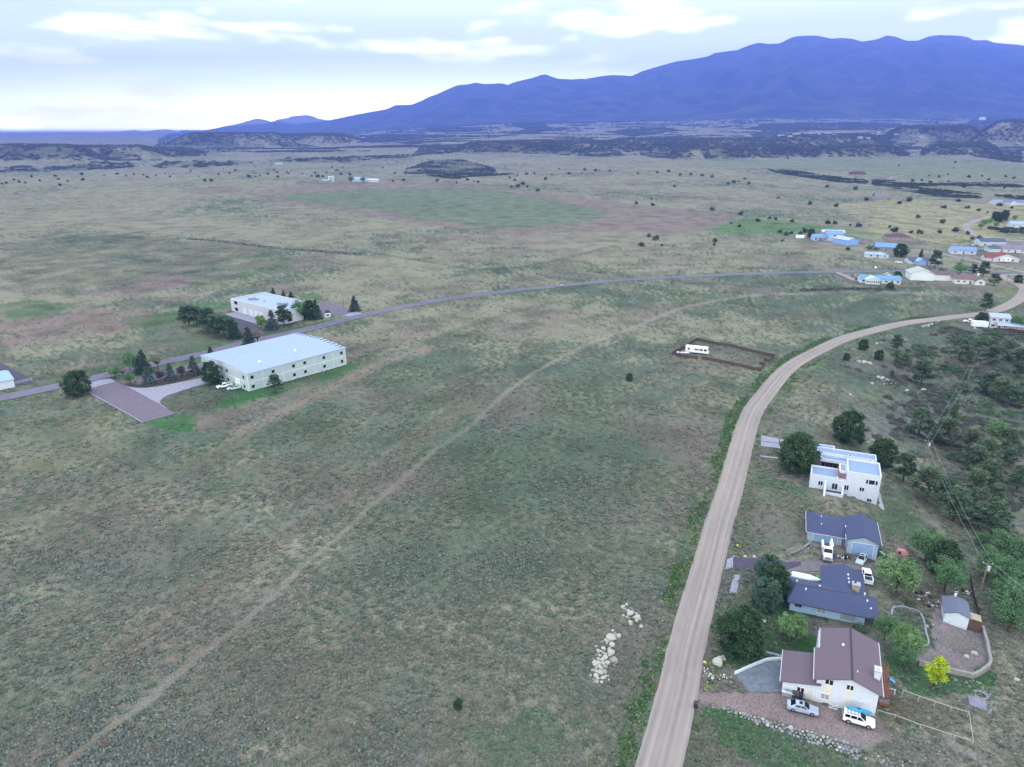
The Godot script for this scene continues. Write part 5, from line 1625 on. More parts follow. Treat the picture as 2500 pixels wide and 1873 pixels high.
func far_houses() -> void:
	var white := Color(0.58, 0.60, 0.65)
	var ice := Color(0.46, 0.56, 0.72)
	var blue := Color(0.11, 0.24, 0.50)
	var slate := Color(0.10, 0.115, 0.16)
	var brown := Color(0.16, 0.115, 0.115)
	var plum := Color(0.12, 0.075, 0.095)
	var red := Color(0.26, 0.07, 0.065)
	var Q := [[261.64, -608.86, 11.8], [277.75, -583.74, 11.4], [327.98, -607.01, 18.7], [291.54, -556.97, 15.3], [262.54, -521.06, 7.79], [271.36, -518.23, 7.16], [283.64, -495.07, 12.6], [224.25, -428.33, 22.9], [254.96, -438.47, 13.3], [277.92, -426.76, 16.4], [229.49, -324.57, 7.73], [341.12, -538.99, 16.7], [352.04, -506.43, 16.3], [387.06, -576.17, 19.1], [381.46, -544.87, 18.8], [490.45, -697.33, 15.8], [616.39, -925.45, 12.5], [635.36, -915.03, 17.5], [732.11, -1563.44, 29.4], [499.3, -992.24, 16.7]]
	var t := house("blue_house", "two storey pale blue house with bright blue roof beyond the meadow", [Q[0][0], Q[0][1], Q[0][2]], 9.0, 3.2, 1.8, ice, blue, 0.15, "x", 3, true)
	wing(t, Q[0][2] / 2, Q[0][2] / 2 + 12.0, -11.0, 1.0, 6.2, 2.0, ice, blue, true, true)
	win(t, Vector3(Q[0][2] / 2 + 5.0, 4.6, 1.0), Vector3(0, 0, 1), 1.6, 1.4, 2)
	var pr := MB.new()
	pr.box(-3.5, 2.4, 0.0, 4.0, 2.55, 3.0)
	for x in [-3.4, 0.2, 3.9]:
		pr.box(x - 0.1, -0.5, 2.8, x + 0.1, 2.4, 3.0)
	part(t, "porch", pr, m_wood("porch_tan", Color(0.42, 0.32, 0.26)))
	house("machine_shed", "long white roofed machine shed behind the blue two storey house", [[284.18, -635.81, 18.8]][0], 10.0, 3.2, 1.4, Color(0.42, 0.30, 0.32), Color(0.46, 0.46, 0.48), 0.15, "x", 0, true)
	house("metal_garage", "blue metal garage with pale roof right of the two storey house", Q[1], 16.0, 4.2, 1.6, Color(0.26, 0.42, 0.74), Color(0.36, 0.42, 0.54), -0.35, "z", 0, true)
	t = house("brick_house", "low tan brick house with dark plum hip roof past the blue garage", Q[2], 12.0, 2.8, 2.4, Color(0.38, 0.29, 0.24), plum, 0.1, "hip", 5)
	t = house("ranch_bungalow_house", "bungalow with bright blue metal roof left of the big dark tree", Q[3], 12.0, 2.7, 2.4, Color(0.30, 0.28, 0.28), blue, 0.35, "x", 3, true)
	house("white_shed", "pale blue roofed white shed left of its twin", Q[4], 6.0, 2.5, 1.0, white, Color(0.30, 0.38, 0.54), 0.3, "x", 1, true)
	house("white_shed", "white shed with tilted pale roof beside the big dark tree", Q[5], 6.0, 2.6, 1.0, white, Color(0.32, 0.40, 0.54), -0.3, "z", 1, true)
	t = house("white_cottage_house", "white cottage with dark roofs behind the tall pine", Q[6], 9.0, 2.6, 1.6, white, slate, 0.15, "x", 3)
	wing(t, -2.5, 3.5, -5.0, 4.0, 2.6, 1.5, Color(0.32, 0.46, 0.68), Color(0.28, 0.42, 0.64), false)
	wing(t, 5.0, 10.5, -5.0, 2.5, 2.5, 1.4, white, slate, false)
	t = house("long_house", "long cream house with bright blue roof and front gable beside the road", Q[7], 8.5, 2.8, 1.6, Color(0.62, 0.64, 0.66), Color(0.09, 0.24, 0.46), 0.20, "x", 7, true)
	wing(t, -9.0, -1.0, -4.0, 3.0, 2.8, 1.5, Color(0.66, 0.68, 0.70), Color(0.44, 0.56, 0.70), false, true)
	for k in 6:
		win(t, Vector3(-8.2 + k * 1.3, 1.6, 3.0), Vector3(0, 0, 1), 0.8, 0.9, 1)
	t = house("white_barn", "tall white barn with cream gable and long brown roofed wing", Q[8], 12.0, 4.2, 2.6, Color(0.74, 0.76, 0.74), Color(0.46, 0.46, 0.41), 0.25, "z", 0)
	wing(t, Q[8][2] / 2 + 0.02, Q[8][2] / 2 + 13.0, -11.0, -2.0, 3.8, 1.6, Color(0.72, 0.72, 0.74), brown, true)
	var gd := MB.new()
	gd.box(-3.0, 0.6, 0.003, 3.0, 3.0, 0.08)
	part(t, "barn_door", gd, m_paint("white_shutter"))
	t = house("cream_house", "cream house with faded brown hip roof below three wind-bent trees", Q[9], 10.0, 2.8, 2.3, Color(0.66, 0.66, 0.64), Color(0.19, 0.13, 0.125), 0.2, "hip", 5)
	wing(t, 2.0, 7.5, -6.0, 2.2, 2.6, 1.4, Color(0.66, 0.66, 0.64), Color(0.19, 0.13, 0.125), false)
	win(t, Vector3(4.8, 1.5, 2.2), Vector3(0, 0, 1), 1.4, 1.2, 2)
	var cb := MB.new()
	cb.box(5.0, 4.0, -5.5, 6.0, 6.0, -4.6)
	part(t, "chimney", cb, m_paint("white_siding"))
	t = house("gravel_bend_house", "two storey grey white house with porch at the bend of the gravel road", Q[10], 9.0, 5.4, 1.0, Color(0.56, 0.56, 0.62), Color(0.33, 0.38, 0.46), 0.35, "x", 3, true)
	var po := MB.new()
	plane(po, Vector3(-1.5, 2.5, 3.6), Vector3(11.5, 2.5, 3.6), Vector3(11.5, 3.4, 0.02), Vector3(-1.5, 3.4, 0.02), 0.15)
	part(t, "porch_roof", po, m_metal("sheet_porch", Color(0.40, 0.45, 0.55)))
	for k in 6:
		var c := MB.new()
		c.box(-1.2 + k * 2.4, -1.0, 3.2, -1.02 + k * 2.4, 2.45, 3.4)
		part(t, "porch_post", c, m_wood("redwood_deck"))
	var df := MB.new()
	df.box(-1.5, 0.2, 0.02, 11.5, 0.35, 3.5)
	part(t, "porch_floor", df, m_wood("redwood_deck"))
	wing(t, Q[10][2] / 2 + 0.02, Q[10][2] / 2 + 7.0, -8.0, 0.0, 3.0, 0.6, Color(0.56, 0.56, 0.62), Color(0.33, 0.38, 0.46), true, true)
	house("white_bungalow_house", "white bungalow with blue roof standing alone in its yard", Q[11], 10.0, 3.0, 2.0, white, Color(0.13, 0.23, 0.46), 0.3, "x", 3, true)
	t = house("red_roofed_house", "pale house with red shingle roof and a white travel trailer", Q[12], 11.0, 3.0, 2.8, Color(0.58, 0.58, 0.62), red, 0.25, "z", 2)
	wing(t, -Q[12][2] / 2 - 5.0, -Q[12][2] / 2 + 2.0, -9.5, -1.5, 2.7, 1.8, Color(0.58, 0.56, 0.58), red, true)
	house("long_barn_house", "long white house with dark roof near the lane bend", Q[13], 11.0, 4.0, 1.8, white, slate, 0.1, "x", 3)
	t = house("mauve_roofed_house", "low house with wide mauve roof at the right edge", Q[14], 14.0, 2.8, 2.2, Color(0.60, 0.62, 0.70), Color(0.24, 0.19, 0.25), 0.2, "x", 4)
	wing(t, -16.0, -8.0, -9.0, 0.5, 2.9, 1.4, white, slate, true)
	house("tree_shaded_house", "pale blue roofed house among garden trees at the right edge", Q[15], 12.0, 3.2, 2.4, white, Color(0.34, 0.42, 0.58), 0.3, "x", 3)
	house("white_farmhouse", "small white house with blue roof behind the sunlit pasture", Q[16], 9.0, 3.0, 2.2, white, Color(0.26, 0.32, 0.46), 0.0, "x", 1)
	t = house("white_farmhouse", "larger white house with slate roof behind the sunlit pasture", Q[17], 10.0, 3.4, 2.6, white, Color(0.18, 0.22, 0.32), 0.0, "x", 2)
	wing(t, -12.0, -4.0, -8.0, 2.0, 3.4, 2.6, white, Color(0.18, 0.22, 0.32), false)
	house("red_timber_house", "rust red house beside the creek hedge", Q[18], 14.0, 3.4, 3.2, Color(0.17, 0.085, 0.075), Color(0.135, 0.065, 0.068), 0.05, "hip", 4)
	house("stone_house", "small mauve stone house standing in open pasture", Q[19], 10.0, 3.2, 2.0, Color(0.34, 0.28, 0.32), Color(0.24, 0.19, 0.23), 0.2, "hip", 2)
	# the farm behind the sown field
	for q in [[-325.88, -1318.62, 1], [-320.29, -1319.71, 2]]:
		var s := thing("grain_silo", "left of the two white grain silos at the farm" if q[2] < 2 else "right of the two white grain silos at the farm", "silo", on(q[0], q[1]), 0.0, "grain silos")
		var m := MB.new()
		m.tube(Vector3(0, -1, 0), Vector3(0, 9, 0), 2.7, 2.7, 14)
		part(s, "wall", m, m_metal("silo_metal", Color(0.5, 0.52, 0.56)))
		m = MB.new()
		m.tube(Vector3(0, 9, 0), Vector3(0, 10.6, 0), 2.9, 0.4, 14)
		part(s, "roof", m, m_metal("silo_metal"))
	house("farm_shed", "bright blue roofed farm shed between two trees", [[-275.71, -1327.66, 25.1]][0], 14.0, 4.0, 2.5, Color(0.5, 0.6, 0.7), Color(0.20, 0.42, 0.66), 0.1, "x", 0, true)
	house("farm_shed", "pale grey farm shed right of the blue roofed one", [[-246.41, -1304.74, 18.8]][0], 12.0, 3.6, 2.2, Color(0.55, 0.56, 0.58), Color(0.46, 0.48, 0.54), 0.1, "x", 0, true)
	house("farm_shed", "low dark farm shed left of the silos", [[-330.09, -1306.05, 11.6]][0], 8.0, 3.0, 1.6, Color(0.26, 0.28, 0.34), Color(0.26, 0.30, 0.40), 0.1, "x", 0, true)
	house("far_barn", "small pale barn among dark trees on the crest", [[-722.31, -2299.63, 22.8]][0], 10.0, 3.6, 2.0, Color(0.55, 0.55, 0.55), Color(0.40, 0.42, 0.46), 0.0, "x", 0)
	# water tank on the hill
	var k: Array = [[4726.15, -7620.05, 61.8]][0]
	var wt := thing("water_tank", "white round water tank on the hill below the mountain", "water tank", on(k[0], k[1]))
	var wm := MB.new()
	var rr: float = k[2] / 2.0
	wm.tube(Vector3(0, -8, 0), Vector3(0, rr * 0.9, 0), rr, rr, 18)
	part(wt, "wall", wm, m_paint("tank_white", Color(0.85, 0.85, 0.85)))
	wm = MB.new()
	wm.tube(Vector3(0, rr * 0.9, 0), Vector3(0, rr * 1.05, 0), rr * 1.02, rr * 0.2, 18)
	part(wt, "roof", wm, m_paint("tank_white"))
	# the town at the mountain's foot
	rng.seed = 600
	var town := [[1795.65, -8202.07], [2015.3, -8514.87], [2002.49, -7883.28], [1990.66, -7436.88], [2165.43, -7558.3], [2456.28, -8422.36], [2676.4, -8917.88], [2482.83, -8063.85], [2638.89, -8368.28], [2867.8, -8856.48], [2638.34, -7980.86], [2759.86, -8111.4], [2564.43, -7379.29], [2655.65, -7503.13], [2858.17, -7723.06], [2972.37, -7860.97], [3085.52, -7990.45], [2832.47, -7179.23], [3144.59, -7814.09], [3381.43, -8241.26], [3366.45, -8044.5], [3627.7, -8507.25], [3273.25, -7592.22], [3400.35, -7723.9], [3611.45, -7343.03], [3728.5, -7459.44], [3561.99, -7084.15], [1276.76, -3581.79], [1290.68, -3551.67], [1260.86, -3406.52], [1332.17, -3539.34], [1363.55, -3581.98], [1419.19, -3636], [1827.76, -4620.14], [1438.52, -3599.63], [1488.62, -3671.41], [1459.91, -3565.17], [1931.18, -4646.3], [1524.48, -3632.55], [1506.46, -3528.23], [2143.48, -4641.37], [1758.07, -3675.04], [2237.67, -4600.86], [2231.29, -4510.48], [1855.14, -3629.1], [1559.59, -3369.04], [1588.6, -3359.32], [1960.99, -3601.39], [1983.94, -6984.44], [1283.47, -5375.65], [1108.1, -4527.26], [656.13, -5898.45], [399.76, -5662.9], [-442.46, -4640.79], [-1111.55, -5638.12], [3720.42, -6336.45], [2151.5, -3339.35], [2200.8, -3300.84], [2256.48, -3331.61], [3486.99, -6509.94], [3374.76, -6531.32]]
	var proto: Node3D = null
	var order := []
	for q in town:
		order.append(q[0] / -q[1])
	order.sort()
	for q in town:
		var said := "tiny pale house in the town at the mountain foot, %s from left" % nth(order.find(q[0] / -q[1]))
		var w := rng.randf_range(14.0, 22.0)
		var ps := rng.randf_range(-0.5, 0.5)
		if proto == null:
			proto = house("town_house", said, [q[0], q[1], w], 13.0, 5.0, 3.5, Color(0.50, 0.50, 0.52), Color(0.30, 0.30, 0.33), ps, "x", 0, false, "houses of the town at the mountain foot")
		else:
			var c := copy(proto, on(q[0], q[1]), ps, said, "town_house")
			c.scale = Vector3.ONE * rng.randf_range(0.5, 1.1)

# ---------------------------------------------------------------- vehicles (x forward)
func m_car(called: String, c: Color) -> StandardMaterial3D:
	var m := mat(called, c, 0.35)
	m.clearcoat_enabled = true
	m.clearcoat = 0.6
	m.clearcoat_roughness = 0.1
	return m

# sections along x: [x, bottom, top, half width at the bottom, half width at the top]
func chain(mb: MB, secs: Array) -> void:
	var rings := []
	for s in secs:
		var b := minf(0.10, (s[2] - s[1]) * 0.3)
		var w: float = s[3]
		var u: float = s[4]
		rings.append([Vector3(s[0], s[1], w * 0.94), Vector3(s[0], s[1] + b, w), Vector3(s[0], s[2] - b, lerpf(w, u, 0.85)), Vector3(s[0], s[2], u * 0.90), Vector3(s[0], s[2], -u * 0.90), Vector3(s[0], s[2] - b, -lerpf(w, u, 0.85)), Vector3(s[0], s[1] + b, -w), Vector3(s[0], s[1], -w * 0.94)])
	for i in rings.size() - 1:
		for k in 8:
			mb.quad(rings[i][k], rings[i + 1][k], rings[i + 1][(k + 1) % 8], rings[i][(k + 1) % 8])
	for k in range(1, 7):
		mb.tri(rings[0][0], rings[0][k], rings[0][k + 1])
		var e: Array = rings[rings.size() - 1]
		mb.tri(e[0], e[k + 1], e[k])

func wheel(t: Node, x: float, z: float, r: float, w := 0.22) -> void:
	var s := 1.0 if z > 0 else -1.0
	var mb := MB.new()
	mb.tube(Vector3(x, r, z - s * w), Vector3(x, r, z), r, r, 14)
	var o := part(t, "wheel", mb, mat("tyre", Color(0.02, 0.02, 0.02), 0.9))
	mb = MB.new()
	mb.tube(Vector3(x, r, z - s * 0.1), Vector3(x, r, z + s * 0.02), r * 0.62, r * 0.55, 12)
	part(o, "rim", mb, mat("rim", Color(0.5, 0.5, 0.52), 0.35, null, 1.0, 0.7))

func glaze(t: Node, pts: Array, called := "window") -> void:
	var mb := MB.new()
	mb.quad(pts[0], pts[1], pts[2], pts[3])
	mb.quad(pts[3], pts[2], pts[1], pts[0])
	part(t, called, mb, m_glass())

func lamp_box(t: Node, x: float, y: float, z: float, called: String, c: Color) -> void:
	var mb := MB.new()
	mb.box(x - 0.05, y - 0.08, z - 0.17, x + 0.05, y + 0.08, z + 0.17)
	part(t, called, mb, mat(called + "_lens", c, 0.15))

# the ground points under the rear and the front of a vehicle give its place and heading
func vehicle(kind: String, called: String, label: String, category: String, rear: Vector3, front: Vector3, c: Color) -> Node3D:
	var d := front - rear
	var mid := (rear + front) / 2
	var t := thing(called, label, category, on(mid.x, mid.z) + Vector3(0, 0.08, 0), atan2(d.z, d.x))
	var paint := m_car("paint_%s" % c.to_html(), c)
	var b := MB.new()
	var g := MB.new()
	match kind:
		"sedan":
			chain(b, [[-2.38, 0.32, 0.78, 0.72, 0.66], [-2.2, 0.24, 0.92, 0.84, 0.78], [-1.5, 0.22, 0.96, 0.89, 0.82], [0.75, 0.22, 0.92, 0.89, 0.82], [1.9, 0.22, 0.80, 0.87, 0.78], [2.25, 0.25, 0.70, 0.80, 0.70], [2.38, 0.32, 0.60, 0.68, 0.60]])
			chain(g, [[-1.75, 0.90, 0.98, 0.80, 0.70], [-1.05, 0.90, 1.38, 0.80, 0.60], [0.10, 0.90, 1.42, 0.80, 0.60], [0.95, 0.90, 0.96, 0.80, 0.66]])
			part(t, "body", b, paint)
			part(t, "roof", g, paint)
			for s in [-1.0, 1.0]:
				glaze(t, [Vector3(-1.25, 1.0, s * 0.80), Vector3(-0.35, 1.0, s * 0.81), Vector3(-0.35, 1.36, s * 0.655), Vector3(-0.95, 1.34, s * 0.66)])
				glaze(t, [Vector3(-0.28, 1.0, s * 0.81), Vector3(0.70, 1.0, s * 0.81), Vector3(0.15, 1.37, s * 0.655), Vector3(-0.28, 1.36, s * 0.655)])
				lamp_box(t, 2.30, 0.66, s * 0.58, "headlight", Color(0.6, 0.6, 0.62))
				lamp_box(t, -2.33, 0.74, s * 0.58, "tail_light", Color(0.3, 0.01, 0.01))
			glaze(t, [Vector3(0.98, 0.97, 0.66), Vector3(0.98, 0.97, -0.66), Vector3(0.22, 1.42, -0.54), Vector3(0.22, 1.42, 0.54)], "windscreen")
			glaze(t, [Vector3(-1.80, 0.99, 0.66), Vector3(-1.14, 1.39, 0.54), Vector3(-1.14, 1.39, -0.54), Vector3(-1.80, 0.99, -0.66)], "rear_window")
			glaze(t, [Vector3(-0.55, 1.428, 0.36), Vector3(-0.05, 1.432, 0.36), Vector3(-0.05, 1.432, -0.36), Vector3(-0.55, 1.428, -0.36)], "sunroof")
			for q in [[-1.42, 0.9], [1.42, 0.9]]:
				wheel(t, q[0], q[1], 0.32)
				wheel(t, q[0], -q[1], 0.32)
		"suv", "wagon":
			chain(b, [[-2.32, 0.45, 1.00, 0.82, 0.80], [-2.2, 0.36, 1.08, 0.90, 0.86], [0.85, 0.34, 1.08, 0.92, 0.86], [2.05, 0.34, 1.00, 0.90, 0.84], [2.32, 0.40, 0.86, 0.82, 0.76]])
			chain(g, [[-2.20, 1.02, 1.66, 0.84, 0.70], [-1.9, 1.02, 1.74, 0.84, 0.70], [0.05, 1.02, 1.74, 0.84, 0.70], [0.95, 1.02, 1.10, 0.84, 0.74]])
			part(t, "body", b, paint)
			part(t, "roof", g, paint)
			for s in [-1.0, 1.0]:
				for e in [[-2.05, -1.30, -2.0, -1.30], [-1.18, -0.35, -1.18, -0.35], [-0.25, 0.72, -0.25, 0.15]]:
					glaze(t, [Vector3(e[0], 1.14, s * 0.852), Vector3(e[1], 1.14, s * 0.852), Vector3(e[3], 1.62, s * 0.745), Vector3(e[2], 1.62, s * 0.745)])
				lamp_box(t, 2.28, 0.80, s * 0.64, "headlight", Color(0.6, 0.6, 0.62))
				lamp_box(t, -2.30, 0.92, s * 0.72, "tail_light", Color(0.3, 0.01, 0.01))
				var rk := MB.new()
				rk.bar(Vector3(-1.9, 1.81, s * 0.55), Vector3(-0.1, 1.81, s * 0.55), 0.05, 0.05)
				part(t, "roof_rail", rk, mat("dark_frame"))
			for k in 4:
				var rk := MB.new()
				rk.bar(Vector3(-1.7 + k * 0.5, 1.80, -0.55), Vector3(-1.7 + k * 0.5, 1.80, 0.55), 0.05, 0.04)
				part(t, "roof_bar", rk, mat("dark_frame"))
			glaze(t, [Vector3(0.98, 1.11, 0.72), Vector3(0.98, 1.11, -0.72), Vector3(0.16, 1.72, -0.60), Vector3(0.16, 1.72, 0.60)], "windscreen")
			glaze(t, [Vector3(-2.27, 1.14, 0.70), Vector3(-2.235, 1.62, 0.62), Vector3(-2.235, 1.62, -0.62), Vector3(-2.27, 1.14, -0.70)], "rear_window")
			for x in [-1.42, 1.42]:
				wheel(t, x, 0.93, 0.38)
				wheel(t, x, -0.93, 0.38)
			var sl := MB.new()
			sl.box(-0.95, 0.30, 0.90, 0.95, 0.42, 0.96)
			sl.box(-2.42, 0.42, -0.85, -2.30, 0.62, 0.85)
			sl.box(2.30, 0.40, -0.82, 2.42, 0.60, 0.82)
			part(t, "bumper", sl, mat("dark_trim", Color(0.09, 0.09, 0.10), 0.6))
		"pickup":
			chain(b, [[-2.75, 0.45, 0.98, 0.86, 0.86], [-0.45, 0.40, 1.0, 0.92, 0.88], [1.2, 0.36, 1.02, 0.92, 0.86], [2.5, 0.36, 0.94, 0.88, 0.82], [2.75, 0.42, 0.80, 0.80, 0.76]])
			chain(g, [[-0.72, 0.98, 1.70, 0.84, 0.70], [-0.5, 0.98, 1.76, 0.84, 0.70], [0.55, 0.98, 1.76, 0.84, 0.70], [1.35, 0.98, 1.05, 0.84, 0.74]])
			part(t, "body", b, paint)
			part(t, "cab", g, paint)
			var bed := MB.new()
			bed.box(-2.65, 0.99, -0.72, -0.85, 1.02, 0.72)
			part(t, "bed_floor", bed, mat("dark_frame"))
			for s in [-1.0, 1.0]:
				bed = MB.new()
				bed.box(-2.72, 0.97, s * 0.82 - 0.08, -0.75, 1.28, s * 0.82 + 0.08)
				part(t, "bed_side", bed, paint)
				glaze(t, [Vector3(-0.5, 1.1, s * 0.85), Vector3(1.05, 1.1, s * 0.85), Vector3(0.5, 1.62, s * 0.745), Vector3(-0.5, 1.62, s * 0.745)])
				lamp_box(t, 2.70, 0.76, s * 0.62, "headlight", Color(0.6, 0.6, 0.62))
			bed = MB.new()
			bed.box(-2.78, 0.95, -0.74, -2.68, 1.28, 0.74)
			part(t, "tailgate", bed, paint)
			glaze(t, [Vector3(1.38, 1.07, 0.72), Vector3(1.38, 1.07, -0.72), Vector3(0.64, 1.74, -0.6), Vector3(0.64, 1.74, 0.6)], "windscreen")
			glaze(t, [Vector3(-0.74, 1.12, 0.66), Vector3(-0.72, 1.62, 0.6), Vector3(-0.72, 1.62, -0.6), Vector3(-0.74, 1.12, -0.66)], "rear_window")
			for x in [-1.7, 1.75]:
				wheel(t, x, 0.94, 0.38)
				wheel(t, x, -0.94, 0.38)
		"service":
			chain(b, [[-3.3, 0.6, 1.0, 1.05, 1.05], [0.6, 0.6, 1.0, 1.05, 1.05], [0.65, 0.55, 1.55, 1.0, 0.95], [2.7, 0.55, 1.50, 0.98, 0.85], [3.2, 0.55, 1.30, 0.90, 0.78]])
			chain(g, [[0.1, 1.0, 2.25, 1.05, 0.92], [1.15, 1.0, 2.3, 1.05, 0.92], [1.75, 1.45, 1.55, 1.02, 0.95]])
			part(t, "body", b, paint)
			part(t, "cab", g, paint)
			glaze(t, [Vector3(1.78, 1.60, 0.9), Vector3(1.78, 1.60, -0.9), Vector3(1.24, 2.24, -0.78), Vector3(1.24, 2.24, 0.78)], "windscreen")
			for s in [-1.0, 1.0]:
				glaze(t, [Vector3(0.3, 1.55, s * 1.02), Vector3(1.45, 1.55, s * 1.02), Vector3(1.1, 2.14, s * 0.96), Vector3(0.3, 2.14, s * 0.96)])
				var bx := MB.new()
				bx.box(-3.25, 1.0, s * 0.85 - 0.2, -0.05, 1.75, s * 0.85 + 0.2)
				part(t, "tool_locker", bx, paint)
				lamp_box(t, 3.2, 1.0, s * 0.7, "headlight", Color(0.6, 0.6, 0.62))
				wheel(t, 2.2, s * 1.05, 0.48, 0.3)
				wheel(t, -1.9, s * 1.05, 0.48, 0.5)
			var gr := MB.new()
			gr.box(3.18, 0.75, -0.55, 3.26, 1.35, 0.55)
			part(t, "grille", gr, mat("rim", Color(0.5, 0.5, 0.52), 0.35, null, 1.0, 0.7))
			gr = MB.new()
			gr.box(3.2, 0.5, -1.0, 3.4, 0.75, 1.0)
			part(t, "bumper", gr, mat("rim"))
			var cr := MB.new()
			cr.tube(Vector3(-2.6, 1.7, -0.85), Vector3(-2.6, 2.6, -0.85), 0.22, 0.2, 8)
			cr.bar(Vector3(-2.7, 2.6, -0.85), Vector3(0.2, 2.45, -0.95), 0.28, 0.3)
			part(t, "crane_boom", cr, paint)
			cr = MB.new()
			cr.box(-2.6, 1.0, -0.5, -1.2, 1.45, 0.5)
			cr.box(-0.9, 1.0, -0.3, -0.3, 1.7, 0.3)
			part(t, "deck_gear", cr, mat("red_gear", Color(0.10, 0.03, 0.035), 0.7))
		"van_box":
			chain(b, [[-3.4, 0.4, 2.9, 1.15, 1.1], [-3.3, 0.35, 3.0, 1.18, 1.12], [2.4, 0.35, 3.0, 1.18, 1.12], [3.3, 0.35, 2.85, 1.15, 1.05], [3.5, 0.4, 1.4, 1.10, 1.05]])
			part(t, "body", b, paint)
		"motorhome":
			chain(b, [[-4.7, 0.55, 2.95, 1.15, 1.10], [-4.55, 0.50, 3.05, 1.20, 1.14], [3.6, 0.50, 3.05, 1.20, 1.14], [4.45, 0.45, 2.85, 1.18, 1.10], [4.55, 0.45, 1.55, 1.16, 1.12], [4.8, 0.50, 1.20, 1.10, 1.05]])
			part(t, "body", b, paint)
			for s in [-1.0, 1.0]:
				for e in [[-3.7, -2.9, 1.55, 2.3], [-0.9, 0.1, 1.65, 2.25], [0.45, 0.75, 1.6, 2.25], [1.2, 2.4, 1.6, 2.3], [2.9, 3.9, 1.55, 2.4]]:
					glaze(t, [Vector3(e[0], e[2], s * 1.205), Vector3(e[1], e[2], s * 1.205), Vector3(e[1], e[3], s * 1.20), Vector3(e[0], e[3], s * 1.20)])
				wheel(t, 3.1, s * 1.18, 0.42, 0.3)
				wheel(t, -2.3, s * 1.18, 0.42, 0.3)
				lamp_box(t, 4.8, 0.85, s * 0.8, "headlight", Color(0.6, 0.6, 0.62))
			glaze(t, [Vector3(4.60, 1.60, 1.0), Vector3(4.60, 1.60, -1.0), Vector3(4.50, 2.72, -0.98), Vector3(4.50, 2.72, 0.98)], "windscreen")
			for q in [[-3.2, 0.4], [-0.5, 0.0]]:
				var ac := MB.new()
				ac.box(q[0] - 0.5, 3.0, q[1] - 0.4, q[0] + 0.5, 3.3, q[1] + 0.4)
				part(t, "roof_unit", ac, m_paint("window_frame"))
			var dr := MB.new()
			dr.box(0.85, 0.6, 1.2, 1.0, 2.4, 1.23)
			dr.box(0.30, 0.6, 1.2, 0.36, 2.4, 1.23)
			part(t, "door_seam", dr, m_paint("grey_box"))
		"trailer":
			chain(b, [[-3.4, 0.7, 2.4, 1.1, 1.05], [-3.1, 0.5, 2.75, 1.15, 1.1], [3.0, 0.5, 2.75, 1.15, 1.1], [3.5, 0.8, 2.3, 1.1, 1.05]])
			part(t, "body", b, paint)
			for s in [-1.0, 1.0]:
				glaze(t, [Vector3(-2.2, 1.5, s * 1.16), Vector3(-1.2, 1.5, s * 1.16), Vector3(-1.2, 2.1, s * 1.155), Vector3(-2.2, 2.1, s * 1.155)])
				glaze(t, [Vector3(1.0, 1.5, s * 1.16), Vector3(2.2, 1.5, s * 1.16), Vector3(2.2, 2.1, s * 1.155), Vector3(1.0, 2.1, s * 1.155)])
				wheel(t, -0.3, s * 1.12, 0.36)
			var dw := MB.new()
			dw.bar(Vector3(3.4, 0.6, 0), Vector3(4.6, 0.5, 0), 0.12, 0.12)
			part(t, "drawbar", dw, mat("dark_frame"))
	return t

func boat(called: String, label: String, a: Vector3, z: Vector3, c: Color, deck: Color, cover := false) -> void:
	var d := z - a
	var t := thing(called, label, "boat", on((a.x + z.x) / 2, (a.z + z.z) / 2), atan2(d.z, d.x))
	var h := MB.new()
	chain(h, [[-2.6, 0.55, 1.25, 0.75, 0.95], [-1.0, 0.45, 1.25, 0.85, 1.05], [1.0, 0.45, 1.30, 0.75, 0.98], [2.3, 0.70, 1.35, 0.35, 0.60], [3.0, 1.10, 1.38, 0.06, 0.10]])
	part(t, "hull", h, m_car("hull_%s" % c.to_html(), c))
	h = MB.new()
	if cover:
		chain(h, [[-2.5, 1.24, 1.45, 0.9, 0.5], [-0.5, 1.24, 1.75, 1.0, 0.4], [1.0, 1.28, 1.65, 0.9, 0.4], [2.6, 1.34, 1.42, 0.3, 0.2]])
		part(t, "cover", h, m_paint("boat_cover", Color(0.74, 0.76, 0.80)))
	else:
		h.box(-2.3, 1.22, -0.72, -0.2, 1.27, 0.72)
		chain(h, [[0.4, 1.26, 1.40, 0.85, 0.7], [2.4, 1.34, 1.42, 0.4, 0.3]])
		part(t, "deck", h, m_paint("boat_deck_%s" % deck.to_html(), deck))
		h = MB.new()
		h.box(-1.6, 1.25, -0.55, -1.0, 1.65, 0.55)
		part(t, "seat", h, mat("seat_dark", Color(0.06, 0.05, 0.10), 0.7))
	h = MB.new()
	h.bar(Vector3(-2.4, 0.5, -0.6), Vector3(2.2, 0.5, -0.3), 0.1, 0.1)
	h.bar(Vector3(-2.4, 0.5, 0.6), Vector3(2.2, 0.5, 0.3), 0.1, 0.1)
	h.bar(Vector3(2.2, 0.5, 0), Vector3(3.9, 0.45, 0), 0.1, 0.1)
	part(t, "trailer_frame", h, mat("dark_frame"))
	wheel(t, -1.2, 1.05, 0.3)
	wheel(t, -1.2, -1.05, 0.3)

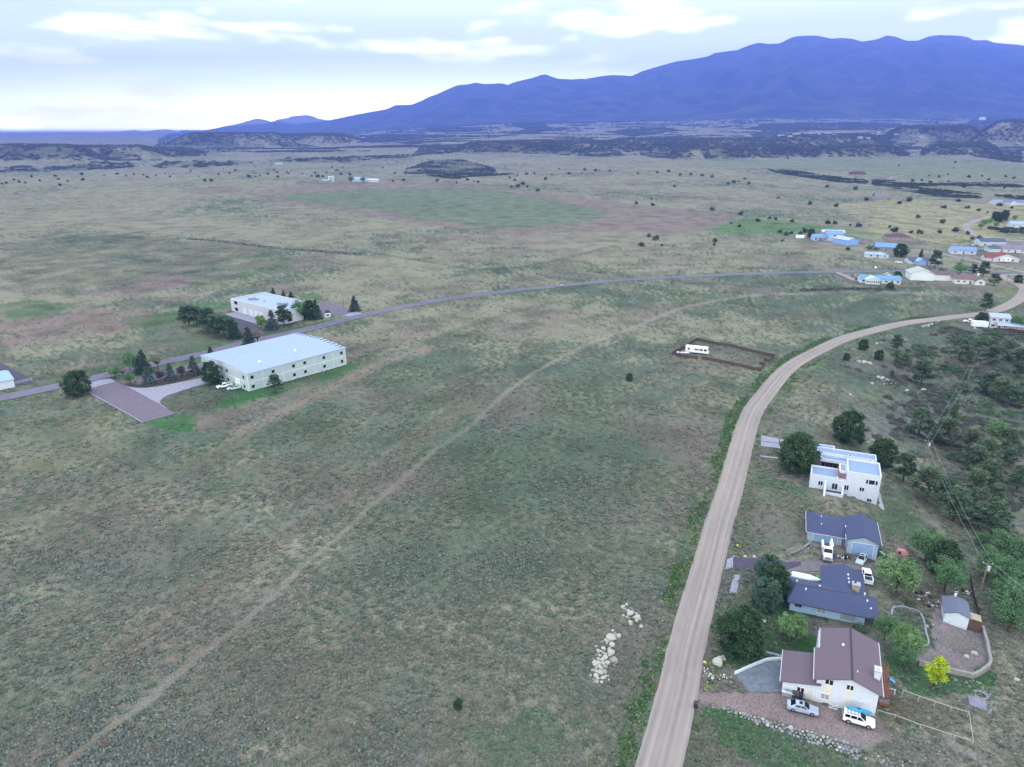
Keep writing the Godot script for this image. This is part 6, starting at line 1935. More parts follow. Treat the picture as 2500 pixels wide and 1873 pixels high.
func build_vehicles() -> void:
	var white := Color(0.80, 0.80, 0.82)
	var car := vehicle("sedan", "parked_sedan", "silver sedan with sunroof parked before the white gable wall", "car", Vector3(44.67, -0, -90.88), Vector3(48.7, -0, -89.46), Color(0.34, 0.39, 0.50))
	var suv := vehicle("suv", "parked_sport_utility_car", "white four wheel drive with a blue kayak on its roof", "car", Vector3(52.69, -0, -88.49), Vector3(56.4, -0, -86.87), white)
	var k := thing("kayak", "bright blue kayak lying on the white car roof", "kayak", suv.position + Vector3(0, 1.86, 0), -suv.rotation.y - 0.05)
	k.position += suv.basis.z * -0.45
	var kb := MB.new()
	chain(kb, [[-2.0, 0.10, 0.22, 0.03, 0.02], [-1.4, 0.0, 0.34, 0.20, 0.16], [-0.2, 0.0, 0.40, 0.36, 0.28], [1.0, 0.0, 0.36, 0.28, 0.22], [1.8, 0.10, 0.24, 0.04, 0.03]])
	part(k, "hull", kb, m_car("kayak_blue", Color(0.02, 0.30, 0.52)))
	kb = MB.new()
	kb.tube(Vector3(-0.2, 0.36, 0), Vector3(-0.2, 0.42, 0), 0.24, 0.22, 10)
	part(k, "cockpit", kb, mat("dark_frame"))
	vehicle("service", "service_truck", "white service truck with a crane boom before the double garage", "truck", Vector3(70.04, 0, -137.13), Vector3(68.3, -0.01, -132.17), white)
	vehicle("sedan", "garage_sedan", "pale silver sedan parked askew by the large garage door", "car", Vector3(77.23, -0.4, -134.23), Vector3(74.5, -0.01, -130.83), Color(0.46, 0.50, 0.52))
	vehicle("pickup", "white_pickup", "white pickup with dark bed standing behind the blue house", "pickup", Vector3(73.03, -0, -123.53), Vector3(74.76, -0.09, -128.23), white)
	boat("covered_boat", "boat under a white cover on the drive behind the blue house", Vector3(58.41, -0.01, -125.8), Vector3(62.6, -0.01, -123.94), Color(0.70, 0.72, 0.76), white, true)
	vehicle("pickup", "warehouse_pickup", "white pickup parked at the corner of the panelled warehouse", "pickup", Vector3(-102.72, -0, -244.08), Vector3(-106.09, 0.03, -241.49), white)
	vehicle("sedan", "warehouse_sedan", "pale green sedan beside the pickup at the panelled warehouse", "car", Vector3(-98.61, -0.01, -241.59), Vector3(-101.87, 0.03, -240.04), Color(0.36, 0.55, 0.48))
	vehicle("wagon", "road_car", "tan estate car driving alone on the tarmac road", "car", Vector3(25.86, 0.05, -418.2), Vector3(30.39, 0.09, -420.39), Color(0.42, 0.38, 0.30))
	vehicle("motorhome", "motorhome", "long white motorhome standing inside the dark board fence", "motorhome", Vector3(72.75, 0.03, -286.37), Vector3(82.01, 0.04, -282.69), Color(0.82, 0.83, 0.82))
	boat("motor_boat", "white and violet motor boat beside the motorhome", Vector3(68.28, 0.01, -282.78), Vector3(73.64, 0.01, -281.42), Color(0.22, 0.20, 0.42), white)
	vehicle("pickup", "bend_pickup", "white pickup beside the box trailer at the road bend", "pickup", Vector3(224.43, 0.01, -334.38), Vector3(219.98, -0.02, -335.81), white)
	vehicle("van_box", "box_trailer", "white box trailer before the porch house at the road bend", "trailer", Vector3(219.54, -0.14, -327.95), Vector3(224.33, -0.14, -326.75), white)
	vehicle("van_box", "box_truck", "white box truck left of the pale blue two storey house", "truck", Vector3(252.21, -0.32, -620.95), Vector3(246.24, -0.32, -622.97), white)
	vehicle("suv", "black_car", "black car parked left of the long blue roofed house", "car", Vector3(214.19, 0.04, -438.63), Vector3(217.15, 0.01, -436.1), Color(0.03, 0.03, 0.035))
	vehicle("trailer", "travel_trailer", "white travel trailer before the red roofed house", "trailer", Vector3(347.29, -0.52, -507.19), Vector3(355.13, -0.44, -505.58), white)
	vehicle("sedan", "yard_car", "white car in the yard before the bushes by the white cottage", "car", Vector3(270.8, 0.25, -499.52), Vector3(272.81, 0.22, -498.5), white)
	vehicle("pickup", "lane_pickup", "pale pickup beside the long white house near the lane bend", "pickup", Vector3(376.4, -0.01, -580.43), Vector3(372.31, 0.04, -578.6), Color(0.6, 0.62, 0.66))
	vehicle("pickup", "barn_pickup", "white pickup between the long blue roofed house and the barn", "pickup", Vector3(241.48, -0.04, -452.39), Vector3(241.2, -0.01, -456.88), white)

# ---------------------------------------------------------------- trees one by one
func nth(k: int) -> String:
	k += 1
	var tail := "th"
	if k % 100 < 11 or k % 100 > 13:
		tail = ["th", "st", "nd", "rd", "th", "th", "th", "th", "th", "th"][k % 10]
	return str(k) + tail

func grove(kind: String, called: String, label: String, list: Array, group: String, cat := "tree") -> void:
	# a short row is told apart by the order seen from the south
	var order := []
	for q in list:
		order.append(q[0] / -q[1])
	order.sort()
	for q in list:
		var k := order.find(q[0] / -q[1])
		var said := label
		if list.size() >= 10:
			said += ", " + nth(k) + " from left"
		elif list.size() > 1 and list.size() < 10:
			said += ", " + ("leftmost" if k == 0 else ("rightmost" if k == list.size() - 1 else ["second", "third", "fourth", "fifth", "sixth", "seventh", "eighth"][k - 1] + " from left"))
		plant(kind, called, said, cat, q[0], q[1], q[2] * (1.2 if called == "slope_pine" else 1.0), q[3], group)

func build_trees() -> void:
	rng.seed = 31
	var one := func(kind: String, called: String, label: String, q: Array, cat := "tree"):
		plant(kind, called, label, cat, q[0], q[1], q[2], q[3])
	one.call("juniper_a", "round_juniper", "large round dark juniper beside the gravel road and concrete apron", [[41.23, -104.57, 8, 1.28]][0])
	one.call("juniper_b", "blue_juniper", "blue green juniper at the back of the three by the blue house", [[52.72, -124.73, 6.2, 1.05]][0])
	one.call("juniper_a", "dark_juniper", "darkest juniper of the three by the blue house, in the middle", [[52.83, -120.29, 6.5, 1]][0])
	one.call("juniper_b", "blue_juniper", "blue green juniper nearest the camera of the three by the blue house", [[49.41, -116.23, 6.6, 1]][0])
	one.call("leafy_a", "thin_leafy_tree", "half bare leafy tree between the blue house and the brown roof", [[51.31, -107.17, 6, 1.15]][0])
	one.call("leafy_b", "leafy_tree", "leafy tree touching the back right corner of the brown roof", [[68.13, -106.94, 6, 0.95]][0])
	one.call("leafy_a", "leafy_tree", "bright topped leafy tree beside the small fenced lawn", [[69.71, -103.14, 6.8, 1.15]][0])
	one.call("leafy_b", "leafy_tree", "low leafy tree below the bright one behind the brown roof", [[67.88, -100.06, 4.6, 1.1]][0])
	one.call("leafy_a", "broad_leafy_tree", "broad light green tree right of the white pickup", [[78.12, -122.02, 9, 1.2]][0])
	one.call("leafy_b", "leafy_tree", "dark leafy tree behind the broad light green one", [[92.18, -136.13, 8.5, 1.15]][0])
	one.call("juniper_c", "yard_juniper", "dark evergreen in the middle of the clump behind the shed", [[93.38, -131.74, 8, 1]][0])
	one.call("leafy_b", "leafy_tree", "rounded dark leafy tree right above the white shed", [[89.97, -124.85, 8.5, 1.1]][0])
	one.call("yellow", "yellow_sapling", "bright yellow green sapling before the block retaining wall", [[71.41, -96.09, 6.2, 1.05]][0])
	one.call("shrub_a", "yard_shrub", "dark shrub at the front corner of the blue house", [[64.62, -109.46, 2, 1.2]][0], "shrub")
	one.call("shrub_a", "yard_shrub", "small round green shrub above the curved lawn edge", [[78.99, -118.09, 1.7, 0.9]][0], "shrub")
	one.call("juniper_c", "tall_pine", "tall dense pine before the left end of the white stucco house", [[78.41, -176.1, 10.5, 1.25]][0])
	one.call("juniper_a", "tall_pine", "wide dark pine behind the white stucco house", [[101.65, -196.62, 9.5, 1.2]][0])
	one.call("juniper_c", "slope_pine", "dense pine at the right corner of the white stucco house", [[105.56, -183.55, 8, 1.15]][0])
	one.call("juniper_c", "field_bush", "small round green bush alone in the foreground field", [[-8.71, -90.65, 1.9, 0.95]][0], "bush")
	one.call("juniper_c", "field_juniper", "dark juniper alone in the field left of the motorhome fence", [[43.59, -249.16, 2.9, 1.1]][0], "bush")
	# pines of the slope
	grove("pine_a", "slope_pine", "open grey green pine on the scrubby slope below the houses", [[108.73, -165.65, 8.2, 1.2], [110.4, -156.25, 8, 1.1], [133.27, -177.71, 7, 1.2], [117.11, -151.66, 8, 1.15], [129.33, -207.62, 8, 1.15], [134.7, -202.49, 8, 1.1], [134.02, -186.03, 7, 1.2], [181.98, -254.12, 8, 1.2], [190.45, -288.69, 8, 1.2], [160.66, -276.84, 4.8, 1], [148.26, -191.71, 5, 1.1], [140.86, -176.9, 6, 1.2], [183.25, -243.95, 7, 1.2]], "pines of the slope")
	grove("pine_b", "slope_pine", "pale olive pine on the scrubby slope below the houses", [[122.43, -168, 8, 1.05], [115.71, -154.17, 6, 1.1], [148.07, -221.53, 6, 1], [139.62, -198.37, 7, 1.15], [142.03, -192.09, 7, 1.2], [180.99, -247.3, 8, 1.15], [153.69, -201.5, 7, 1.1], [212.32, -289.79, 8, 1.15], [158.95, -280.83, 4.5, 1.1], [184.78, -241.77, 6, 1.1], [128.89, -167.77, 5, 1.1], [193.57, -285.45, 5, 1]], "pines of the slope")
	grove("pine_c", "slope_pine", "dark open pine on the scrubby slope below the houses", [[107.49, -175.2, 7, 1.1], [114.63, -166.22, 6, 1.2], [157.61, -257.86, 8, 1.25], [166.63, -295.28, 6, 1.1], [147.25, -260.91, 2.8, 1], [202.61, -285.4, 7, 1.2], [206.23, -273.87, 6, 1.1], [214.61, -286.08, 6, 1.1]], "pines of the slope")
	grove("juniper_a", "slope_juniper", "round dark juniper between the gravel road and the slope", [[150.98, -292.86, 4.6, 1.1], [152.22, -281.43, 4.2, 1.1], [135.58, -274.95, 3.2, 1]], "junipers of the slope", "juniper")
	grove("leafy_a", "slope_tree", "pale green leafy tree on the scrubby slope", [[154.44, -207.33, 8.5, 1.2]], "")
	grove("leafy_b", "slope_tree", "dark leafy tree at the right edge of the slope", [[112.72, -139.71, 8.5, 1.2], [104.56, -133.15, 7.5, 1.2], [103.57, -127.58, 8, 1.15], [107.73, -129.72, 8, 1.15], [98.96, -118.64, 8.5, 1.2], [99.37, -116.57, 8.5, 1.2], [114.57, -138.38, 7, 1.1], [110.98, -145.09, 4.5, 1.2], [96.1, -113.73, 7, 1.2]], "dark trees at the right edge")
	grove("shrub_b", "grey_shrub", "grey green shrub among the pines of the slope", [[164.45, -239.57, 5, 1.3], [121.6, -203.6, 1.8, 1.2], [127.37, -181.76, 3, 1.3], [164.57, -256.82, 3.2, 1.2], [166.06, -234.88, 2.4, 1.5], [122.32, -194.39, 2.4, 1.5], [141.94, -181.71, 2.4, 1.4]], "grey shrubs of the slope", "shrub")
	grove("shrub_a", "green_shrub", "dark green shrub among the pines of the slope", [[170.78, -240.49, 4.5, 1.2], [172.59, -256.13, 4.5, 1], [181.88, -268.24, 4.5, 1], [161.6, -244.31, 4.5, 1.1], [177.27, -291.11, 3.8, 1.4], [198.13, -306.76, 3, 1.3], [204.41, -308.38, 4.2, 1.6], [212.29, -307.44, 3.8, 1.7], [223.07, -315.09, 3.6, 1.4], [178.6, -277.88, 3, 1.6], [182.43, -276.14, 3, 1.5], [169.38, -232.08, 2.5, 1.6], [176.34, -233.51, 2.5, 1.6], [132.81, -193.55, 3, 1.5], [135.59, -191.65, 3, 1.5]], "green shrubs of the slope", "shrub")
	grove("shrub_c", "brown_shrub", "low brown shrub among the pines of the slope", [[166.97, -307.83, 1.2, 1.4], [131.95, -228.97, 1.8, 1.6], [138.88, -232.61, 1.6, 1.6], [145.33, -234.27, 1.6, 1.8], [151.08, -234.6, 1.6, 1.8], [132.07, -266.06, 1, 2.2], [135.64, -264.78, 1, 2.2], [150.47, -272.89, 1.2, 1.6], [146.42, -243.18, 1, 1.4], [120.83, -206.86, 1.4, 1.8], [113.71, -202.55, 1.6, 1.5], [128.61, -212.18, 1.6, 1.6], [138.96, -218.54, 1.4, 1.6], [161.34, -233.83, 1.4, 1.8], [151.54, -219.15, 1.4, 1.8], [160.48, -222.9, 1.4, 1.8], [159.87, -226.96, 1.4, 1.8], [151.02, -229.58, 1.2, 1.8], [195.97, -269.32, 1.4, 1.8], [190.84, -272.06, 1.4, 1.8], [169.98, -268.86, 1.6, 1.8], [124.12, -167.89, 1.6, 1.6], [128.84, -168.69, 1.6, 1.8], [132.95, -168.01, 1.6, 1.8], [132.08, -185.56, 1.4, 1.7]], "brown shrubs of the slope", "shrub")
	# trees round the warehouses
	grove("pine_c", "row_pine", "dark pine in the row left of the flat roofed workshop", [[-154.97, -330.8, 10, 1.2], [-150.99, -330.22, 9.5, 1.2], [-141.59, -320.39, 11.5, 1.2], [-135.72, -316, 9.5, 1.3], [-130.74, -311.94, 10, 1.3], [-127.46, -309.77, 9.5, 1.3]], "row of dark pines")
	grove("spruce_a", "row_spruce", "narrow spruce at an end of the dark pine row", [[-163.24, -342.11, 7, 1], [-124.58, -308.55, 8.5, 1.1]], "spruces of the pine row")
	one.call("spruce_a", "roadside_spruce", "dark spruce at the road beside a pale bare tree", [[-114.17, -296.2, 9.5, 1]][0])
	one.call("bare_a", "bare_tree", "pale thin leaved tree at the road beside a dark spruce", [[-111.3, -299.34, 8.5, 1.1]][0])
	one.call("leafy_c", "pale_tree", "pale green tree at the left end of the workshop front", [[-118.16, -324.01, 8, 0.75]][0])
	one.call("spruce_b", "front_spruce", "grey green spruce second from the left before the workshop front", [[-113.25, -325.22, 9.5, 1.1]][0])
	one.call("pine_c", "front_pine", "dark pine third from the left before the workshop front", [[-109.8, -332.61, 10, 1.1]][0])
	one.call("leafy_b", "front_tree", "widest dark leafy tree before the workshop front", [[-104.91, -342.22, 11, 0.95]][0])
	one.call("juniper_a", "front_juniper", "dense dark evergreen right of the widest tree at the workshop", [[-100.77, -343.52, 9.5, 0.8]][0])
	one.call("spruce_a", "front_spruce", "narrow dark spruce at the right corner of the workshop", [[-97.23, -344.2, 10.5, 0.9]][0])
	one.call("spruce_a", "lot_spruce", "dark spruce alone right of the workshop car park", [[-81.32, -358.9, 8.5, 1.15]][0])
	grove("spruce_a", "back_spruce", "small spruce peeping over the workshop roof", [[-135.37, -396.34, 5, 1], [-128.46, -393.33, 4.5, 0.9], [-123.93, -391.89, 3.5, 1.5]], "small spruces behind the workshop")
	one.call("shrub_a", "sign_shrub", "round shrub beside the white sign", [[-94.36, -354.58, 2.6, 0.8]][0], "shrub")
	one.call("juniper_a", "corner_juniper", "dark round evergreen at the left wall of the panelled warehouse", [[-110.83, -247.3, 8.5, 0.95]][0])
	one.call("pine_c", "wall_pine", "small dark pine before the long panelled wall", [[-84.19, -237.44, 7, 1.1]][0])
	one.call("spruce_a", "verge_spruce", "small dark spruce between the road and the panelled warehouse", [[-125.38, -282.83, 4, 1.2]][0])
	one.call("juniper_c", "drive_evergreen", "broad dark evergreen at the road left of the mauve car park", [[-153.26, -235.45, 9, 1.2]][0])
	one.call("leafy_a", "island_tree", "tall light green tree in the planted island", [[-148.65, -262.5, 8.5, 0.8]][0])
	one.call("leafy_b", "island_tree", "darker leafy tree between the light green one and the spruce", [[-144.83, -260.32, 8, 0.7]][0])
	one.call("spruce_a", "island_spruce", "tallest dark spruce in the planted island", [[-141.82, -259.46, 10, 1]][0])
	one.call("bare_a", "island_bare_tree", "pale bare tree right of the tallest island spruce", [[-138.16, -263.29, 7.5, 1]][0])
	one.call("leafy_a", "island_bush", "green leafy bush at the left end of the planted island", [[-149.81, -253.61, 5.5, 1.1]][0])
	one.call("bare_a", "island_bare_tree", "brownish bare tree at the left end of the planted island", [[-147.33, -254.8, 5, 1.2]][0])
	one.call("leafy_b", "island_bush", "low dark round tree at the tip of the planted island", [[-141.09, -247.58, 4.4, 1.2]][0])
	grove("spruce_b", "bed_spruce", "grey blue spruce in the mulched bed along the drive", [[-133.81, -246.77, 7, 1.1], [-127.68, -251.21, 6.8, 1.1], [-121.86, -257.95, 7.5, 1.1]], "spruces in the mulched bed")
	grove("plum", "purple_plum", "dark purple plum tree in the mulched bed along the drive", [[-131.23, -250.57, 4.2, 1.15], [-125.52, -255.67, 4.4, 1.1]], "plum trees in the mulched bed")
	# trees of the far houses
	one.call("juniper_a", "house_juniper", "dark evergreen left of the pale blue two storey house", [[259.85, -625.04, 8, 1]][0])
	one.call("juniper_a", "house_juniper", "big dark tree right of the blue roofed bungalow", [[287.53, -528.03, 9.5, 1.2]][0])
	one.call("bare_a", "house_bare_tree", "greyish tree beside the big dark one by the cottage", [[292.28, -527.55, 8, 1]][0])
	one.call("shrub_a", "house_shrub", "dark shrub left of the blue roofed bungalow", [[281.94, -560.44, 4.5, 1.5]][0], "shrub")
	one.call("spruce_a", "house_spruce", "narrow dark spruce behind the white cottage", [[299.73, -522.21, 7.5, 0.8]][0])
	one.call("pine_c", "house_pine", "tall dark pine right of the white cottage", [[287.09, -481.5, 12, 1]][0])
	one.call("juniper_a", "house_juniper", "round dark tree between the long house and the white barn", [[241.74, -442.92, 5, 1.2]][0])
	one.call("juniper_c", "house_juniper", "dark bush before the wooden fence of the long house", [[222.13, -412.39, 4, 1.3]][0], "bush")
	grove("leafy_b", "lane_tree", "dark leafy tree between the white barn and the cream house", [[273.34, -448.68, 6.5, 1.2], [271.5, -440.78, 5.5, 1.1], [268.24, -442.15, 5, 1.2]], "leafy trees by the cream house")
	one.call("leafy_a", "lane_tree", "broad green tree behind the cream house", [[289.08, -455.94, 9, 1.3]][0])
	one.call("leafy_c", "lane_tree", "pale green tree left of the cream house roof", [[279.27, -445.77, 5.5, 1.1]][0])
	one.call("pine_c", "lane_pine", "leaning dark pine behind the middle of the cream house", [[298.15, -457.45, 7, 1.1]][0])
	one.call("pine_c", "lane_pine", "tallest dark pine behind the right end of the cream house", [[300.72, -450.69, 10, 1.05]][0])
	one.call("pine_b", "lane_pine", "sparse broad pine right of the cream house", [[289.83, -422.65, 7.5, 1.3]][0])
	one.call("pine_c", "bend_pine", "tall slender pine beside the gravel bend", [[243.56, -357.37, 10, 0.9]][0])
	one.call("juniper_a", "bend_juniper", "round dark juniper inside the far bend at the right edge", [[309.28, -429.98, 5, 1.2]][0], "bush")
	one.call("juniper_c", "bend_juniper", "dark tree left of the porch house at the bend", [[225.11, -331.41, 6, 1.2]][0])
	one.call("leafy_b", "bend_tree", "dark tree right of the porch house at the bend", [[236.86, -322.55, 8, 1.1]][0])
	grove("leafy_c", "garden_tree", "bright leafy garden tree beside the curved lane", [[462.19, -707.25, 7.5, 1.3], [475.34, -719.69, 7, 1.2], [466.93, -697.52, 6, 1.3], [521.25, -751.32, 6, 1.2], [444.38, -684.3, 6, 1.4]], "garden trees by the curved lane")
	grove("juniper_a", "garden_evergreen", "dark evergreen above the garden trees by the curved lane", [[501.87, -752.7, 9, 1.1], [507.12, -749.04, 9, 1.3], [528.4, -777.46, 8, 1.1], [495.82, -737.66, 7, 1.2]], "garden evergreens by the curved lane")
	# scattered far bushes
	var far := func(list: Array, called: String, label: String, group: String, hgt_: float):
		var order := []
		for q in list:
			order.append(q[0] / -q[1])
		order.sort()
		for q in list:
			var kind: String = ["far_a", "far_a", "far_b"][rng.randi() % 3]
			plant(kind, called, "%s, %s from left" % [label, nth(order.find(q[0] / -q[1]))], "bush", q[0], q[1], hgt_ * rng.randf_range(0.5, 1.2), rng.randf_range(0.85, 1.35), group, false)
	far.call([[376.67, -921.25], [472.15, -975.46], [398.87, -894.71], [491.06, -925.69], [519.34, -958.2], [584.85, -956.71], [515.7, -870.25], [542.24, -867.03], [538.91, -840.19], [538.26, -822.82], [433.05, -774.32], [433.05, -728.64], [284.08, -734.17], [314.19, -719.92], [320.69, -718.34], [329.78, -704.17], [335.1, -698.79], [361.19, -690.15], [351.43, -660.52], [362.55, -653.63], [368.22, -650.08], [387.04, -652.36], [407.3, -661.22], [407.37, -644.39], [252.45, -650.2], [257.62, -642.72], [244.05, -640.76], [245.59, -660.44], [226.96, -601.62], [261.11, -555.84], [393.96, -614.95], [398.1, -612.39], [600.15, -898.19], [594.6, -866.19], [266.92, -657.85]], "meadow_juniper", "round dark juniper dotted over the pasture round the far houses", "junipers round the far houses", 4.8)
	far.call([[103.61, -573.68], [119.99, -631.36], [122.85, -612.27], [155.01, -914.68], [188.55, -989.35], [232.35, -847.33], [272.16, -1231.77], [363.23, -998.54], [376.19, -922.27], [397.52, -893.08], [219.14, -723.64], [220.37, -698.86], [249.91, -737.55], [274.76, -754.64], [285.25, -738.31], [315.29, -723.43], [321.4, -720.4], [252.5, -800.13], [272.11, -764.97], [385.53, -1313.38], [168.96, -598.81], [164.2, -581.04], [120.79, -578], [350.48, -1653.87], [172.41, -895.95]], "pasture_juniper", "dark juniper alone on the pasture around the sown field", "junipers around the sown field", 4.6)
	far.call([[-386.56, -2221.12], [-379, -1482.75], [-563.07, -2107.81], [-530.31, -2117.02], [-360.92, -1558.01], [-331.07, -2097.67], [-67.73, -1325.39], [-60.55, -1306.8], [-82.67, -1363.85], [38.91, -1114.32], [63.36, -1392.32], [11.24, -1525.82], [29.64, -1542.85], [47.2, -1576.29], [83.33, -1551.76], [-4.85, -1434.55], [5.13, -1358.14], [10.41, -1214.65], [-1.19, -1189.56], [24.73, -1203.54], [18.36, -1264.97], [83.12, -2051.18], [196.83, -1672.23], [166.16, -1703.92], [119.09, -1888.14], [120.68, -1557.25], [-187.85, -2911.62], [-174.09, -2908.35], [-246.74, -2876.95], [-196.77, -1343.58], [-214.74, -1325.74], [-133.54, -1319.78], [-95.83, -1278.17], [-383.52, -1459.13], [-420.58, -2095.99], [-295.28, -1487.41], [-339.33, -1543.95], [-517.15, -2169.87], [187.3, -1657.82], [215.77, -1635.04], [304.32, -1630.69], [346.5, -1647.4], [343.79, -1512.17], [368.91, -1526.97], [266.48, -1565.99], [147.83, -1571.37]], "hillside_juniper", "dark juniper on the slope round the farm and its wood", "junipers round the farm wood", 6.0)
	far.call([[-956.97, -1471.91], [-912.72, -1476.56], [-854.37, -1389.89], [-868.37, -1357.58], [-751.76, -1223.75], [-801, -1329.62], [-790.99, -1362.01], [-840.5, -1522.99], [-833.65, -1562.73], [-790.56, -1546.49], [-786.19, -1505.59], [-763.88, -1532.14], [-715.53, -1449.17], [-732.26, -1520.43], [-969.89, -2070.58], [-953.1, -2082.12], [-677.49, -1463.88], [-926.84, -2135.56], [-617.75, -1455.52], [-875.03, -2108.24], [-612.73, -1545.98], [-852.07, -2190.39], [-795.01, -2085.52], [-806.7, -2160.96], [-789.35, -2144.34], [-523.42, -1469.23], [-723.93, -2078.31], [-512.99, -1480.02], [-697.94, -2172.87], [-674.02, -2124.48], [-648.94, -2131.15], [-635.71, -2101.4], [-644.8, -2164.71], [-459.78, -1450.91], [-450.48, -1589.27], [-564.44, -2119.53], [-532.65, -2127.72], [-510.29, -2159.11], [-541.82, -2236.31], [-507.93, -2232.89], [-378.6, -1478.19], [-404.13, -1491.19], [-884.87, -1289.33], [-878.91, -1268.27], [-932.93, -1383.01], [-886.01, -1324.68], [-856.97, -1297.31], [-891.43, -1532.99], [-516.76, -1514.78], [-517.92, -1567.91], [-538.15, -1318.53], [-551.01, -1322.36]], "crest_juniper", "dark juniper along the grassy crest at the far left", "junipers along the left crest", 6.0)
	far.call([[272.34, -1232.91], [471.16, -972.78], [489.57, -922.28], [1279.28, -2146.18], [1040.27, -1998.42], [1118.68, -1879.16], [899.72, -2430.52], [917.33, -1557.18], [849.33, -1507.15], [758.55, -1364.88], [790.65, -1335.27], [792.05, -1249.57], [787.81, -1175.97], [842.79, -1459.43], [733.45, -1352.29], [895.11, -1448.13], [949.12, -1492.9], [977.75, -1464.73], [519.02, -956.39], [585.15, -957.3], [383.31, -1308.17], [386.57, -1504.3], [395.51, -1461.09], [447.99, -1422.42], [541.63, -1159.14], [519.96, -1214.19], [515.77, -1044.88], [347.27, -1641.88], [311.54, -1590.27], [751, -1323.29], [737.02, -1200.07], [888.2, -1375.11], [964.92, -1420.58], [416.95, -1356.27], [402.08, -1337.11], [418.99, -1304.09]], "valley_juniper", "dark juniper on the open valley floor before the creek", "junipers of the valley floor", 6.0)
	grove("leafy_b", "farm_tree", "large dark tree between the farm sheds", [[-284.32, -1304.37, 12, 1.3], [-262.19, -1298.42, 11, 1.3]], "large trees at the farm")

# ---------------------------------------------------------------- paving
func paved(called: String, a: Array, m: Material, lift := 0.14, kerb := 0.5) -> void:
	var p := pv(a)
	clear_poly(a)
	var mb := MB.new()
	var idx := Geometry2D.triangulate_polygon(p)
	var at := func(q: Vector2, dy: float) -> Vector3: return Vector3(q.x, hgt(q.x, q.y) + dy, q.y)
	for i in range(0, idx.size(), 3):
		var x := p[idx[i]]
		var y := p[idx[i + 1]]
		var z := p[idx[i + 2]]
		if (y - x).cross(z - x) > 0:
			var w := y
			y = z; z = w
		mb.tri(at.call(x, lift), at.call(y, lift), at.call(z, lift))
	for i in p.size():
		var x := p[i]
		var y := p[(i + 1) % p.size()]
		mb.quad(at.call(x, lift - kerb), at.call(y, lift - kerb), at.call(y, lift), at.call(x, lift))
	structure(called, mb.mesh(), m)

# low wall or kerb of one material along a line, cut into lengths
func course(t: Node3D, called: String, p: PackedVector2Array, w: float, h: float, m: Material, len_ := 2.0, dy := 0.0) -> void:
	var q := smooth_line(p, len_)
	for i in q.size() - 1:
		var d := (q[i + 1] - q[i]).normalized()
		var s := Vector2(-d.y, d.x) * w * 0.5
		var mb := MB.new()
		var y0 := minf(hgt(q[i].x, q[i].y), hgt(q[i + 1].x, q[i + 1].y)) - 0.3
		var y1 := hgt(q[i].x, q[i].y) + h + dy
		var y2 := hgt(q[i + 1].x, q[i + 1].y) + h + dy
		var a := q[i] + s
		var b := q[i + 1] - d * 0.02 + s
		var c := q[i + 1] - d * 0.02 - s
		var e := q[i] - s
		var o := t.position
		mb.hexa(Vector3(a.x, y0, a.y) - o, Vector3(b.x, y0, b.y) - o, Vector3(c.x, y0, c.y) - o, Vector3(e.x, y0, e.y) - o, Vector3(a.x, y1, a.y) - o, Vector3(b.x, y2, b.y) - o, Vector3(c.x, y2, c.y) - o, Vector3(e.x, y1, e.y) - o)
		part(t, called, mb, m)

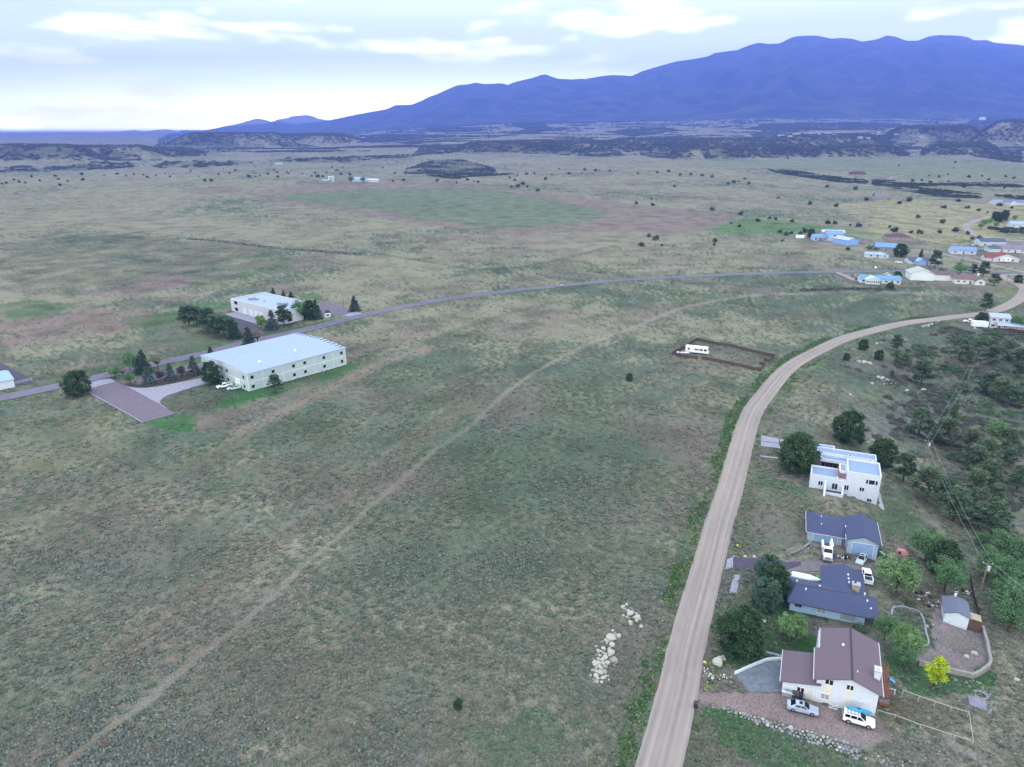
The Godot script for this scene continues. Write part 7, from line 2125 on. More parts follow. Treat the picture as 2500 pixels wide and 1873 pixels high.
func build_paving() -> void:
	var mauve := m_concrete("mauve_tarmac", Color(0.175, 0.135, 0.168))
	var pale := m_concrete("pale_concrete", Color(0.30, 0.285, 0.335))
	var dark := m_concrete("dark_tarmac", Color(0.085, 0.072, 0.098))
	var grey := m_concrete("grey_concrete", Color(0.165, 0.182, 0.205))
	paved("car_park", [-150.68, -237.97, -152.61, -242.31, -147.28, -249.16, -140.82, -244.13, -110.52, -216.94, -117.69, -209.64], mauve, 0.17)
	paved("concrete_drive", [-140.76, -244.21, -136.31, -242.35, -133.1, -241.97, -129.05, -243.37, -120.27, -250.43, -115.58, -254.2, -111.42, -247.3, -112.99, -246.29, -116.76, -242.21, -119.63, -237.36, -121.56, -233.65, -121.39, -229.1, -119.35, -225.09], pale, 0.16)
	paved("road_apron", [-152.66, -242.52, -147.45, -249.34, -151.44, -253.08, -154.91, -251.1, -156.28, -248.29], pale, 0.18)
	paved("island_path", [-140.82, -252.8, -138.32, -257.06, -124.69, -272.08, -122.22, -266.08, -128.84, -258.01, -136.69, -246.54], mauve, 0.10)
	paved("planting_bed", [-141.26, -245.46, -139.46, -246.61, -136.09, -245.32, -128.71, -249.98, -121.04, -258.91, -118.75, -256.36, -124.54, -248.37, -132.22, -242.95, -137.34, -243.07], mat("mulch", Color(0.060, 0.045, 0.042), 1.0, tex("timber", 0.05, lin(0.6, 0.58, 0.56), lin(1.3, 1.3, 1.3), 0, 512, 4), 0.8), 0.24)
	paved("workshop_yard", [-147.6, -348.15, -145.96, -352.09, -123.65, -333.66, -113.07, -316.28, -113.67, -314.22, -121.88, -312.32, -128.15, -322.63, -137.08, -332.54], dark, 0.16)
	paved("workshop_apron", [-145.98, -352.43, -142.11, -358.58, -125.65, -344.37, -123.07, -336.65, -123.67, -334.12], pale, 0.17)
	paved("workshop_car_park", [-105.2, -380.82, -100.67, -378.9, -81.49, -359.31, -85.28, -350.49, -95.66, -350.76, -100.5, -364.28], mauve, 0.16)
	paved("road_apron", [-85.23, -350.73, -81.06, -357.76, -75.07, -352.3, -81.71, -347.04], pale, 0.17)
	paved("concrete_apron", [38.28, -98.27, 44.82, -101.18, 47.48, -101.58, 44.79, -94.05, 39.15, -94.19], grey, 0.12)
	paved("garden_path", [45.32, -104.1, 47.97, -102.95, 47.76, -102.54, 45.07, -103.6], pale, 0.10)
	paved("tarmac_drive", [48.35, -133.76, 53.94, -133.16, 57.8, -132.56, 58.87, -131.76, 62.61, -132.16, 62.01, -130.59, 57.75, -128.68, 51.48, -128.31, 47.26, -130.01], dark, 0.10)
	paved("gravel_drive", [58.93, -132.81, 66.91, -132.23, 74.28, -130.81, 78.26, -132.26, 75.68, -128.99, 70.62, -129.73, 66.29, -130.72, 65.45, -128.66, 58.87, -127.85, 57.79, -129.2], m_concrete("mauve_gravel", Color(0.175, 0.148, 0.155)), 0.09)
	paved("concrete_slab", [46.53, -127.18, 47.95, -127.18, 45.38, -121.12, 43.86, -120.94], pale, 0.10)
	paved("concrete_slab", [46.71, -132.76, 48.87, -134.36, 47.2, -129.82, 45.43, -129.06], pale, 0.09)
	paved("concrete_slab", [76.29, -199.6, 80.8, -197.22, 79.72, -193.93, 74.82, -195.41], pale, 0.12)
	paved("concrete_slab", [74.67, -194.96, 79.56, -193.48, 78.83, -190.1, 73.52, -191.66], pale, 0.12)
	paved("concrete_slab", [81.1, -196.98, 82.64, -195.99, 81, -191.48, 79.7, -192.8], pale, 0.12)
	paved("concrete_slab", [71.21, -185.22, 75.86, -184.04, 75.54, -183.12, 70.93, -184.37], pale, 0.08)
	paved("concrete_slab", [76.59, -95.04, 79.43, -94.41, 77.99, -91.95, 75.55, -92.85], m_concrete("violet_concrete", Color(0.24, 0.22, 0.28)), 0.12)
	paved("carport_floor", [58.86, -128.34, 62.12, -127.06, 64.3, -126, 63.46, -123.94, 58, -126], pale, 0.10)
	paved("depot_yard", [-210.19, -276.22, -181.88, -253.67, -176.83, -248.45, -182.4, -245.45, -186.77, -251.55, -199.9, -261.14], dark, 0.10)

# ---------------------------------------------------------------- rocks
var rock_meshes := []

func make_rocks() -> void:
	for sd in 6:
		rng.seed = 900 + sd
		var s := SphereMesh.new()
		s.radial_segments = 7
		s.rings = 4
		var arr := s.get_mesh_arrays()
		var v: PackedVector3Array = arr[Mesh.ARRAY_VERTEX]
		var idx: PackedInt32Array = arr[Mesh.ARRAY_INDEX]
		var f := FastNoiseLite.new()
		f.seed = sd
		f.frequency = 1.1
		var sq := Vector3(rng.randf_range(0.8, 1.3), rng.randf_range(0.6, 0.9), rng.randf_range(0.8, 1.2))
		for i in v.size():
			var p := v[i] * 2.0
			p = Vector3(signf(p.x) * pow(absf(p.x), 0.75), signf(p.y) * pow(absf(p.y), 0.75), signf(p.z) * pow(absf(p.z), 0.75))
			v[i] = p * (0.5 + 0.30 * f.get_noise_3d(p.x, p.y, p.z)) * sq
		var mb := MB.new()
		for i in range(0, idx.size(), 3):
			mb.tri(v[idx[i]], v[idx[i + 2]], v[idx[i + 1]])
		rock_meshes.append(mb.mesh())

func rock_mat(k: int) -> StandardMaterial3D:
	var c: Color = [Color(0.44, 0.41, 0.34), Color(0.27, 0.27, 0.27), Color(0.20, 0.20, 0.215), Color(0.31, 0.275, 0.25)][k % 4]
	return mat("rock_%d" % (k % 4), c, 0.95, tex("stone_face", 0.03, lin(0.7, 0.7, 0.7), lin(1.2, 1.2, 1.2), 0, 256, 5), 0.5)

func boulders(list: Array, label: String, group: String) -> void:
	var i := 0
	var order := []
	for q in list:
		order.append(q[0] / -q[1])
	order.sort()
	for q in list:
		i += 1
		var o := put(self, numbered("boulder"), rock_meshes[i % 6], rock_mat(0 if i % 3 else (i / 3) % 4))
		tag(o, "%s, %s from left" % [label, nth(order.find(q[0] / -q[1]))], "boulder", group)
		o.position = on(q[0], q[1]) + Vector3(0, q[2] * 0.22, 0)
		o.rotation = Vector3(rng.randf_range(-0.3, 0.3), rng.randf() * TAU, rng.randf_range(-0.3, 0.3))
		o.scale = Vector3.ONE * q[2] * 1.55

func stone(t: Node3D, p: Vector3, s: float, k: int) -> void:
	var o := put(t, "stone", rock_meshes[k % 6], rock_mat(k / 2 + 1))
	o.position = p - t.position
	o.rotation = Vector3(rng.randf_range(-0.4, 0.4), rng.randf() * TAU, rng.randf_range(-0.4, 0.4))
	o.scale = Vector3(s, s * 0.9, s)

func build_rocks() -> void:
	make_rocks()
	rng.seed = 12
	boulders([[22.51, -117.08, 0.55], [21.67, -116.43, 0.5], [21.96, -115.69, 0.5], [22.54, -115.05, 0.7], [22.96, -114.32, 0.8], [23.21, -115.9, 0.45], [23.96, -114.32, 0.4], [23.96, -113.09, 0.8], [24.31, -112.78, 0.45], [22.41, -111.67, 0.8], [23.68, -112.21, 0.4], [24.26, -110.61, 0.42], [21.39, -113.81, 0.4], [22.03, -113.45, 0.32], [22.36, -113.06, 0.3], [23.12, -113.24, 0.3]], "cream boulder in the smaller upper heap beside the gravel road", "boulders of the upper heap")
	boulders([[18.8, -109.39, 0.48], [18.05, -107.38, 1.05], [19.06, -108.24, 0.55], [19.65, -107.85, 0.75], [17.2, -106.63, 0.55], [16.46, -106.3, 0.4], [18.05, -105.47, 0.8], [17.25, -106.05, 0.32], [15.22, -105.15, 0.4], [15.43, -103.92, 0.6], [15.86, -103.83, 0.4], [16.49, -104.48, 0.5], [17.55, -104.52, 0.45], [17.66, -103.44, 0.8], [16.24, -103.39, 0.42], [16.63, -103.08, 0.52], [15.6, -102.73, 0.42], [15.18, -102.76, 0.4], [16.52, -102.2, 0.7], [17.33, -102.76, 0.4], [17.88, -101.4, 0.85], [14.36, -102.06, 0.25], [14.37, -100.99, 0.5], [15.07, -100.76, 0.6], [15.92, -100.73, 0.55], [16.73, -100.95, 0.56], [16.19, -100.04, 0.56], [14.64, -99.63, 0.45], [15.27, -99.88, 0.52], [14.13, -98.78, 0.45], [14.31, -97.72, 0.66], [15.23, -98.46, 0.66], [15.84, -98.66, 0.6], [13.45, -97.93, 0.36], [13.92, -99.09, 0.36], [15.43, -97.23, 0.5], [14.6, -97.15, 0.52], [16.02, -97.7, 0.32], [13.87, -96.89, 0.28], [15.14, -96.25, 0.52], [13.98, -96.34, 0.25], [14.76, -95.49, 0.28], [16.43, -96.76, 0.28], [16.45, -97.82, 0.22], [14.33, -96.34, 0.5], [15.47, -99.46, 0.5], [14.65, -98.63, 0.5], [15.97, -101.68, 0.5], [14.47, -100.31, 0.45], [15.26, -101.86, 0.45]], "cream boulder in the long lower heap beside the gravel road", "boulders of the lower heap")
	boulders([[35.9, -100.78, 1.3], [36.7, -102.18, 0.5], [37.33, -102.38, 0.45], [36.63, -101.37, 0.4], [37.44, -101.77, 0.4]], "pale boulder beside the yellow post at the drive corner", "boulders at the drive corner")
	boulders([[51.01, -133.77, 0.6], [53.02, -133.77, 0.5], [47.66, -112.45, 0.6], [48, -112.02, 0.5], [47.6, -118.47, 0.4]], "pale boulder edging the garden of the blue house", "garden boulders")
	boulders([[82.11, -104.41, 0.7], [84.36, -105.63, 0.7], [78.84, -111.93, 0.5], [80.6, -112.75, 0.35], [88.44, -100.02, 0.5], [86.57, -104.51, 0.5]], "pale stone lying in the gravel yard", "yard stones")
	boulders([[135.04, -251.13, 0.9], [142.39, -258.56, 1], [143.84, -257.19, 1], [146.91, -248.16, 1.1], [154.87, -251.41, 1], [162.39, -254.41, 0.9], [141.33, -259.35, 0.9], [161.61, -302.54, 0.8], [163.97, -303.52, 0.8], [119.98, -236.03, 0.9], [145.02, -274.21, 1.2], [142.77, -274.73, 1.2], [140.74, -274.69, 1.2]], "pale slab of rock on the slope above the pines", "pale slabs of the slope")
	# white pebbles by the drive
	var peb := []
	for i in 90:
		var q: Array = [[33.55, -99.23], [33.66, -97.52], [36.19, -97.33], [35.63, -98.27], [34.57, -97.9]][i % 5]
		var s := rng.randf_range(0.10, 0.28)
		peb.append([Transform3D(Basis(Vector3.UP, rng.randf() * TAU).scaled(Vector3.ONE * s), on(q[0] + rng.randfn() * 0.7, q[1] + rng.randfn() * 0.5) + Vector3(0, s * 0.2, 0)), tint(Color(0.62, 0.61, 0.58), 0.15)])
	scatter("white_pebbles", "scatter of white pebbles beside the drive entrance", "pebbles", rock_meshes[1], vmat("pebble", 0.95), peb)
	# stone faced bank below the gravel drive
	var line := smooth_line(pv([34.25, -90.43, 36.46, -89.27, 38.49, -88.45, 40.63, -87.33, 42.81, -86.44, 44.92, -85.45, 46.62, -84.78, 48.68, -83.87, 50.72, -82.98, 52.27, -82.16]), 0.52)
	var t := thing("stone_bank", "bank of rounded field stones along the edge of the gravel drive", "stone wall", on(line[0].x, line[0].y))
	for i in line.size() - 1:
		var d := (line[i + 1] - line[i]).normalized()
		var s := Vector2(-d.y, d.x)
		if s.y < 0:
			s = -s
		var rows := int(lerpf(1.2, 4.6, float(i) / line.size()) + rng.randf())
		for r in rows:
			var p := line[i] + s * (r * 0.44 + rng.randf_range(-0.08, 0.08)) + d * (0.26 * (r % 2))
			stone(t, on(p.x, p.y) + Vector3(0, 0.22 * (rows - r) - 0.12, 0), rng.randf_range(0.38, 0.62), rng.randi() % 12)
	line = smooth_line(pv([52.2, -82.01, 53.61, -81.44, 55.15, -80.72, 57.16, -80.01, 59.2, -79.45]), 0.6)
	var t2 := thing("stone_bank", "loose continuation of the field stone bank toward the bottom edge", "stone wall", on(line[0].x, line[0].y))
	for i in line.size():
		for r in 4:
			var p := line[i] + Vector2(rng.randf_range(-0.3, 0.3), r * 0.55 - 0.5 + rng.randf_range(-0.2, 0.2))
			stone(t2, on(p.x, p.y) + Vector3(0, 0.05, 0), rng.randf_range(0.25, 0.45), rng.randi() % 12)
	# dry stone wall by the garages
	line = smooth_line(pv([57.41, -133.2, 58.63, -133.7, 60.62, -134.51, 62.53, -135.46, 64.84, -137.03, 67.19, -139.02]), 0.45)
	var t3 := thing("dry_stone_wall", "low curved dry stone wall left of the garages", "stone wall", on(line[0].x, line[0].y))
	for i in line.size():
		for r in 1 + int(i > 6) + int(i > 20):
			stone(t3, on(line[i].x + rng.randf_range(-0.1, 0.1), line[i].y + rng.randf_range(-0.1, 0.1)) + Vector3(0, 0.12 + r * 0.26, 0), rng.randf_range(0.36, 0.5), rng.randi() % 12)
		if i > 8:
			stone(t3, on(line[i].x, line[i].y + rng.randf_range(0.5, 1.3)) + Vector3(0, 0.05, 0), rng.randf_range(0.2, 0.36), rng.randi() % 12)
	# stones along the garden edge and the fire ring
	line = smooth_line(pv([76.2, -98.36, 77.7, -97.98, 80.52, -98.57, 80.66, -97.22, 80.75, -96.2, 80.59, -95, 79.58, -93.43, 78.24, -91.7]), 0.6)
	var t4 := thing("stone_edging", "ragged line of white stones beside the violet concrete pad", "stone edging", on(line[0].x, line[0].y))
	for i in line.size():
		for r in 2:
			stone(t4, on(line[i].x + rng.randf_range(-0.3, 0.3), line[i].y + rng.randf_range(-0.3, 0.3)) + Vector3(0, 0.06, 0), rng.randf_range(0.18, 0.42), 0)
	var fr := thing("fire_ring", "ring of white stones beside the violet concrete pad", "fire ring", Vector3(79.07, -1.83, -95.37))
	for i in 13:
		var a := TAU * i / 13.0
		stone(fr, fr.position + Vector3(cos(a) * 0.95, 0.1, sin(a) * 0.95), 0.42, 0)
	# rubble berm in the west pasture
	var berm := smooth_line(pv([-277.11, -617.48, -253.07, -607.47, -232.89, -595.18, -208.47, -578.53, -184.32, -562.61, -163.58, -554.14, -143.95, -546.7, -115.27, -536.66]), 2.2)
	var b := MB.new()
	rng.seed = 71
	var st := []
	for i in berm.size():
		for k in 9:
			var p := berm[i] + Vector2(rng.randf_range(-1.4, 1.4), rng.randfn() * 1.5)
			var s := rng.randf_range(0.7, 1.7)
			st.append([Transform3D(Basis.from_euler(Vector3(rng.randf(), rng.randf() * TAU, rng.randf())).scaled(Vector3.ONE * s), on(p.x, p.y) + Vector3(0, 0.9 * maxf(0.0, 1.0 - absf(p.y - berm[i].y) / 2.2), 0)), tint(Color(0.135, 0.128, 0.115), 0.4)])
	scatter("rubble_berm", "long berm of grey rubble across the west pasture", "rubble", rock_meshes[2], vmat("pebble", 0.95), st)

# ---------------------------------------------------------------- fences, poles, odds and ends
func rail_fence(called: String, label: String, a: Array, h: float, m: Material, spacing := 2.6, rails := 1) -> void:
	var p := pv(a)
	var t := thing(called, label, "fence", on(p[0].x, p[0].y))
	var pts := PackedVector2Array()
	for i in p.size() - 1:
		var k := maxi(1, int(round(p[i].distance_to(p[i + 1]) / spacing)))
		for j in k:
			pts.append(p[i].lerp(p[i + 1], float(j) / k))
	pts.append(p[p.size() - 1])
	for i in pts.size():
		var o := on(pts[i].x, pts[i].y) - t.position
		var mb := MB.new()
		mb.tube(o - Vector3(0, 0.3, 0), o + Vector3(0, h, 0), 0.08, 0.07, 6)
		part(t, "post", mb, m)
		if i < pts.size() - 1:
			var q := on(pts[i + 1].x, pts[i + 1].y) - t.position
			for r in rails:
				mb = MB.new()
				var y := h * (1.0 - 0.42 * r) - 0.04
				mb.tube(o + Vector3(0, y, 0), q + Vector3(0, y, 0), 0.065, 0.06, 6)
				part(t, "rail", mb, m)

func board_fence(called: String, label: String, runs: Array, h: float, m: Material, length := 2.4, tag_ := "fence") -> void:
	var t: Node3D = null
	for a in runs:
		var p := pv(a)
		if t == null:
			t = thing(called, label, tag_, on(p[0].x, p[0].y))
		for i in p.size() - 1:
			var k := maxi(1, int(round(p[i].distance_to(p[i + 1]) / length)))
			for j in k:
				var A := p[i].lerp(p[i + 1], float(j) / k)
				var B := p[i].lerp(p[i + 1], float(j + 1) / k)
				var x := on(A.x, A.y) - t.position
				var y := on(B.x, B.y) - t.position
				var lean := rng.randf_range(-0.06, 0.06)
				for r in 3:
					var mb := MB.new()
					var hy := h * (0.22 + 0.32 * r)
					mb.bar(x + Vector3(0, hy, 0), y + Vector3(0, hy + lean, 0), 0.05, h * 0.28)
					part(t, "board", mb, m)
				var po := MB.new()
				po.bar(x - Vector3(0, 0.4, 0), x + Vector3(0.001, h + 0.05, 0.001), 0.13, 0.13)
				part(t, "post", po, m)

func pole(called: String, label: String, base: Vector3, h: float, gear := 0, group := "") -> Node3D:
	var t := thing(called, label, "utility pole", base, 0.3, group)
	var mb := MB.new()
	mb.tube(Vector3(0, -0.5, 0), Vector3(0, h, 0), 0.15, 0.10, 8)
	part(t, "shaft", mb, m_wood("pole_wood", Color(0.24, 0.20, 0.16)))
	mb = MB.new()
	mb.bar(Vector3(-0.9, h - 0.5, 0), Vector3(0.9, h - 0.5, 0), 0.1, 0.12)
	part(t, "crossarm", mb, m_wood("pole_wood"))
	for x in [-0.8, 0.0, 0.8]:
		mb = MB.new()
		mb.tube(Vector3(x, h - 0.44, 0), Vector3(x, h - 0.2, 0), 0.06, 0.05, 6)
		part(t, "insulator", mb, mat("vent_white"))
	if gear:
		mb = MB.new()
		mb.tube(Vector3(0.38, h - 2.0, 0), Vector3(0.38, h - 1.05, 0), 0.28, 0.28, 10)
		part(t, "transformer", mb, m_paint("grey_box"))
	return t

func wire(label: String, a: Vector3, b: Vector3, sag: float) -> void:
	var mb := MB.new()
	var prev := Vector3.ZERO
	for i in range(1, 15):
		var f := i / 14.0
		var p := (b - a) * f - Vector3(0, sag * 4.0 * f * (1.0 - f), 0)
		mb.tube(prev, p, 0.024, 0.024, 4)
		prev = p
	var o := put(self, numbered("power_line"), mb.mesh(), mat("cable", Color(0.30, 0.29, 0.27), 0.6))
	o.position = a
	tag(o, label, "power line", "overhead wires")

func build_small() -> void:
	rng.seed = 5
	var log_ := m_wood("peeled_log", Color(0.42, 0.39, 0.33))
	var dk := m_wood("dark_board", Color(0.105, 0.070, 0.056))
	rail_fence("log_fence", "peeled log fence with posts beside the yellow sapling lawn", [64.47, -93.42, 66.48, -92.22, 68.75, -91.48, 71.06, -90.75, 73.51, -90.09], 1.15, log_)
	rail_fence("log_fence", "peeled log rail running from the house corner below the small paddock", [58.5, -89.6, 60.78, -88.54, 63.84, -86.7, 68.54, -85.49, 71.05, -84.78], 0.7, log_, 4.0)
	rail_fence("log_fence", "short end of the log fence closing the small paddock", [73.74, -90.34, 72.32, -87.41, 70.99, -84.68], 1.1, log_)
	rail_fence("log_gate", "small white pipe frame beside the deck corner", [62.47, -93.87, 63.22, -93.52], 1.1, m_paint("white_siding"), 1.6)
	board_fence("board_fence", "weathered dark board fence enclosing the motorhome lot", [[66.62, -283.23, 73.77, -291.45, 78.62, -299.06, 81.97, -303.45, 87.82, -297.4, 94.49, -293.17, 100.9, -285.31, 107.86, -278.74, 103.61, -272.49], [101.81, -274.15, 103.47, -272.07], [66.53, -282.78, 70.61, -278.76, 75.94, -276.63], [77.52, -276.62, 83.64, -271.95, 90.56, -266.43, 96.24, -261.16, 100.37, -268.26, 98.52, -269.67]], 1.35, dk)
	board_fence("board_fence", "tan board fence before the long blue roofed house", [[220.73, -421.42, 227.93, -417.78, 242.74, -417.99, 250.43, -432.23]], 1.6, m_wood("tan_board", Color(0.26, 0.20, 0.15)))
	board_fence("board_fence", "dark wire and board fence along the back of the yard", [[99.28, -131.05, 95.64, -124.23, 93.51, -119.44, 91.07, -114.48]], 1.1, dk, 2.6)
	rail_fence("picket_gate", "pale metal gate panels at the depot yard", [-182.6, -246.25, -180.96, -248.46, -179.06, -250.33], 1.4, mat("zinc"), 2.0, 2)
	# block retaining wall of the gravel yard, kerb of the little lawn, white apron wall
	var rw := thing("block_wall", "tan block retaining wall curving round the gravel yard", "retaining wall", Vector3(71.52, -0.28, -101.19))
	course(rw, "block", pv([71.12, -100.79, 73.63, -100.36, 75.81, -100.01, 78.04, -99.58, 80.1, -99.27, 82.21, -100.46, 85.23, -102.63, 86.08, -103.76, 86.95, -105.6, 88.63, -108.73, 89.37, -110.52, 90.61, -113.21]), 0.4, 0.95, m_concrete("tan_block", Color(0.27, 0.205, 0.175)), 1.3)
	var cap := thing("wall_coping", "pale coping stones on the tan block wall", "coping", rw.position)
	course(cap, "coping_stone", pv([71.12, -100.79, 73.63, -100.36, 75.81, -100.01, 78.04, -99.58, 80.1, -99.27, 82.21, -100.46, 85.23, -102.63, 86.08, -103.76, 86.95, -105.6, 88.63, -108.73, 89.37, -110.52, 90.61, -113.21]), 0.46, 0.06, m_concrete("pale_coping", Color(0.31, 0.27, 0.26)), 1.3, 0.952)
	var kb := thing("lawn_kerb", "curved concrete kerb round the small dark lawn", "kerb", Vector3(73.39, -0.09, -114.4))
	course(kb, "kerb_stone", pv([73.23, -114.16, 74.22, -116, 75.2, -116.95, 76.84, -117.4, 77.95, -117.38, 79.27, -116.95, 80.01, -116.26, 79.69, -114.67, 78.83, -112.51, 77.64, -109.8, 76.9, -107.63, 76.26, -106.62, 75.49, -106.18, 75.04, -106.3]), 0.34, 0.2, m_concrete("pale_concrete"), 1.0)
	var aw := thing("apron_wall", "white low wall along the top of the concrete apron", "wall", Vector3(38.31, -0, -98.38))
	course(aw, "wall_length", pv([38.2, -98.16, 40.67, -99.54, 42.98, -100.7, 44.95, -101.58, 47.56, -101.81]), 0.3, 0.55, m_paint("white_siding"), 2.4)
	var ke := thing("car_park_kerb", "pale kerb along the left edge of the mauve car park", "kerb", Vector3(-150.58, -0.24, -237.68))
	course(ke, "kerb_stone", pv([-150.47, -237.47, -143.5, -231.49, -133.62, -223.16, -125.33, -216.07, -117.81, -209.41]), 0.3, 0.28, m_concrete("pale_concrete"), 3.0)
	var ks := thing("drive_kerb", "pale kerb following the curve of the concrete drive", "kerb", Vector3(-119.55, 0.05, -237.19))
	course(ks, "kerb_stone", pv([-116.35, -242.03, -119.51, -237.11, -121.42, -233.36, -121.34, -228.66, -119.22, -224.82, -115.71, -221.62]), 0.3, 0.26, m_concrete("pale_concrete"), 2.0)
	# poles and wires
	var pa := Vector3(95.65, -3.19, -122.49)
	var pb := Vector3(117.78, -3.83, -183.83)
	var pc := Vector3(176.22, -6.26, -259)
	pole("utility_pole", "wooden utility pole with transformer beside the yard fence", pa, 9.6, 1)
	pole("utility_pole", "wooden utility pole on the slope behind the stucco house", pb, 9.6, 1)
	pole("utility_pole", "pale utility pole among the far pines of the slope", pc, 9.6, 0)
	var off := pa + Vector3(9.0, 0.0, 46.0)
	var on_ := pc + Vector3(58.0, 1.0, -40.0)
	pole("utility_pole", "utility pole past the bottom right corner", off, 9.6, 0)
	pole("utility_pole", "utility pole past the right edge", on_, 9.6, 0)
	var a := [off, pa, pb, pc, on_]
	var span := ["toward the bottom right corner", "above the yard trees", "over the pines behind the stucco house", "toward the right edge"]
	for i in 4:
		for x in [-0.8, 0.8]:
			var s := Vector3(x * 0.955, 9.4, x * 0.296)
			wire("%s wire of the overhead pair %s" % ["left" if x < 0 else "right", span[i]], a[i] + s, a[i + 1] + s, 1.2)
	for set_ in [[[[244.69, -456.4, 9.5], [360.85, -577.33, 9.5], [310.88, -531.25, 9], [318.61, -503.2, 9], [288.21, -409.86, 9.5], [276.2, -584.16, 9.5], [382.32, -546.64, 9], [405.16, -797.32, 9], [560.83, -946.65, 9]], "lane_pole", "slim dark utility pole among the far houses", "poles among the far houses"], [[[-100.75, -370.71, 8], [-88.93, -367.55, 8], [-170.94, -338.1, 8]], "field_pole", "thin utility pole in the grass by the flat roofed workshop", "poles by the workshop"]]:
		var order := []
		for q in set_[0]:
			order.append(q[0] / -q[1])
		order.sort()
		for q in set_[0]:
			pole(set_[1], "%s, %s from left" % [set_[2], nth(order.find(q[0] / -q[1]))], Vector3(q[0], hgt(q[0], q[1]), q[1]), q[2], 0, set_[3])
	# monument sign
	var sg := thing("monument_sign", "white monument sign with a dark panel before the workshop", "sign", Vector3(-92.46, -0.33, -347.28), -0.5)
	var mb := MB.new()
	mb.box(-1.5, -0.3, -0.25, 1.5, 2.0, 0.25)
	part(sg, "slab", mb, m_paint("white_siding"))
	mb = MB.new()
	mb.box(-0.75, 0.75, 0.252, 0.75, 1.45, 0.29)
	part(sg, "panel", mb, mat("dark_frame"))
	# bins, grill, chairs and boxes
	var bin := func(label: String, p: Vector3, c: Color):
		var t := thing("wheelie_bin", label, "bin", p, 0.4)
		var m := MB.new()
		m.hexa(Vector3(-0.25, 0.05, 0.28), Vector3(0.25, 0.05, 0.28), Vector3(0.25, 0.05, -0.28), Vector3(-0.25, 0.05, -0.28), Vector3(-0.33, 1.0, 0.36), Vector3(0.33, 1.0, 0.36), Vector3(0.33, 1.0, -0.36), Vector3(-0.33, 1.0, -0.36))
		part(t, "body", m, mat("bin_%s" % c.to_html(), c, 0.6))
		m = MB.new()
		m.box(-0.36, 1.0, -0.42, 0.36, 1.08, 0.4)
		part(t, "lid", m, mat("bin_%s" % c.to_html(), c, 0.6))
		for x in [-0.22, 0.22]:
			m = MB.new()
			m.tube(Vector3(x - 0.03, 0.12, -0.33), Vector3(x + 0.03, 0.12, -0.33), 0.12, 0.12, 8)
			part(t, "wheel", m, mat("tyre", Color(0.02, 0.02, 0.02), 0.9))
	bin.call("black wheelie bin at the edge of the gravel road", Vector3(29.7, -0, -90.76), Color(0.025, 0.025, 0.03))
	bin.call("bright green bin behind the blue house", Vector3(63.39, -0.01, -125.27), Color(0.03, 0.36, 0.05))
	bin.call("dark bin left of the door under the red window", Vector3(46.46, -0, -92.99), Color(0.05, 0.06, 0.09))
	bin.call("dark round bin nearest the door of the white wall", Vector3(47.37, -0, -92.67), Color(0.03, 0.03, 0.05))
	var bb := thing("barbecue", "steel barbecue with side shelf against the white wall", "barbecue", Vector3(45.53, -0, -93.26), 0.4)
	mb = MB.new()
	mb.box(-0.9, 0.0, -0.3, 0.6, 0.78, 0.25)
	part(bb, "cabinet", mb, mat("unit_grey", Color(0.33, 0.32, 0.36), 0.6))
	mb = MB.new()
	chain(mb, [[-0.55, 0.8, 1.1, 0.28, 0.2], [0.35, 0.8, 1.1, 0.28, 0.2]])
	part(bb, "lid", mb, mat("steel"))
	mb = MB.new()
	mb.box(-1.0, 0.785, -0.28, 1.0, 0.83, 0.3)
	part(bb, "shelf", mb, m_paint("window_frame"))
	var sw := thing("folding_trestle", "white folding trestle against the white wall", "trestle", Vector3(51.89, -0, -90.69), 0.4)
	for s in [[-0.6, 0.6], [0.6, -0.6]]:
		mb = MB.new()
		mb.bar(Vector3(s[0], 0.9, 0.1), Vector3(s[1], 0.05, 0.12 + 0.05 * s[0]), 0.08, 0.08)
		part(sw, "brace", mb, m_paint("window_frame"))
	for x in [-0.6, 0.6]:
		mb = MB.new()
		mb.bar(Vector3(x, 0.0, 0.1), Vector3(x + 0.001, 0.95, 0.1), 0.08, 0.08)
		part(sw, "leg", mb, m_paint("window_frame"))
	mb = MB.new()
	mb.bar(Vector3(-0.6, 0.08, 0.2), Vector3(0.6, 0.08, 0.2), 0.08, 0.08)
	part(sw, "rail", mb, m_paint("window_frame"))
	var bl := thing("window_well", "dark metal window well at the foot of the white wall", "window well", Vector3(51.07, -0, -91.39), 0.4)
	mb = MB.new()
	mb.box(-0.5, 0.0, -0.2, 0.5, 0.25, 0.25)
	part(bl, "rim", mb, mat("dark_trim", Color(0.09, 0.09, 0.10), 0.6))
	var ps := thing("marker_post", "yellow topped marker post at the drive corner", "marker post", Vector3(33.52, -0, -100.2), 0.4)
	mb = MB.new()
	mb.box(-0.05, -0.2, -0.05, 0.05, 1.0, 0.05)
	part(ps, "post", mb, dk)
	mb = MB.new()
	mb.box(-0.25, 0.75, -0.1, 0.25, 1.05, 0.1)
	part(ps, "head", mb, mat("yellow_paint", Color(0.70, 0.58, 0.05), 0.6))
	ps = thing("marker_post", "yellow topped marker post above the tarmac drive", "marker post", Vector3(50.34, -0.03, -137.38), 0.4)
	mb = MB.new()
	mb.box(-0.05, -0.2, -0.05, 0.05, 0.8, 0.05)
	part(ps, "post", mb, dk)
	mb = MB.new()
	mb.box(-0.22, 0.6, -0.1, 0.22, 0.9, 0.1)
	part(ps, "head", mb, mat("yellow_paint", Color(0.70, 0.58, 0.05), 0.6))
	var fl := thing("survey_flag", "tiny red survey flag beside the foreground trail", "flag", Vector3(-62.07, -0, -83.44))
	mb = MB.new()
	mb.tube(Vector3(0, -0.1, 0), Vector3(0, 0.8, 0), 0.02, 0.015, 5)
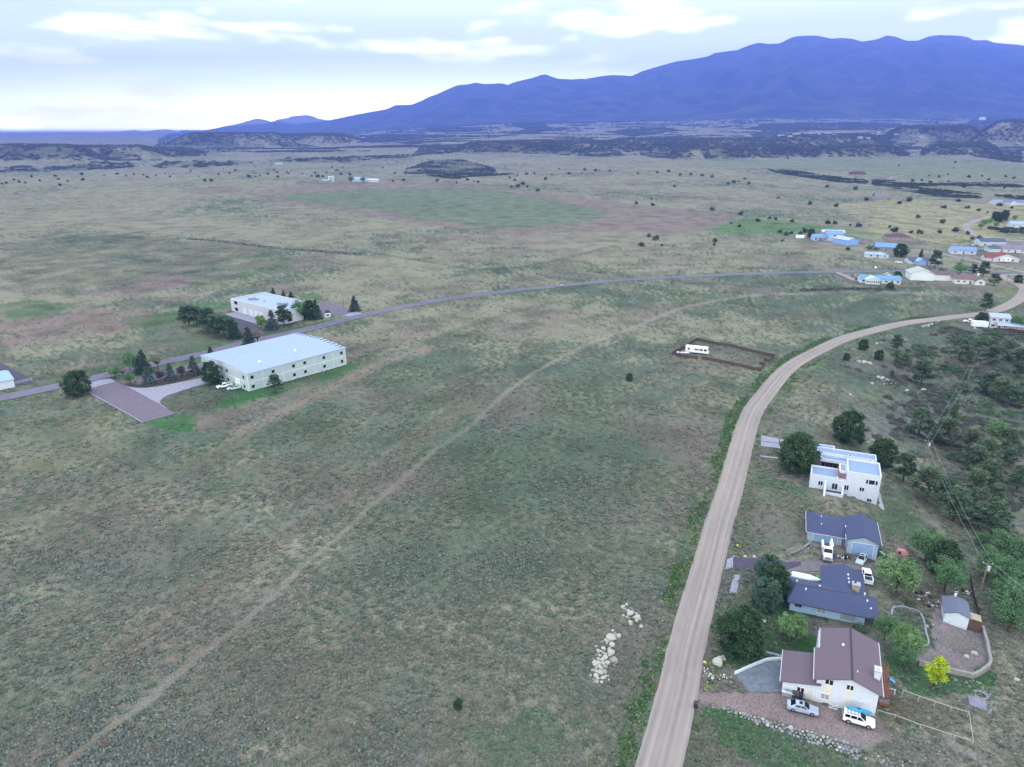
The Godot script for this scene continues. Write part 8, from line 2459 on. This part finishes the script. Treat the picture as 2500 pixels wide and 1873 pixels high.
	part(fl, "staff", mb, mat("steel"))
	mb = MB.new()
	mb.box(0.0, 0.45, -0.01, 0.5, 0.8, 0.01)
	part(fl, "cloth", mb, mat("red_cloth", Color(0.55, 0.03, 0.05), 0.8))
	var hd := thing("salmon_dome", "rounded salmon pink cover with dark opening above the broad tree", "cover", Vector3(88.07, -1.95, -138.39), 0.6)
	mb = MB.new()
	chain(mb, [[-1.9, 0.0, 0.3, 0.3, 0.1], [-1.0, 0.0, 1.1, 1.1, 0.6], [0.2, 0.0, 1.3, 1.3, 0.7], [1.2, 0.0, 0.9, 1.0, 0.5], [1.9, 0.0, 0.2, 0.3, 0.1]])
	part(hd, "shell", mb, m_paint("salmon", Color(0.62, 0.27, 0.24)))
	mb = MB.new()
	mb.box(-0.9, 0.1, 0.9, -0.2, 0.85, 1.25)
	part(hd, "opening", mb, mat("dark_frame"))
	hd.scale = Vector3.ONE * 0.75
	var tr := thing("small_tractor", "old green tractor beside the large garage door", "tractor", Vector3(81.84, -1.09, -136.1), 1.3)
	mb = MB.new()
	chain(mb, [[-0.6, 0.5, 1.0, 0.35, 0.3], [0.2, 0.5, 1.1, 0.32, 0.28], [1.4, 0.5, 1.0, 0.28, 0.22]])
	part(tr, "bonnet", mb, m_car("tractor_green", Color(0.10, 0.26, 0.16)))
	mb = MB.new()
	mb.box(-1.0, 0.8, -0.3, -0.6, 1.3, 0.3)
	part(tr, "seat", mb, mat("dark_frame"))
	for q in [[-0.8, 0.7, 0.6], [1.1, 0.5, 0.36]]:
		wheel(tr, q[0], q[1], q[2], 0.3)
		wheel(tr, q[0], -q[1], q[2], 0.3)
	# scrap by the garages and behind the shed
	var sc := func(label: String, p: Vector3, n: int, spread: float, sd: int):
		rng.seed = sd
		var t := thing("scrap_heap", label, "scrap heap", p, 0.2)
		for i in n:
			var m := MB.new()
			var o := Vector3(rng.randf_range(-spread, spread), rng.randf_range(0.05, 0.5), rng.randf_range(-spread, spread) * 0.5)
			if i % 3 == 0:
				m.box(o.x - 0.3, 0.0, o.z - 0.2, o.x + 0.3, o.y + 0.15, o.z + 0.2)
			elif i % 3 == 1:
				m.bar(o, o + Vector3(rng.randf_range(-1, 1), rng.randf_range(0, 0.5), rng.randf_range(-0.7, 0.7)), 0.08, 0.08)
			else:
				m.tube(o + Vector3(0, 0.02, 0), o + Vector3(0.12, 0.05, 0.02), 0.32, 0.32, 10)
			part(t, ["crate", "scrap_bar", "old_tyre"][i % 3], m, [m_wood(), mat("steel"), mat("tyre"), mat("zinc"), m_wood("tan_board")][i % 5])
	sc.call("tangle of motorcycles and scrap between truck and sedan", Vector3(72.51, 0, -133.41), 30, 1.7, 41)
	sc.call("pile of tubs and boards behind the shed by the yard fence", Vector3(94.61, -3.03, -125.21), 26, 2.0, 42)
	sc.call("stack of old planks under the broad leafy tree", Vector3(83.56, -1.55, -122.93), 18, 2.0, 43)
	sc.call("lumber and litter scattered left of the white shed", Vector3(83.75, -1.62, -119.65), 20, 2.4, 44)
	sc.call("litter at the foot of the white gable wall behind the four wheel drive", Vector3(56.48, -0, -89.03), 12, 1.3, 45)
	sc.call("rubbish strewn in the hollow on the upper slope", Vector3(141.49, -2.38, -253.87), 26, 4.5, 46)
	sc.call("dark machinery pile on the bare ground behind the west pasture", Vector3(-459.66, 0.97, -1187.79), 30, 8.0, 47)
	var ob := thing("planter_box", "orange brown planter box at the right corner of the white gable wall", "planter", Vector3(60.49, -0, -91.52), 0.4)
	mb = MB.new()
	mb.box(-0.7, 0.0, -0.4, 0.7, 0.7, 0.4)
	part(ob, "box", mb, m_wood("orange_wood", Color(0.36, 0.11, 0.05)))
	mb = MB.new()
	mb.box(-0.75, 0.7, -0.45, 0.75, 0.8, 0.45)
	part(ob, "lid", mb, m_concrete("pale_concrete"))
	var tb := thing("slide", "bright blue plastic slide beside the deck", "slide", Vector3(64, -0, -96.77), 0.5)
	mb = MB.new()
	mb.bar(Vector3(-0.8, 1.0, 0), Vector3(0.9, 0.15, 0.2), 0.6, 0.08)
	part(tb, "chute", mb, mat("slide_blue", Color(0.06, 0.34, 0.62), 0.5))
	for x in [-0.75, -0.4]:
		mb = MB.new()
		mb.bar(Vector3(x, -0.3, 0), Vector3(x + 0.001, 1.0, 0), 0.1, 0.1)
		part(tb, "leg", mb, log_)
	var dish := thing("satellite_dish", "white satellite dish on a mast behind the long blue roofed house", "satellite dish", Vector3(232.52, -0.05, -453.41), 0.3)
	mb = MB.new()
	mb.tube(Vector3(0, -0.3, 0), Vector3(0, 5.2, 0), 0.08, 0.06, 6)
	part(dish, "mast", mb, mat("steel"))
	mb = MB.new()
	mb.tube(Vector3(0, 5.5, 0), Vector3(0.1, 5.6, 0.3), 0.15, 0.7, 14)
	part(dish, "bowl", mb, m_paint("tank_white"))
	# low grey berm before the long house
	var hd2 := smooth_line(pv([169.72, -407.79, 181.2, -409.02, 195.3, -411.63, 205.97, -412.1, 214.89, -411.6, 221.15, -411.07]), 1.8)
	var hs := []
	rng.seed = 61
	for p in hd2:
		for k in 3:
			var s := rng.randf_range(0.12, 0.3)
			hs.append([Transform3D(Basis(Vector3.UP, rng.randf() * TAU).scaled(Vector3.ONE * s), on(p.x + rng.randfn(), p.y + rng.randfn() * 1.2)), tint(Color(0.120, 0.125, 0.100), 0.3)])
	scatter("weedy_berm", "dark weedy strip before the long blue roofed house", "weeds", thicket_mesh(), vmat("thicket", 0.95), hs)
	# white bits of building stuff on the grass at the bend
	boulders([[195.97, -328.61, 0.9], [197.95, -330.25, 0.9], [198.4, -328.85, 1.2], [200.6, -331.69, 0.9], [202.7, -332.83, 0.9], [205.48, -334.55, 0.8], [208.13, -336.9, 0.8], [218.76, -325.3, 0.8], [223.99, -326.19, 0.9]], "small white block on the grass by the gravel bend", "white blocks by the bend")

func clear_poly(a: Array) -> void:
	var p := pv(a)
	var r := Rect2(p[0], Vector2.ZERO)
	for q in p:
		r = r.expand(q)
	keep_clear.append([p, r])

func build_all() -> void:
	palette()
	build_roads()
	make_kinds()
	build_paving()
	brown_house()
	pueblo_house()
	workshop()
	blue_house()
	shed()
	warehouse()
	office_block()
	depot()
	far_houses()
	build_vehicles()
	build_trees()
	build_rocks()
	build_small()
	# no tufts inside buildings and on swept ground
	for a in [[29.64, -92.65, 34.48, -91.27, 42.41, -86.69, 54.33, -82.45, 59.36, -85.75, 58.92, -89.93, 45.57, -96.22, 39.08, -94.4, 33.15, -94.05], [47.29, -101.71, 59.07, -111.9, 68.45, -107.28, 58.95, -88.05, 44.28, -93.24], [52.96, -114.32, 57.66, -124.91, 66.87, -130.8, 74.27, -127.81, 74.61, -119.68, 70.54, -113.1, 63.72, -110.13], [66.48, -138.81, 69.67, -145.77, 86.04, -146.31, 80.81, -133.79, 73.33, -135.49], [76.63, -164.84, 88.43, -191.88, 105.98, -189.95, 98.66, -167.72, 93.05, -158.56], [-126.54, -275.46, -94.9, -237.72, -65.62, -270.86, -93.66, -306.91, -111.95, -306.69], [-145.39, -359.67, -112.77, -339.56, -103.12, -372.91, -140.56, -393.18], [81.14, -114.79, 86.65, -121.48, 90.62, -112.92, 86.53, -104.69, 80.07, -99.81, 69.42, -101.92, 77.06, -106.2]]:
		clear_poly(a)
	build_woods()
	build_tufts()

func sky_image() -> Image:
	var W := 2048
	var H := 1024
	var im := Image.create(W, H, false, Image.FORMAT_RGBF)
	var wisps := FastNoiseLite.new()
	wisps.seed = 77
	wisps.noise_type = FastNoiseLite.TYPE_SIMPLEX_SMOOTH
	wisps.frequency = 1.0
	wisps.fractal_octaves = 5
	var sun: Vector3 = SUN
	for y in H:
		var el := PI * 0.5 - PI * (y + 0.5) / H
		var step := 1 if el < 0.30 and el > -0.02 else 4
		if y % step:
			continue
		for x in range(0, W, step):
			var az := TAU * (x + 0.5) / W - PI
			var dir := Vector3(sin(az) * cos(el), sin(el), -cos(az) * cos(el))
			var e := maxf(el, 0.0)
			var c := Vector3(5.2, 5.2, 4.2).lerp(Vector3(2.35, 2.6, 1.9), smoothstep(0.0, 0.08, e))
			c = c.lerp(Vector3(1.34, 1.64, 1.38), smoothstep(0.06, 0.13, e))
			c = c.lerp(Vector3(1.05, 1.27, 1.52), smoothstep(0.14, 0.6, e))
			# long flat cloud streaks, thinning upwards
			var ca := sin(az) * 3.0
			var cb := cos(az) * 3.0
			var n := wisps.get_noise_3d(ca * 0.9, e * 17.0, cb * 0.9) + 0.35 * wisps.get_noise_3d(ca * 3.5, e * 60.0 + 9.0, cb * 3.5)
			var cl := smoothstep(0.04, 0.34, n) * (1.0 - smoothstep(0.10, 0.9, e) * 0.5)
			c = c.lerp(Vector3(3.4, 3.2, 2.4), cl * 0.75)
			var n2 := wisps.get_noise_3d(ca * 0.7 + 31.0, e * 14.0, cb * 0.7)
			c = c.lerp(c * Vector3(0.70, 0.70, 0.76), smoothstep(0.2, 0.5, n2) * 0.35 * (1.0 - smoothstep(0.0, 0.5, e) * 0.5))
			var g := maxf(dir.dot(sun), 0.0)
			c += Vector3(1.0, 0.93, 0.78) * (1.5 * pow(g, 60.0) + 9.0 * pow(g, 500.0))
			if el < 0.0:
				c = Vector3(0.30, 0.31, 0.30)
			var col := Color(c.x, c.y, c.z)
			if step == 1:
				im.set_pixel(x, y, col)
			else:
				im.fill_rect(Rect2i(x, y, step, step), col)
	return im

const SUN := Vector3(0.5429, 0.0912, -0.8348)

func _ready() -> void:
	# camera
	var cam := Camera3D.new()
	cam.name = "camera"
	add_child(cam)
	cam.position = Vector3(0, CAM_H, 0)
	cam.rotation_degrees = Vector3(-19.6, 0, 0)
	cam.fov = 56.69
	cam.near = 0.5
	cam.far = 60000.0
	cam.current = true
	# sky, haze and exposure
	var env := Environment.new()
	env.background_mode = Environment.BG_SKY
	var sky := Sky.new()
	var pano := PanoramaSkyMaterial.new()
	pano.panorama = ImageTexture.create_from_image(sky_image())
	sky.sky_material = pano
	env.sky = sky
	env.tonemap_mode = Environment.TONE_MAPPER_LINEAR
	env.tonemap_exposure = 1.66
	env.fog_enabled = true
	env.fog_density = 0.000105
	env.fog_light_color = Color(0.18, 0.285, 1.0).linear_to_srgb()
	env.sdfgi_enabled = true
	env.ssao_enabled = true
	env.ssil_enabled = true
	var we := WorldEnvironment.new()
	we.name = "environment"
	we.environment = env
	add_child(we)
	# the sun, low over the shoulder of the mountain
	var sun := DirectionalLight3D.new()
	sun.name = "sun"
	add_child(sun)
	sun.look_at_from_position(Vector3.ZERO, -SUN, Vector3.UP)
	sun.light_energy = 1.2
	sun.light_angular_distance = 0.5
	sun.light_color = Color(1.0, 0.93, 0.82)
	sun.shadow_enabled = true
	sun.directional_shadow_max_distance = 20000.0
	rng.seed = 4711
	for q in [[n_big, 11, 0.0045, 3], [n_mid, 22, 0.03, 4], [n_fine, 33, 0.35, 3], [n_ridge, 44, 0.0011, 5]]:
		q[0].seed = q[1]
		q[0].frequency = q[2]
		q[0].fractal_octaves = q[3]
		q[0].noise_type = FastNoiseLite.TYPE_SIMPLEX_SMOOTH
	n_ridge.fractal_type = FastNoiseLite.FRACTAL_RIDGED
	var t0 := Time.get_ticks_msec()
	build_ground()
	build_mountain()
	print("land ", Time.get_ticks_msec() - t0)
	build_all()
	print("all ", Time.get_ticks_msec() - t0)
